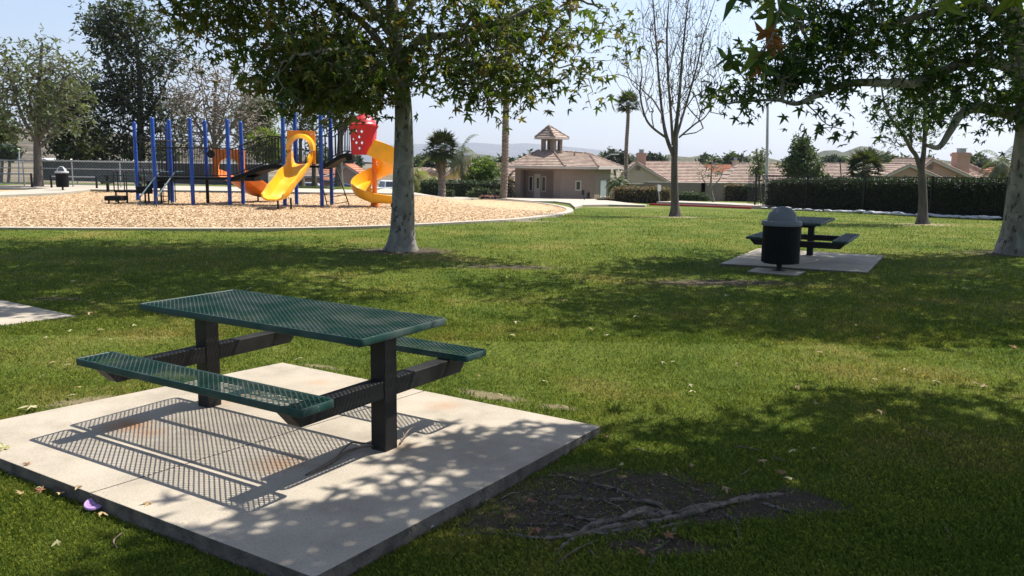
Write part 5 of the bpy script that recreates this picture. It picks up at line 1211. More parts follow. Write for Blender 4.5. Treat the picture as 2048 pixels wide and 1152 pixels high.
# ------------------------------------------------------------------ waste bins
def make_bin(lid='canlid', opening=False):
    root = empty('waste_bin', (0, 0, 0)); H = .70
    mb = MB(); mb.lathe([(.045, -.1), (.045, .14)], n=14); mb.lathe([(.11, .0), (.11, .012), (0, .013)], n=18); mb.build('stand', M['darkpost'], root, smooth=True)
    mb = MB(); z0 = .14; mb.lathe([(0, z0), (.255, z0), (.268, z0+.012), (.285, z0+H), (.275, z0+H), (.26, z0+.03), (0, z0+.03)], n=40)
    for k in range(44):
        a = tau*k/44; mb.box(((.281)*cos(a), (.281)*sin(a), z0+H/2+.01), (.012, .030, H-.03), a)
    mb.build('bin_body', M['canbody'], root)
    mb = MB(); z1 = z0+H; mb.lathe([(.275, z1-.012), (.308, z1-.012), (.312, z1), (.308, z1+.062), (.298, z1+.075), (.262, z1+.078), (.262, z1+.05)], n=40)
    if not opening:
        mb.lathe([(.226*1.02, z1+.072)]+[(.226*cos(a), z1+.10+.235*sin(a)) for a in np.linspace(0, pi/2, 12)], n=40); mb.lathe([(.30, z1+.070), (.22, z1+.076)], n=40)
    else:
        o = []; 
        mb.lathe([(.226*cos(a), z1+.08+.235*sin(a)) for a in np.linspace(0, pi/2*.35, 4)], n=30, a0=R(-35), a1=R(215))
        mb.lathe([(.226*cos(a), z1+.08+.235*sin(a)) for a in np.linspace(pi/2*.72, pi/2, 5)], n=30)
        for an in (-35, 215): mb.lathe([(.226*cos(a), z1+.08+.235*sin(a)) for a in np.linspace(0, pi/2*.8, 7)], n=6, a0=R(an-14), a1=R(an+14))
        mb.lathe([(.30, z1+.070), (.22, z1+.076)], n=40)
    mb.build('lid', M[lid], root, smooth=True)
    return root
b1 = make_bin(); g0 = G(1557, 543); b1.location = (g0[0], g0[1]-.02, g0[2]+.02); b1.scale = (1.03, 1.03, .90); tag(b1, 'black waste bin with grey dome lid on its own small slab beside the shaded table', 'waste bin')
b2 = make_bin('lidlight', True); q = UY(127, 41.5); b2.location = (q[0], q[1], q[2]+.10); b2.rotation_euler = (0, 0, .3); tag(b2, 'far black bin with pale open hooded lid by the chain link fence', 'waste bin')
for c_ in kids(b2): c_.location = (0, 0, 0)

# ------------------------------------------------------------------ buildings
def tiled(mb, p0, p1, q1, q0, n, th=.085, over=.0):
    """roof plane from eave p0-p1 to ridge q0-q1, laid in n stepped courses"""
    p0, p1, q1, q0 = [np.array(p, float) for p in (p0, p1, q1, q0)]
    nr = np.cross(p1-p0, (q0+q1)/2-(p0+p1)/2); nr /= np.linalg.norm(nr)
    if nr[2] < 0: nr = -nr
    for k in range(n):
        a, b = k/n, min(1, (k+1)/n)
        A, B_ = p0+(q0-p0)*a, p1+(q1-p1)*a; C, D = p1+(q1-p1)*b, p0+(q0-p0)*b
        v = [A+nr*th, B_+nr*th, C+nr*th*.15, D+nr*th*.15, A-nr*.02, B_-nr*.02]
        mb.add(v, [(0, 1, 2, 3), (4, 5, 1, 0), (4, 0, 3), (5, 2, 1)])
def caps(mb, a, b, r=.09, n=None):
    """barrel cap tiles along a hip or ridge"""
    a = np.array(a, float); b = np.array(b, float); L_ = np.linalg.norm(b-a); n = n or max(3, int(L_/.38))
    for k in range(n):
        p = a+(b-a)*k/n; q = a+(b-a)*(k+1.12)/n; mb.tube([tuple(p+[0, 0, .05]), tuple(q+[0, 0, .02])], [r*1.15, r*.85], 7)
def sub(mb, org): mb.v = [(a-org[0], b-org[1], c-org[2]) for a, b, c in mb.v]; return mb
def part(mb, name, mat, root, org, **k): return sub(mb, org).build(name, mat, root, **k)
def wallseg(mb, a, b, z0, z1, th=.2, holes=()):
    """upright wall a->b with rectangular openings (s0,s1,h0,h1) measured along it and from z0"""
    a = np.array(a[:2], float); b = np.array(b[:2], float); L_ = np.hypot(*(b-a)); e = (b-a)/L_; nv = np.array([-e[1], e[0]])
    ss = sorted({0, L_, *[h[0] for h in holes], *[h[1] for h in holes]}); hs = sorted({z0, z1, *[z0+h[2] for h in holes], *[z0+h[3] for h in holes]})
    for i in range(len(ss)-1):
        for j in range(len(hs)-1):
            sm, hm = (ss[i]+ss[i+1])/2, (hs[j]+hs[j+1])/2
            if any(h[0] < sm < h[1] and z0+h[2] < hm < z0+h[3] for h in holes): continue
            P0 = a+e*ss[i]; P1 = a+e*ss[i+1]
            v = [(*P0, hs[j]), (*P1, hs[j]), (*(P1+nv*th), hs[j]), (*(P0+nv*th), hs[j])]; v += [(x, y, hs[j+1]) for x, y, _ in v]
            fs = [(0, 1, 5, 4), (2, 3, 7, 6)]
            def solid(s, h): return 0 < s < L_ and z0 < h < z1 and not any(q[0] < s < q[1] and z0+q[2] < h < z0+q[3] for q in holes)
            if not solid(ss[i]-.01, hm): fs.append((3, 0, 4, 7))
            if not solid(ss[i+1]+.01, hm): fs.append((1, 2, 6, 5))
            if not solid(sm, hs[j]-.01): fs.append((3, 2, 1, 0))
            if not solid(sm, hs[j+1]+.01): fs.append((4, 5, 6, 7))
            mb.add(v, fs)
    return a, e, nv
def opening(kind, a, e, nv, s0, s1, z0, z1, root, org, frame='trim', pane='glass', depth=.06, fw=.07, mull=0):
    """a window or door set into a wall"""
    def pt(s, d, z): q = a+e*s+nv*d; return (q[0], q[1], z)
    mb = MB(); d0, d1 = -.03, depth
    for (u0, u1, w0, w1) in ((s0, s0+fw, z0, z1), (s1-fw, s1, z0, z1), (s0+fw, s1-fw, z1-fw, z1), (s0+fw, s1-fw, z0, z0+fw)):
        v = [pt(u0, d0, w0), pt(u1, d0, w0), pt(u1, d1, w0), pt(u0, d1, w0), pt(u0, d0, w1), pt(u1, d0, w1), pt(u1, d1, w1), pt(u0, d1, w1)]
        mb.add(v, [(3, 2, 1, 0), (4, 5, 6, 7), (0, 1, 5, 4), (1, 2, 6, 5), (2, 3, 7, 6), (3, 0, 4, 7)])
    o = part(mb, 'window' if kind == 'w' else 'door', M[frame], root, org)
    mb = MB(); u0, u1, w0, w1 = s0+fw, s1-fw, z0+fw, z1-fw; v = [pt(u0, .02, w0), pt(u1, .02, w0), pt(u1, .05, w0), pt(u0, .05, w0), pt(u0, .02, w1), pt(u1, .02, w1), pt(u1, .05, w1), pt(u0, .05, w1)]
    mb.add(v, [(3, 2, 1, 0), (4, 5, 6, 7), (0, 1, 5, 4), (1, 2, 6, 5), (2, 3, 7, 6), (3, 0, 4, 7)])
    part(mb, 'pane' if kind == 'w' else 'door_leaf', M[pane], o, org); return o
def fascia(mb, a, b, z1, h=.22, th=.06):
    mb.beam((a[0], a[1], z1-h/2), (b[0], b[1], z1-h/2), th, h)

# --- park building with a lantern on its roof
yb = 69
def W_(u, y): return np.array([col(u, y), y])
gb = float(zt(col(1100, yb), yb))
BO_ = (col(1110, yb), yb+3, gb); pb = empty('park_building', BO_, 0, 'low taupe stucco park building with tiled hip roof and small open lantern on top', 'building')
zE = P(1100, 335.5, 68)[2]; zW = zE-.02
A_, B1_, C_, D_ = W_(1026.5, 69.5), W_(1117, 67.2), W_(1185, 68.2), W_(1216, 71.5)
mb = MB()
# porch: pillars left and middle with the recessed wall behind
def dirn(a, b): e = (b-a)/np.hypot(*(b-a)); return e, np.array([-e[1], e[0]])
e1, n1 = dirn(A_, B1_); L1 = np.hypot(*(B1_-A_))
pw1, pw2 = .52, .66
wallseg(mb, A_, A_+e1*pw1, gb-.3, zW, .5); wallseg(mb, B1_-e1*pw2, B1_, gb-.3, zW, .6)
wallseg(mb, A_+e1*pw1, B1_-e1*pw2, zW-.20, zW, .3)
mb2 = MB(); wallseg(mb2, A_-e1*.03-n1*.04, A_+e1*(pw1+.03)-n1*.04, gb-.3, gb+.22, .55); wallseg(mb2, B1_-e1*(pw2+.03)-n1*.04, B1_+e1*.02-n1*.04, gb-.3, gb+.22, .6)
rA, rB = A_+n1*1.1+e1*.02, B1_+n1*1.1-e1*.02; Lr = np.hypot(*(rB-rA))
def s_at(u, y=69.5): return float((W_(u, y)-rA)@e1)
w1 = (s_at(1053, 70), s_at(1064.5, 70), gb*0+.62, 1.86); dd = (s_at(1067.5, 70), s_at(1085, 70), .02, 2.05); w2 = (s_at(1088, 70), s_at(1100, 70), .62, 1.86)
aa, ee, nn = wallseg(mb, rA, rB, gb-.0, zW, .2, [w1, dd, w2])
wallseg(mb, A_+n1*.5, A_+n1*1.1, gb-.3, zW, .2)
e2, n2 = dirn(B1_, C_); L2 = np.hypot(*(C_-B1_)); ws = (float((W_(1145, 67.7)-B1_)@e2), float((W_(1158.5, 67.7)-B1_)@e2), 1.18, 1.98)
a2_, e2_, nn2 = wallseg(mb, B1_+e2*.02, C_, gb-.4, zW, .2, [ws])
e3, n3 = dirn(C_, D_); L3_ = np.hypot(*(D_-C_)); ds = (L3_*.32, L3_*.78, .0, 1.72)
a3_, e3_, nn3 = wallseg(mb, C_+e3*.0, D_, gb-.4, zW, .2, [(ds[0], ds[1], .4, 2.05)])
E_ = D_+np.array([-1.5, 6.5]); F_ = A_+np.array([1.2, 7.5])
wallseg(mb, D_, E_, gb-.4, zW, .2); wallseg(mb, E_, F_, gb-.4, zW, .2); wallseg(mb, F_, A_+n1*1.1, gb-.4, zW, .2)
part(mb, 'wall', M['stucco'], pb, BO_); part(mb2, 'pillar_base', M['stucco'], pb, BO_)
mb = MB(); mb.prism([tuple(rA), tuple(rB), tuple(B1_), tuple(A_)], gb-.3, gb+.02); part(mb, 'porch_floor', M['concrete'], pb, BO_)
opening('w', aa, ee, nn, w1[0], w1[1], gb+w1[2], gb+w1[3], pb, BO_); opening('w', aa, ee, nn, w2[0], w2[1], gb+w2[2], gb+w2[3], pb, BO_)
dr = opening('d', aa, ee, nn, dd[0], dd[1], gb+dd[2], gb+dd[3], pb, BO_, 'trim', 'doorpaint' if 'doorpaint' in M else 'trim'); dm = (dd[0]+dd[1])/2
mb = MB(); q = aa+ee*(dd[0]+.26); q2 = aa+ee*(dd[1]-.16); mb.beam((*q, gb+1.3), (*q2, gb+1.3), .03, .85); part(mb, 'door_window', M['glass'], dr, BO_)
opening('w', a2_, e2_, nn2, ws[0], ws[1], gb-.4+ws[2], gb-.4+ws[3], pb, BO_, fw=.09)
dr2 = opening('d', a3_, e3_, nn3, ds[0], ds[1], gb+0, gb+1.65, pb, BO_, 'stucco', 'white')
mb = MB(); q = C_+e2*(-.55)-n2*.05; mb.beam((q[0], q[1], gb+.2), (q[0], q[1], gb+.62), .18, .12, (0, 1, 0)); mb.beam((q[0], q[1]-.09, gb+.42), (q[0], q[1]-.22, gb+.46), .12, .2); part(mb, 'drinking_fountain', M['blackm'], pb, BO_)
mb = MB(); q = C_+e3*(L3_*.93)-n3*.1; mb.beam((q[0], q[1], gb+.35), (q[0], q[1], gb+1.25), .3, .22, (0, 1, 0)); mb.tube([(q[0]+.1, q[1], gb), (q[0]+.1, q[1], gb+.4)], .03, 6); mb.tube([(q[0]-.1, q[1], gb+1.2), (q[0]-.1, q[1], gb+1.7)], .03, 6); part(mb, 'meter_box', M['stuccob'], pb, BO_)
# roof
def RP(u, v, y): return np.array(P(u, v, y))
def EV(u, y): return np.array([col(u, y), y, zE+.10])
ea, eb, ec, ed = EV(1011.5, 68.6), EV(1125, 66.3), EV(1191, 67.3), EV(1241, 72.5); eE = np.array([E_[0]+.4, E_[1]+.6, zE+.1]); eF = np.array([F_[0]-.8, F_[1]+.6, zE+.1])
r1 = RP(1103, 298, 70.9); r1b = r1+np.array([-.25, 1.5, 0]); r2 = RP(1178, 308, 71.5); r0 = RP(1120, 306.5, 71.2); r0[2] = r2[2]
r1l = RP(1078, 301, 71.0)
mb = MB(); tiled(mb, ea, eb, r1, r1l, 11, .055); tiled(mb, eb, ec, r2, r1*.55+r0*.45, 11, .055); tiled(mb, ec, ed, r2, r2, 11, .055); tiled(mb, ed, eE, r2+[0, 1, 0], r2, 11, .055); tiled(mb, eE, eF, r1l+[0, 1.5, 0], r2+[0, 1, 0], 11, .055); tiled(mb, eF, ea, r1l, r1l+[0, 1.5, 0], 11, .055)
mb.add([tuple(r1), tuple(r1*.55+r0*.45), tuple(r2), tuple(r2+[0, 1, 0]), tuple(r1l+[0, 1.5, 0]), tuple(r1l)], [(0, 1, 2, 3, 4, 5)])
caps(mb, eb, r1); caps(mb, ec, r2); caps(mb, ea, r1l); caps(mb, r1*.5+r0*.5, r2); caps(mb, ed, r2)
rf = part(mb, 'roof', M['tile'], pb, BO_)
mb = MB()
for a, b in ((ea, eb), (eb, ec), (ec, ed), (ed, eE), (eE, eF), (eF, ea)): fascia(mb, a-[0, 0, .0], b-[0, 0, .0], zE+.13, .20, .07)
mb.prism([tuple(x[:2]) for x in (ea, eb, ec, ed, eE, eF)], zE-.06, zE-.02)
part(mb, 'fascia', M['trim'], pb, BO_)
mb = MB(); q = RP(1149, 313, 70.2); mb.tube([tuple(q-[0, 0, .2]), tuple(q+[0, 0, .30])], .07, 8); part(mb, 'vent_pipe', M['stucco'], rf, BO_)
# lantern
lz0, lz1 = P(1098, 306, 70.5)[2]-.3, P(1098, 278, 70.5)[2]; cL = np.array([col(1098, 71), 71.1])
cw = [W_(1077, 71.0), W_(1101.5, 70.1), W_(1119, 71.0)]; bk = cw[0]+cw[2]-cw[1]; cw.append(bk)
mb = MB()
for k in range(4):
    a, b = cw[k], cw[(k+1) % 4]; l = np.hypot(*(b-a)); wallseg(mb, a, b, lz0, lz1, .12, [(l*.32, l*.74, .50, lz1-lz0-.12)] if lz1-lz0 > .9 else [])
ln = part(mb, 'roof_lantern', M['stucco'], pb, BO_)
apx = RP(1098, 251.5, 71); mb = MB(); c4 = []
for k in range(4):
    d = cw[k]-(cw[0]+cw[2])/2; d = d*(1+.55/np.hypot(*d)); c4.append(np.array([*((cw[0]+cw[2])/2+d), lz1+.12]))
for k in range(4): tiled(mb, c4[k], c4[(k+1) % 4], apx, apx, 5, .045); caps(mb, c4[k], apx, .07)
part(mb, 'lantern_roof', M['tile'], ln, BO_)
mb = MB()
for k in range(4): fascia(mb, c4[k], c4[(k+1) % 4], lz1+.14, .16, .06)
mb.prism([tuple(x[:2]) for x in c4], lz1, lz1+.03); part(mb, 'lantern_fascia', M['trim'], ln, BO_)

# --- houses: gabled blocks given in picture columns at a distance
def house(label, y, wallm, tilem, gables=(), planes=(), chimneys=(), walls=(), name='house', group=None, vents=()):
    us = [g[0] for g in gables]+[p[0][0] for p in planes]; u0 = sum(us)/len(us); org = UY(u0, y+4); root = empty(name, org, 0, label, 'house', group)
    def Q(u, v, d=0): return np.array(P(u, v, y+d))
    mw = MB(); mr = MB(); mt = MB()
    for g in gables:   # (uL, vL, uA, vA, uR, vR, depth offset, length, v base)
        uL, vL, uA, vA, uR, vR, d, ln_, vb = g; L_, A, Rr = Q(uL, vL, d), Q(uA, vA, d), Q(uR, vR, d); bk = np.array([0, ln_, 0.])
        lo = org[2]-.3
        s = .93; C0 = np.array([A[0], A[1], min(L_[2], Rr[2])])
        l2, r2_, a2 = L_+(A-L_)*.07, Rr+(A-Rr)*.07, A-[0, 0, .14]; l2 = l2-[0, 0, .14]; r2_ = r2_-[0, 0, .14]
        pr = [(l2[0], l2[1]+.25, lo), (r2_[0], r2_[1]+.25, lo), (r2_[0], r2_[1]+.25, r2_[2]), (a2[0], a2[1]+.25, a2[2]), (l2[0], l2[1]+.25, l2[2])]
        mw.extr(pr, (0, 0, 0), (0, ln_-.5, 0))
        n = max(4, int(np.linalg.norm(A-L_)/.36)); tiled(mr, L_+bk, L_, A, A+bk, n); n = max(4, int(np.linalg.norm(A-Rr)/.36)); tiled(mr, Rr, Rr+bk, A+bk, A, n)
        caps(mr, A, A+bk); caps(mr, L_, A, .07); caps(mr, Rr, A, .07)
        for q in (L_, Rr): mt.beam(tuple(q-[0, 0, .12]), tuple(A-[0, 0, .12]), .06, .2)
    for p in planes:   # four (u,v,depth) points: eave left, eave right, ridge right, ridge left; then courses
        a, b, c, d_ = [Q(*x) for x in p[:4]]; n = p[4]; tiled(mr, a, b, c, d_, n, .10); caps(mr, d_, c)
        bk = np.array([0, 7., 0]); tiled(mr, a+bk*1.4, a, d_, d_, 6); tiled(mr, b, b+bk*1.4, c, c, 6); tiled(mr, b+bk*1.4, a+bk*1.4, d_+[0, .02, 0], c+[0, .02, 0], 6)
        lo = org[2]-.3; a_, b_ = a+[0, .5, -.12], b+[0, .5, -.12]
        c_, dd_ = c-[0, 0, .12], d_-[0, 0, .12]
        mw.extr([(a_[0]+.3, a_[1], lo), (b_[0]-.3, b_[1], lo), (b_[0]-.3, b_[1], b_[2]-.05), (a_[0]+.3, a_[1], a_[2]-.05)], (0, 0, 0), (0, 6, 0))
        mt.beam(tuple(a-[0, 0, .05]), tuple(b-[0, 0, .05]), .08, .16)
    for x in walls: 
        a, b = Q(x[0], x[1], x[4]), Q(x[2], x[3], x[4]); mw.extr([(a[0], a[1], org[2]-.3), (b[0], b[1], org[2]-.3), tuple(b), tuple(a)], (0, 0, 0), (0, 5, 0))
    part(mw, 'wall', M[wallm], root, org); rr_ = part(mr, 'roof', M[tilem], root, org); part(mt, 'fascia', M['trim'], root, org)
    for x in chimneys:  # (u0,v0,u1,v1,d)
        a, b = Q(x[0], x[1], x[4]), Q(x[2], x[3], x[4]); w_ = b[0]-a[0]; cx = (a[0]+b[0])/2; h = a[2]-b[2]; mb = MB()
        mb.box((cx, a[1]+w_*.4, (a[2]+b[2])/2-.5), (w_*.86, w_*.8, h+1)); mb.box((cx, a[1]+w_*.4, a[2]-h*.12), (w_, w_*.95, h*.18)); mb.box((cx, a[1]+w_*.4, a[2]+.02), (w_*.88, w_*.82, .08))
        ch = part(mb, 'chimney', M[wallm if x[5] is None else x[5]], rr_, org)
        mb = MB(); mb.box((cx, a[1]+w_*.4, a[2]+.22), (w_*.42, w_*.42, .32)); mb.box((cx, a[1]+w_*.4, a[2]+.42), (w_*.5, w_*.5, .06)); part(mb, 'chimney_cap', M['steel'], ch, org)
    for x in vents:
        a = Q(x[0], x[1], x[2]); mb = MB()
        for s in (-.13, .13):
            mb.box((a[0]+s, a[1]+.20, a[2]), (.2, .12, .42))
            for k in range(5): mb.box((a[0]+s, a[1]+.12, a[2]-.16+.08*k), (.2, .05, .03))
        part(mb, 'gable_vent', M['stucco'], root, org)
    return root
house('beige house with left gable and tiled roof beyond the garden wall', 93, 'stuccob', 'tilep', [(1247, 346, 1274.5, 324, 1347, 368, 0, 3, 400)],
      [((1347, 369, .2), (1460, 370, .2), (1398, 325, 6), (1276, 324.5, 6), 15)], [(1274, 306.5, 1293, 325, 4, 'stuccop')], vents=[(1277, 337, 0)])
house('long tiled house roof behind the cone shaped evergreen and the iron fence', 98, 'stuccob', 'tile', [],
      [((1442, 373, 0), (1704, 372, 0), (1704, 328, 6), (1478, 327.5, 6), 15)], [(1466, 322, 1478, 329, 7, None)])
house('orange tiled roof peeping between two larger pinkish roofs', 118, 'stuccop', 'tileo', [], [((1380, 345, 0), (1475, 345, 0), (1462, 331, 5), (1396, 331, 5), 8)])
house('pink stucco house with stepped double gable and big chimney near the right edge', 78, 'stuccop', 'tilep', [(1768, 353, 1820, 328.5, 1884, 356, -2, 6, 400), (1850, 330, 1866, 317.5, 1952, 357, 0, 8, 400)],
      [((1952, 357, .5), (2020, 357, .5), (1975, 346, 4), (1918, 319.5, 6), 12)], [(1914, 306, 1941, 337, 1, None)], vents=[(1863.5, 334, 0)])
house('small house with steep red tiled roof slope at far right beyond the hedge', 84, 'stuccop', 'tileo', [], [((1965, 357, 0), (2120, 357, 0), (2060, 345.5, 4), (1972, 345.5, 4), 6), ((2006, 355, 3), (2060, 356, 3), (2052, 329, 7), (2012, 329, 7), 10)])
house('ochre yellow house with gable and chimney behind the round green shrub tree', 92, 'stuccoy', 'tilep', [(886, 352, 915.5, 331, 943, 348, 0, 4, 385)],
      [((935, 351, .2), (1034, 353, .2), (1030, 328, 6), (925, 327.5, 6), 9)], [(926, 318, 943.5, 330, 5, 'stuccop')])
house('house with orange tiled gable roof seen between the yellow slides', 96, 'stuccop', 'tileo', [(662, 365, 690, 329, 742, 362, 0, 6, 385)],
      [((640, 360, 3), (700, 362, 3), (690, 336, 8), (640, 336, 8), 8)])
house('pinkish house low behind the palms right of the big sycamore', 104, 'stuccop', 'tilep', [(838, 352, 862, 338, 888, 352, 0, 4, 385)], [((795, 352, 2), (870, 352, 2), (862, 337, 6), (800, 337, 6), 7)])
house('low brown tiled house behind the parked van left of the yellow slide', 100, 'stuccop', 'tile', [], [((566, 352, 0), (660, 354, 0), (650, 330, 6), (576, 330, 6), 9)])
# distant pale roofs on the left
for k, (u0, u1, v, y) in enumerate([(80, 96, 317.5, 150), (116, 134, 317, 160), (146, 160, 318, 150), (184, 198, 318, 165), (214, 230, 319, 150), (232, 262, 320, 170)]):
    house(['white roofed shed just right of the leftmost tree trunk', 'small white roofed shed above the waste bin', 'third white roofed shed from the left above the fence', 'white roofed shed under the dark tree trunk', 'white roofed shed at the foot of the tallest dark tree', 'widest white roofed shed nearest the blue posts'][k], y, 'stuccob', 'white', [(u0, v+3.5, (u0+u1)/2, v, u1, v+3.5, 0, 8, 330)], [((u0, v+4, 8), (u1, v+4, 8), (u1, v+.5, 9), (u0, v+.5, 9), 3)], name='shed', group='white roofed sheds beyond the fence')
# --- garden walls
def garden_wall(label, pts, h, th=.2, cap=1, mat='stucco'):
    org = pts[0]; root = empty('garden_wall', org, 0, label, 'wall'); mb = MB(); mc = MB()
    for a, b in zip(pts[:-1], pts[1:]):
        hb = h if not isinstance(h, (list, tuple)) else h[0]
        z1 = max(a[2], b[2])+hb; wallseg(mb, a, b, min(a[2], b[2])-.3, z1, th); mc.beam((a[0], a[1]+th/2, z1+.04), (b[0], b[1]+th/2, z1+.04), th+.08, .08)
        for q in (a, b): mb.box((q[0], q[1]+th/2, (z1+min(a[2], b[2]))/2-.1), (.34, .34, z1-min(a[2], b[2])+.3))
    part(mb, 'masonry', M[mat], root, org); part(mc, 'coping', M['trim'], root, org); return root
garden_wall('long taupe garden wall right of the park building, below the tiled roofs', [UY(1286, 80), UY(1400, 79.5), UY(1520, 79), UY(1640, 78.5)], 1.72)
garden_wall('short low stretch of garden wall beside the bushy palm at the building corner', [UY(1212, 80.5), UY(1248, 80.3), UY(1284, 80.1)], 1.55)
garden_wall('low pale wall with coping behind the hedge row under the palms', [UY(800, 84), UY(900, 83), UY(1024, 82)], 1.75, mat='stuccob')
# --- tennis windscreen fence on the left
o_ = UY(300, 50); ws_ = empty('windscreen_fence', o_, 0, 'long dark grey fabric windscreen with pale top band behind the chain link', 'fence')
a, b = UY(85, 53), UY(536, 50); a = (a[0], a[1], -.02); b = (b[0], b[1], -.05)
top = P(85, 322, 53)[2]; topb = P(536, 328, 50)[2]
mb = MB(); mb.add([(a[0], a[1], a[2]+.25), (b[0], b[1], b[2]+.2), (b[0], b[1], topb), (a[0], a[1], top)], [(0, 1, 2, 3)])
q = sub(mb, o_).build('screen_fabric', M['windscreen'], ws_, solid=.02)
mb = MB(); mb.beam((a[0], a[1]-.03, top+.02), (b[0], b[1]-.03, topb+.02), .03, .09); part(mb, 'top_band', M['white'], ws_, o_)
for k in range(7):
    t = k/6; x, y = a[0]+(b[0]-a[0])*t, a[1]+(b[1]-a[1])*t; mb = MB(); mb.tube([(x, y+.05, -.3), (x, y+.05, top+(topb-top)*t+.1)], .04, 8); part(mb, 'post', M['steel'], ws_, o_)
# --- chain link fence
o_ = UY(120, 46.5); cf = empty('chain_link_fence', o_, 0, 'silver chain link fence with two rails behind the far path at left', 'fence')
a, b = UY(-150, 47.2), UY(330, 46.2); zt0 = P(148, 322.5, 46.6)[2]; zm = P(148, 337.5, 46.6)[2]; zl = P(148, 371, 46.6)[2]
mb = MB()
for z in (zt0,): mb.tube([(a[0], a[1], z), (b[0], b[1], z)], .032, 8)
part(mb, 'top_rail', M['steel'], cf, o_)
mb = MB(); mb.tube([(a[0], a[1], zm), (b[0], b[1], zm)], .026, 8); part(mb, 'middle_rail', M['steel'], cf, o_)
mb = MB(); mb.tube([(a[0], a[1], zl+.05), (b[0], b[1], zl+.05)], .02, 8); part(mb, 'bottom_rail', M['steel'], cf, o_)
for u in (-95, -46, 51, 148, 243, 318):
    q = UY(u, 46.6); mb = MB(); mb.tube([(q[0], q[1], -.2), (q[0], q[1], zt0+.06)], .038, 8); part(mb, 'post', M['steel'], cf, o_)
mb = MB(); L_ = b[0]-a[0]; hh = zt0-zl; st = .17
k = -hh
while k < L_:
    for s in (1, -1):
        x0, x1 = k, k+hh; z0, z1 = (zl, zt0) if s == 1 else (zt0, zl)
        c0, c1 = max(0, x0), min(L_, x1)
        if c1 > c0:
            za = z0+(z1-z0)*(c0-x0)/hh; zb = z0+(z1-z0)*(c1-x0)/hh; ya, yb2 = a[1]+(b[1]-a[1])*c0/L_, a[1]+(b[1]-a[1])*c1/L_
            mb.tube([(a[0]+c0, ya, za), (a[0]+c1, yb2, zb)], .004, 3, False)
    k += st
part(mb, 'wire_mesh', M['steel'], cf, o_)
# low railings near the path
for k, (u0, u1, y, v0) in enumerate([(-60, 66, 44.5, 346), (105, 195, 44.5, 352)]):
    a, b = UY(u0, y), UY(u1, y); org = a; lr = empty('low_railing', org, 0, ['low grey railing with black end post at far left edge', 'low grey railing on black posts directly behind the far waste bin'][k], 'railing', 'low railings by the fence')
    zz = P(u1, v0+2, y)[2]; mb = MB(); mb.tube([(a[0], a[1], zz), (b[0], b[1], zz)], .03, 8); part(mb, 'rail', M['steel'], lr, org)
    for q in (a, b): mb = MB(); mb.tube([(q[0], q[1], -.1), (q[0], q[1], zz+.04)], .055, 8); part(mb, 'post', M['blackm'], lr, org)
# --- black iron fence before the hedge
org = tuple(fa); ifn = empty('iron_fence', org, 0, 'black wrought iron fence with thin pickets in front of the tall dark hedge', 'fence')
A3, B3 = np.array(fa), np.array(fb); zAt = P(1512, 351.5, A3[1])[2]; zBt = P(2130, 357.5, B3[1])[2]
d = B3-A3; Lf = np.hypot(d[0], d[1]); npk = int(Lf/.125)
mb = MB()
for k in range(npk+1):
    t = k/npk; p = A3+d*t; mb.box((p[0], p[1], (p[2]+.08+zAt+(zBt-zAt)*t)/2-.01), (.017, .017, zAt+(zBt-zAt)*t-p[2]-.10), math.atan2(d[1], d[0]))
part(mb, 'pickets', M['blackm'], ifn, org)
for dz, nm in ((-.0, 'top_rail'), (-.22, 'middle_rail')):
    mb = MB(); mb.beam((A3[0], A3[1], zAt+dz), (B3[0], B3[1], zBt+dz), .03, .04); part(mb, nm, M['blackm'], ifn, org)
mb = MB(); mb.beam((A3[0], A3[1], A3[2]+.12), (B3[0], B3[1], B3[2]+.12), .03, .04); part(mb, 'bottom_rail', M['blackm'], ifn, org)
for u in (1503, 1611, 1726, 1859, 2009, 2110):
    uu = (np.array(ray(u, 430))[0]); # where the fence line crosses this column
    # solve along the fence
    bt = min(np.linspace(-.03, 1, 400), key=lambda t: abs((A3+d*t)[0]/(A3+d*t)[1]-uu)); p = A3+d*bt; zt_ = zAt+(zBt-zAt)*bt
    mb = MB(); mb.box((p[0], p[1], (p[2]-.2+zt_+.04)/2), (.065, .065, zt_+.24-p[2]), math.atan2(d[1], d[0])); mb.box((p[0], p[1], zt_+.05), (.085, .085, .03), math.atan2(d[1], d[0])); part(mb, 'post', M['blackm'], ifn, org)
# return of the fence going back
p0 = A3+d*(-.012); mb = MB(); zz = zAt
for k in range(14):
    q = p0+np.array([.35*k*.12, .13*k*1.5, 0]); 
    mb.box((q[0]+.02*k, q[1]+.2*k, (q[2]+zz)/2), (.017, .017, zz-q[2]))
mb.beam((p0[0], p0[1], zz), (p0[0]+.8, p0[1]+5.2, zz), .03, .04); part(mb, 'return_panel', M['blackm'], ifn, org)
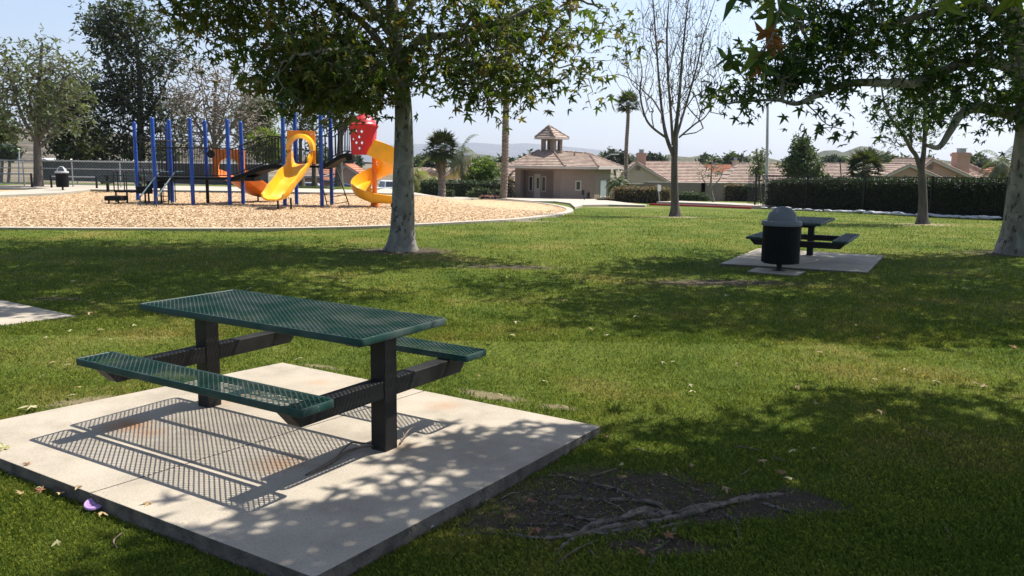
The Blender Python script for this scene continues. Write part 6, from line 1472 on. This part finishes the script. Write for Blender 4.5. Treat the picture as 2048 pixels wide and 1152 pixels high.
# --- sandbags along the fence
def sandbag_mesh(seed):
    rg = random.Random(seed); bm = bmesh.new(); bmesh.ops.create_icosphere(bm, subdivisions=3, radius=1)
    for v in bm.verts:
        x, y, z = v.co; e = 1-.25*abs(x)**4
        x2 = math.copysign(abs(x)**.8, x)*.40; y2 = math.copysign(abs(y)**.75, y)*.19; z2_ = z*.085*(1-.45*abs(x)**3)
        w_ = 1+.09*sin(9*x+seed)+.07*sin(13*y+2*seed)+.05*sin(22*x+3*y)
        v.co = (x2, y2*w_, max(z2_*w_, -.05)+.06)
    me = bpy.data.meshes.new('sandbag'); bm.to_mesh(me); bm.free(); me.shade_smooth(); me.materials.append(M['sandbag']); return me
sbm = [sandbag_mesh(s) for s in range(3)]; ns = 25
for k in range(ns):
    t = (k+.2)/ns; px = 1497+(2006-1497)*t**.93; vv = 416.5+(441.5-416.5)*((px-1497)/509); g_ = G(px, vv)
    o = bpy.data.objects.new('sandbag', sbm[k % 3]); COL.objects.link(o); o.location = (g_[0], g_[1], g_[2]+.01+(.05 if k % 7 == 3 else 0)); o.rotation_euler = (random.uniform(-.1, .1), random.uniform(-.12, .12), math.atan2(d[1], d[0])+random.uniform(-.6, .6)); s = random.uniform(.68, .92); o.scale = (s, s, s*random.uniform(.85, 1.3))
    tag(o, 'white sandbag in the line laid on the grass along the foot of the iron fence', 'sandbag', 'white sandbags along the iron fence')
# --- poles and signs
def pole(name, label, cat, pts, r, mat='steel', extra=None):
    org = pts[0]; mb = MB(); mb.tube(pts, r, 10); root = empty(name, org, 0, label, cat); part(mb, 'pole', M[mat], root, org, smooth=True)
    if extra: 
        for nm, m_, em in extra: part(em, nm, M[m_], root, org)
    return root
q = UY(1526, 52); t_ = P(1535.5, 205, 52); pole('light_pole', 'tall plain grey pole standing behind the iron fence', 'pole', [(q[0], q[1], q[2]-.2), (q[0]+.01, q[1], 0), t_], [.11, .105, .07])
q = UY(1206, 120); t_ = P(1208, 316, 120); t2_ = P(1220, 309.5, 120); t3_ = P(1238, 308.5, 120); em = MB(); em.beam(t3_, (t3_[0]-1.1, t3_[1], t3_[2]-.02), .3, .14)
pole('street_lamp', 'grey street lamp with curved arm seen over the right end of the park building roof', 'street lamp', [q, t_, t2_, t3_], [.1, .08, .06, .05], extra=[('lamp_head', 'white', em)])
q = UY(39, 90); t_ = P(38, 299, 90); t2_ = P(30, 293, 90); t3_ = P(6, 289, 90); em = MB(); em.beam(t3_, (t3_[0]+.9, t3_[1], t3_[2]+.02), .3, .14)
pole('street_lamp', 'street lamp with long arm reaching left before the rocky hill at far left', 'street lamp', [q, t_, t2_, t3_], [.1, .08, .06, .05], extra=[('lamp_head', 'steel', em)])
q = UY(209, 90); t_ = P(208, 302, 90); t2_ = P(203, 296, 90); t3_ = P(196, 292, 90); em = MB(); em.beam(t3_, (t3_[0]+.6, t3_[1], t3_[2]+.02), .3, .14)
pole('street_lamp', 'thin street lamp seen below the dark tree, left of the first blue post', 'street lamp', [q, t_, t2_, t3_], [.1, .08, .06, .05], extra=[('lamp_head', 'steel', em)])
q = UY(1680, 72); t_ = P(1680, 322, 72); em = MB(); em.box((t_[0], t_[1], t_[2]+.06), (.16, .16, .2)); pole('lantern_post', 'thin black post with small head against the long tiled roof', 'post', [q, t_], .045, 'blackm', [('lantern_head', 'blackm', em)])
q = UY(1315, 56); t_ = P(1315.5, 368, 56); em = MB(); s_ = P(1317, 373, 55.9); em.box((s_[0]+.05, s_[1]-.06, s_[2]-.1), (.22, .02, .42)); pole('sign_post', 'pale sign post seen edge on beside the brownish hedge', 'sign', [q, t_], .045, 'steel', [('sign_plate', 'white', em)])
q = UY(1166, 61); t_ = P(1166, 385, 61); em = MB(); em.box((t_[0], t_[1]-.03, t_[2]), (.20, .02, .34)); 
for k in range(3): pass
pole('small_sign', 'small dark plaque on a short stake in front of the park building wall', 'sign', [q, (t_[0], t_[1], t_[2]-.1)], .02, 'blackm', [('sign_plate', 'blackm', em)])
q = UY(988, 63); t_ = P(988, 366, 63); em = MB(); em.box((t_[0], t_[1], t_[2]-.02), (.14, .14, .22)); pole('bollard_light', 'slim dark post among the hedges left of the tall palm trunk', 'post', [q, t_], .05, 'blackm', [('lamp_head', 'blackm', em)])

# ------------------------------------------------------------------ vehicles
def car(label, u, y, rz, paint, L_=4.6, W=1.8, prof=None, pick=False, name='parked_car', cat='car'):
    g_ = UY(u, y); root = empty(name, g_, rz, label, cat); hw = W/2
    if pick: body = [(-2.75, .55), (-2.75, .98), (-2.70, 1.10), (-.55, 1.12), (-.45, 1.14), (1.05, 1.14), (2.45, 1.06), (2.72, .95), (2.75, .55)]; cab = [(-.52, 1.12), (-.36, 1.78), (-.22, 1.84), (.75, 1.82), (.92, 1.76), (1.40, 1.13)]; wx = (-1.75, 1.75); L_ = 5.5
    else:
        s = L_/4.6; body = [(-2.25*s, .35), (-2.28*s, .75), (-2.15*s, .95), (-1.2*s, 1.0), (1.1*s, .96), (2.0*s, .82), (2.28*s, .65), (2.28*s, .35)]; cab = prof or [(-1.95*s, .96), (-1.35*s, 1.36), (-1.0*s, 1.43), (.1*s, 1.43), (.45*s, 1.36), (1.25*s, .95)]; wx = (-1.35*s, 1.38*s)
    # body sides with wheel arches cut as concave notches
    low = body[0][1]; pr = [body[0]]+body[1:]
    arch = []
    for w_ in sorted(wx, reverse=True):
        arch += [(w_+.42*cos(a), low-.08+.46*max(0, sin(a))+.02) for a in np.linspace(0, pi, 9)]
    poly = pr+arch; mb = MB(); n = len(poly)
    v = [(x, -hw, z) for x, z in poly]+[(x, hw, z) for x, z in poly]
    bm = bmesh.new(); bv = [bm.verts.new(p) for p in v]
    f1 = bm.faces.new(bv[:n]); f2 = bm.faces.new(bv[n:][::-1])
    for i in range(n): bm.faces.new((bv[(i+1) % n], bv[i], bv[n+i], bv[n+(i+1) % n]))
    bmesh.ops.recalc_face_normals(bm, faces=bm.faces[:]); me = bpy.data.meshes.new('body'); bm.to_mesh(me); bm.free()
    o = bpy.data.objects.new('body', me); COL.objects.link(o); me.materials.append(M[paint]); o.parent = root
    bb = o.modifiers.new('b', 'BEVEL'); bb.width = .05; bb.segments = 2; bb.limit_method = 'ANGLE'; bb.angle_limit = R(50)
    tw = .14; n = len(cab); mb = MB()
    zt1 = max(z for x, z in cab); zb0 = min(z for x, z in cab)
    def ins(z): return hw-.03-tw*(z-zb0)/(zt1-zb0)
    mb.add([(x, -ins(z), z) for x, z in cab]+[(x, ins(z), z) for x, z in cab], [tuple(range(n)), tuple(range(2*n-1, n-1, -1))]+[((i+1) % n, i, n+i, n+(i+1) % n) for i in range(n)])
    c_ = mb.build('cabin', M[paint], root, bevel=.03)
    xs_ = [x for x, z in cab]; x0, x1 = min(xs_), max(xs_); zc0, zc1 = zb0+.08, zt1-.10
    def xat(z, side):
        pts = cab[:n//2+1] if side < 0 else cab[n//2:][::-1]
        return float(np.interp(z, [q[1] for q in sorted(pts, key=lambda q: q[1])], [q[0] for q in sorted(pts, key=lambda q: q[1])]))
    for sgn in (-1, 1):
        mb = MB(); q = [(xat(zc0, -1)+.14, zc0), (xat(zc0, 1)-.14, zc0), (xat(zc1, 1)-.1, zc1), (xat(zc1, -1)+.1, zc1)]
        mb.add([(x, sgn*(ins(z)+.012), z) for x, z in q]+[(x, sgn*(ins(z)-.02), z) for x, z in q], [(0, 1, 2, 3), (7, 6, 5, 4), (0, 4, 5, 1), (1, 5, 6, 2), (2, 6, 7, 3), (3, 7, 4, 0)]); mb.build('side_window', M['glass'], root)
    for side, nm in ((-1, 'rear_window'), (1, 'windscreen')):
        mb = MB(); a_, b_ = (xat(zc0, side), zc0), (xat(zc1, side), zc1); ou = .025*side
        mb.add([(a_[0]+ou, -ins(zc0)+.12, zc0), (a_[0]+ou, ins(zc0)-.12, zc0), (b_[0]+ou, ins(zc1)-.1, zc1), (b_[0]+ou, -ins(zc1)+.1, zc1), (a_[0]-ou, -ins(zc0)+.12, zc0), (a_[0]-ou, ins(zc0)-.12, zc0), (b_[0]-ou, ins(zc1)-.1, zc1), (b_[0]-ou, -ins(zc1)+.1, zc1)], [(0, 1, 2, 3), (7, 6, 5, 4), (0, 4, 5, 1), (1, 5, 6, 2), (2, 6, 7, 3), (3, 7, 4, 0)]); mb.build(nm, M['glass'], root)
    for w_ in wx:
        for sgn in (-1, 1):
            mb = MB(); r_ = .37 if pick else .33; pts = [(0, -.1), (r_*.9, -.1), (r_, -.06), (r_, .06), (r_*.9, .1), (0, .1)]; mb.lathe(pts, n=20); mb.v = [(w_+a, sgn*(hw-.11)+c, r_+b) for a, b, c in mb.v]; w = mb.build('wheel', M['rubber'], root)
            mb = MB(); mb.lathe([(0, .0), (r_*.58, .0), (r_*.62, .012), (0, .02)], n=16); mb.v = [(w_+a, sgn*(hw-.005+c), r_+b) for a, b, c in mb.v]; mb.build('rim', M['steel'], w)
    xr = body[0][0]; 
    for sgn in (-1, 1):
        mb = MB(); mb.box((xr+.01, sgn*(hw-.12), .85 if pick else .72), (.06, .16, .30 if pick else .16)); mb.build('tail_lamp', M['taillight'], root)
    if pick: mb = MB(); mb.box((xr-.06, 0, .52), (.14, W*.96, .16), 0, .03); mb.build('rear_bumper', M['steel'], root)
    return root
car('white pickup truck parked beyond the spiral slide', 770, 90, R(28), 'carwhite', pick=True, W=1.95, name='pickup_truck', cat='truck')
car('dark blue car parked left of the white pickup', 688, 84, R(12), 'carblue')
car('silver grey van parked behind the yellow slide', 618, 88, R(6), 'carsilver', 4.8, 1.9, [(-2.2, .96), (-2.1, 1.5), (-1.9, 1.66), (.4, 1.66), (.9, 1.55), (1.6, .96)], name='parked_van', cat='van')

# ------------------------------------------------------------------ grass blades near the camera
rg = np.random.RandomState(5)
def clump_mask(x, y):
    return .5+.5*np.sin(x*9.1+2*np.sin(y*7.3))*np.sin(y*8.7+2*np.sin(x*6.1))
def dirt_d(x, y):
    """1 deep in bare soil, 0 on good lawn"""
    x = np.asarray(x); o = np.zeros(x.shape)
    for (cx, cy, rx, ry, rot) in DIRTS:
        dx, dy = x-cx, y-cy; a = dx*cos(rot)+dy*sin(rot); b = -dx*sin(rot)+dy*cos(rot)
        o = np.maximum(o, 1-np.sqrt((a/rx)**2+(b/ry)**2))
    return o
def blades(n, d0, d1, hgt, wid, name='grass', fan=1, seed=1, pad_edge=False):
    rg = np.random.RandomState(seed)
    # screen-uniform density: sample 1/d
    inv = rg.rand(n)*(1/d0-1/d1)+1/d1; y = 1/inv; x = (rg.rand(n)*2-1)*y*.66
    k = ~inpoly(x, y, PAD) & ~inpoly(x, y, [p[:2] for p in PAD2]) & ~inpoly(x, y, lp) & ~inpoly(x, y, mulch) & ~inpoly(x, y, [p[:2] for p in CANP]) & ~inpoly(x, y, walk) & ~inpoly(x, y, inner+out[::-1]) & ~inpoly(x, y, rp) & ~inpoly(x, y, wp)
    dm = dirt_d(x, y); k &= rg.rand(n) > np.clip(dm*2.2+.25*np.sin(x*11+3*np.sin(y*9))*(dm > 0), 0, .95)
    k &= rg.rand(n) < .45+.55*clump_mask(x, y)
    x, y = x[k], y[k]; n = len(x); z = zt(x, y)
    az = rg.rand(n)*tau; ln = rg.rand(n)*.75+.15; h = hgt*(.55+.8*rg.rand(n))*(.75+.5*clump_mask(x*.37, y*.37)); sc = 1+.0*y
    w_ = wid*(.7+.6*rg.rand(n))*np.maximum(1, y/6)**.75; h = h*np.maximum(1, y/9)**.3
    dx, dy = np.cos(az), np.sin(az); tx, ty = x+dx*h*ln, y+dy*h*ln
    B0 = np.stack([x-dy*w_/2, y+dx*w_/2, z-.006], 1); B1 = np.stack([x+dy*w_/2, y-dx*w_/2, z-.006], 1)
    m1 = np.stack([x+dx*h*ln*.35+dy*w_*.4, y+dy*h*ln*.35-dx*w_*.4, z+h*.6], 1); T = np.stack([tx, ty, z+h*(1-.35*ln)], 1)
    V = np.stack([B0, B1, m1, T], 1).reshape(-1, 3); o = np.arange(n)*4
    F = np.concatenate([np.stack([o, o+1, o+2], 1), np.stack([o, o+2, o+3], 1)])
    ob = npmesh(name, V, F, M['blade']); return tag(ob, 'short mown green lawn grass', 'grass', kind='stuff')
blades(430000, 2.7, 9, .025, .0036, seed=1)
blades(280000, 8, 40, .030, .0052, seed=2)

M['chip'] = leafmat('chip_wood', [(.22, .14, .075), (.42, .29, .165), (.51, .375, .225), (.59, .45, .285), (.65, .53, .37)], .0, spec=.1)
rg = np.random.RandomState(9); n = 270000; inv = rg.rand(n)*(1/18.0-1/48)+1/48; y = 1/inv; x = (rg.rand(n)*.95-.70)*y; k = inpoly(x, y, mulch); x, y = x[k], y[k]; n = len(x)
az = rg.rand(n)*tau; ln = (.012+.022*rg.rand(n)); wd_ = .006+.009*rg.rand(n); ex_ = np.stack([np.cos(az), np.sin(az), rg.normal(size=n)*.2], 1)*ln[:, None]; ey_ = np.stack([-np.sin(az), np.cos(az), rg.normal(size=n)*.3], 1)*wd_[:, None]
c = np.stack([x, y, zt(x, y)+.022+.02*rg.rand(n)], 1); V = np.stack([c-ex_-ey_, c+ex_-ey_, c+ex_+ey_, c-ex_+ey_], 1).reshape(-1, 3); o = np.arange(n)*4
tag(npmesh('wood_chips', V, np.stack([o, o+1, o+2, o+3], 1), M['chip']), 'loose tan wood chips covering the play area', 'wood chips', kind='stuff')

# ------------------------------------------------------------------ litter, leaves, twigs
def leaf_obj(i, mat, s):
    v, f = LEAF['star']; rg = random.Random(i); v = v.copy(); v[:, 2] += .25*(v[:, 0]**2)*rg.uniform(-1, 1.6)+.2*v[:, 1]**2*rg.uniform(-.5, 1.2)+.05*np.sin(v[:, 0]*6+i)
    me = bpy.data.meshes.new('fallen_leaf'); me.from_pydata([tuple(p*s) for p in v], [], [tuple(map(int, q)) for q in f]); me.materials.append(M[mat]); return me
M['lf_fall'] = simple('fallen_leaf_tan', (.30, .21, .10), .8, .3, 40, coords='obj'); M['lf_fall2'] = simple('fallen_leaf_pale', (.34, .31, .15), .8, .25, 40); M['lf_fall3'] = simple('fallen_leaf_rust', (.20, .085, .035), .8, .3, 40)
LM = {k: [leaf_obj(i+10*j, k, .045) for i in range(4)] for j, k in enumerate(('lf_fall', 'lf_fall2', 'lf_fall3'))}
LB = {'lf_fall': 'dry tan fallen leaf lying on the grass', 'lf_fall2': 'pale yellowish fallen leaf lying on the grass', 'lf_fall3': 'rust brown fallen leaf lying on the ground'}
GRP = {'lf_fall': 'tan leaves fallen on the lawn', 'lf_fall2': 'pale leaves fallen on the lawn', 'lf_fall3': 'rust brown leaves fallen on the lawn'}
def fleaf(x, y, k, s=1, label=None, dz=.035):
    o = bpy.data.objects.new('fallen_leaf', random.choice(LM[k])); COL.objects.link(o); onp = bool(inpoly(np.array([x]), np.array([y]), PAD)[0])
    o.location = (x, y, (0.0 if onp else float(zt(x, y)))+(.006 if onp else dz)); o.rotation_euler = (random.uniform(-.35, .35), random.uniform(-.35, .35), random.random()*tau); o.scale = (s,)*3
    tag(o, label or LB[k], 'leaf', None if label else GRP[k]); return o
for (u, v, k, s) in [(110, 598, 'lf_fall2', 1), (180, 630, 'lf_fall', 1.2), (142, 668, 'lf_fall2', .9), (95, 680, 'lf_fall2', .8), (270, 655, 'lf_fall2', .8), (105, 732, 'lf_fall', 1), (132, 737, 'lf_fall2', .9), (90, 757, 'lf_fall2', .8), (152, 783, 'lf_fall', 1), (1275, 637, 'lf_fall2', 1.3), (1180, 662, 'lf_fall', 1), (1323, 732, 'lf_fall2', 1), (1470, 735, 'lf_fall', .9), (1590, 780, 'lf_fall', 1.2), (1645, 712, 'lf_fall', 1), (1725, 790, 'lf_fall2', .9),
                     (1760, 830, 'lf_fall', 1), (1870, 770, 'lf_fall2', 1.2), (1945, 773, 'lf_fall', .9), (1810, 745, 'lf_fall2', .9), (1625, 622, 'lf_fall2', 1), (1710, 655, 'lf_fall2', .8), (1000, 575, 'lf_fall2', 1.2), (1060, 592, 'lf_fall2', 1.1), (1085, 600, 'lf_fall2', .8), (1200, 555, 'lf_fall2', 1.4), (1045, 605, 'lf_fall', 1), (600, 492, 'lf_fall2', 2), (150, 567, 'lf_fall2', 1.2),
                     (1080, 1070, 'lf_fall3', 1.5), (1010, 1045, 'lf_fall3', 1.2), (1212, 880, 'lf_fall3', 1), (1060, 1015, 'lf_fall3', 1), (1330, 1085, 'lf_fall3', 1.2), (1445, 985, 'lf_fall', 1.2), (1520, 930, 'lf_fall', 1), (85, 994, 'lf_fall3', .9), (120, 997, 'lf_fall', .8), (160, 1004, 'lf_fall', .8), (205, 1037, 'lf_fall', 1), (300, 1038, 'lf_fall', 1.2), (45, 1000, 'lf_fall', .8), (118, 1095, 'lf_fall2', .7), (60, 958, 'lf_fall3', .8),
                     (1005, 800, 'lf_fall', .9), (1130, 822, 'lf_fall', .8), (955, 760, 'lf_fall', .7), (1290, 1120, 'lf_fall3', 1.1), (1145, 965, 'lf_fall', .8)]:
    g_ = G(u, v); fleaf(g_[0], g_[1], k, s)
rr = random.Random(4)
for k in range(75):
    y = 1/(rr.random()*(1/4.2-1/32)+1/32); x = rr.uniform(-.6, .62)*y
    if inpoly(np.array([x]), np.array([y]), PAD)[0] or inpoly(np.array([x]), np.array([y]), mulch)[0] or inpoly(np.array([x]), np.array([y]), lp)[0]: continue
    fleaf(x, y, rr.choice(['lf_fall', 'lf_fall2', 'lf_fall2', 'lf_fall3' if y < 8 else 'lf_fall']), rr.uniform(.5, 1.05)*(1+y/30))
g_ = G(75, 822); o = fleaf(g_[0], g_[1], 'lf_fall2', 2.1, 'large pale green fallen leaf on the grass at the left back edge of the pad'); o.rotation_euler = (.2, .1, 2)
g_ = G(12, 925); o = fleaf(g_[0], g_[1], 'lf_fall2', 1.5, 'yellow green leaf lying against the front left corner of the pad', .09); o.rotation_euler = (.5, .2, 1)
fleaf(*G(1190, 770)[:2], 'lf_fall', .5)
rg = np.random.RandomState(12); n = 3800; cx_, cy_, _z = G(1240, 1010); x = cx_+rg.normal(size=n)*.62; y = cy_+rg.normal(size=n)*.36; k = (dirt_d(x, y) > rg.rand(n)*.5-.15) & ~inpoly(x, y, PAD); x, y = x[k], y[k]; n = len(x)
az = rg.rand(n)*tau; ln = .003+.011*rg.rand(n)**2; wd_ = .0015+.004*rg.rand(n); e1_ = np.stack([np.cos(az), np.sin(az), rg.normal(size=n)*.3], 1)*ln[:, None]; e2_ = np.stack([-np.sin(az), np.cos(az), rg.normal(size=n)*.4], 1)*wd_[:, None]
c = np.stack([x, y, zt(x, y)+.004+.006*rg.rand(n)], 1); V = np.stack([c-e1_, c-e2_, c+e1_, c+e2_], 1).reshape(-1, 3); o = np.arange(n)*4
M['crumb'] = leafmat('soil_litter', [(.05, .035, .025), (.11, .08, .055), (.20, .15, .10), (.09, .06, .04), (.34, .25, .15)], 0, spec=.1)
tag(npmesh('soil_litter', V, np.stack([o, o+1, o+2, o+3], 1), M['crumb']), 'crumbs of bark and dead leaves on the bare soil', 'litter', kind='stuff')
# branch on the pad by the near post
def zpad(u, v, dz=.012):
    r_ = ray(u, v); t = -EYE/r_[2]; return (r_[0]*t, t, dz)
def branch(name, label, lines, mat='twig', cat='branch', org=None):
    org = org or lines[0][0][0]; root = empty(name, org, 0, label, cat); V = []
    pr = [rough_tube(p, r_, 6, i+3, .12) for i, (p, r_) in enumerate(lines)]
    v, f = join_np(pr); npmesh('wood', v-np.array(org), f, M[mat], root, smooth=True); return root
branch('fallen_branch', 'thin forked dead branch lying on the pad at the foot of the near post', [
    ([zpad(612, 952, .006), zpad(650, 935), zpad(690, 912, .02), zpad(720, 903, .025), zpad(748, 898, .02)], [.005, .009, .010, .008, .005]),
    ([zpad(665, 928), zpad(700, 900, .04), zpad(725, 896, .03), zpad(745, 893, .02)], [.006, .005, .005, .004]),
    ([zpad(800, 890, .01), zpad(815, 876, .04), zpad(828, 868, .05)], [.006, .005, .003]), ([zpad(808, 883, .02), zpad(806, 872, .05)], [.004, .002])])
tw = [((1000, 1002), (1040, 990), 'short'), ((1180, 955), (1235, 940), 'x'), ((1205, 1003), (1255, 1035), 'x'), ((1470, 1050), (1480, 1095), 'x'), ((1115, 1130), (1195, 1085), 'x'), ((1545, 915), (1578, 928), 'x'), ((1385, 985), (1410, 990), 'x'), ((1480, 955), (1500, 940), 'x'), ((1470, 895), (1520, 905), 'x'), ((1900, 1085), (1885, 1050), 'x'), ((1830, 855), (1885, 885), 'x'), ((235, 1100), (245, 1070), 'x'), ((1195, 1120), (1180, 1105), 'x'), ((1095, 955), (1150, 962), 'x'), ((930, 1005), (915, 985), 'x'), ((1265, 900), (1300, 912), 'x')]
for k, (a, b, _) in enumerate(tw):
    A, B_ = G(*a), G(*b); mid = ((A[0]+B_[0])/2+.02*sin(k), (A[1]+B_[1])/2+.02*cos(k*2), (A[2]+B_[2])/2+.018)
    v, f = rough_tube([(A[0], A[1], A[2]+.008), mid, (B_[0], B_[1], B_[2]+.012)], [.005, .0045, .003], 5, k, .1)
    o = npmesh('twig', v-np.array(A), f, M['twig'], smooth=True); o.location = A; tag(o, 'thin dry twig lying on the shaded ground among roots and grass', 'twig', 'dry twigs on the ground')
# white paper straws at the pad's right edge
for k, (a, b) in enumerate((((860, 1064), (877, 1044)), ((1105, 920), (1131, 907)))):
    A, B_ = np.array(G(*a)), np.array(G(*b)); dd_ = B_-A; root = None; mb = MB(); L_ = np.linalg.norm(dd_); s = np.cross(dd_/L_, [0, 0, 1])
    z = np.array([0, 0, .03]); w0, w1 = .013, .007
    pts = [A-s*w0+z, A+s*w0+z, A+dd_*.5+s*w1*1.2+z*1.5, B_+s*w0+z*1.2, B_-s*w0+z*1.2, A+dd_*.5-s*w1*1.2+z*1.5]
    mb.add([tuple(p-A) for p in pts]+[tuple(p-A-[0, 0, .004]) for p in pts], [(0, 1, 2, 5), (5, 2, 3, 4), (11, 8, 7, 6), (10, 9, 8, 11)]+[(i, 6+i, 6+(i+1) % 6, (i+1) % 6) for i in range(6)])
    o = mb.build('paper_strip', M['white']); o.location = tuple(A); tag(o, ['scrap of white paper nearest the front corner on the right edge of the pad', 'scrap of white paper beside the pad, farther along toward its right corner'][k], 'litter')
# purple ring
g_ = G(190, 1006); mb = MB(); mb.lathe([(.040, 0), (.050, 0), (.062, .006), (.066, .016), (.060, .024), (.046, .020), (.036, .022), (.030, .012), (.034, .003), (.040, 0)], n=32)
rt = empty('purple_disc', (g_[0]+.05, g_[1]-.10, g_[2]+.03), 0, 'small purple plastic disc with ringed centre in the grass by the pad', 'toy'); rt.rotation_euler = (.28, .05, 0); rt.scale = (.78, .78, .78)
mb.build('ring', M['purple'], rt, smooth=True); mb = MB(); mb.lathe([(0, .010), (.020, .012), (.026, .016), (.034, .012), (.034, .006), (0, .004)], n=24); mb.build('hub', M['purple'], rt, smooth=True)
# ------------------------------------------------------------------ air
def haze():
    mb = MB(); x0, x1, y0, y1, z0, z1 = -13000, 13000, -1500, 12500, -6, 900
    mb.box(((x0+x1)/2, (y0+y1)/2, (z0+z1)/2), (x1-x0, y1-y0, z1-z0))
    m = bpy.data.materials.new('haze'); m.use_nodes = True; nd = m.node_tree.nodes; nd.remove(nd['Principled BSDF'])
    v = nd.new('ShaderNodeVolumePrincipled'); v.inputs['Color'].default_value = (.80, .86, 1, 1); v.inputs['Density'].default_value = HAZE; v.inputs['Anisotropy'].default_value = .3
    m.node_tree.links.new(v.outputs[0], nd['Material Output'].inputs['Volume'])
    o = mb.build('haze', m); tag(o, 'thin pale air haze over the distance', 'haze', kind='stuff')
HAZE = .00012
haze()
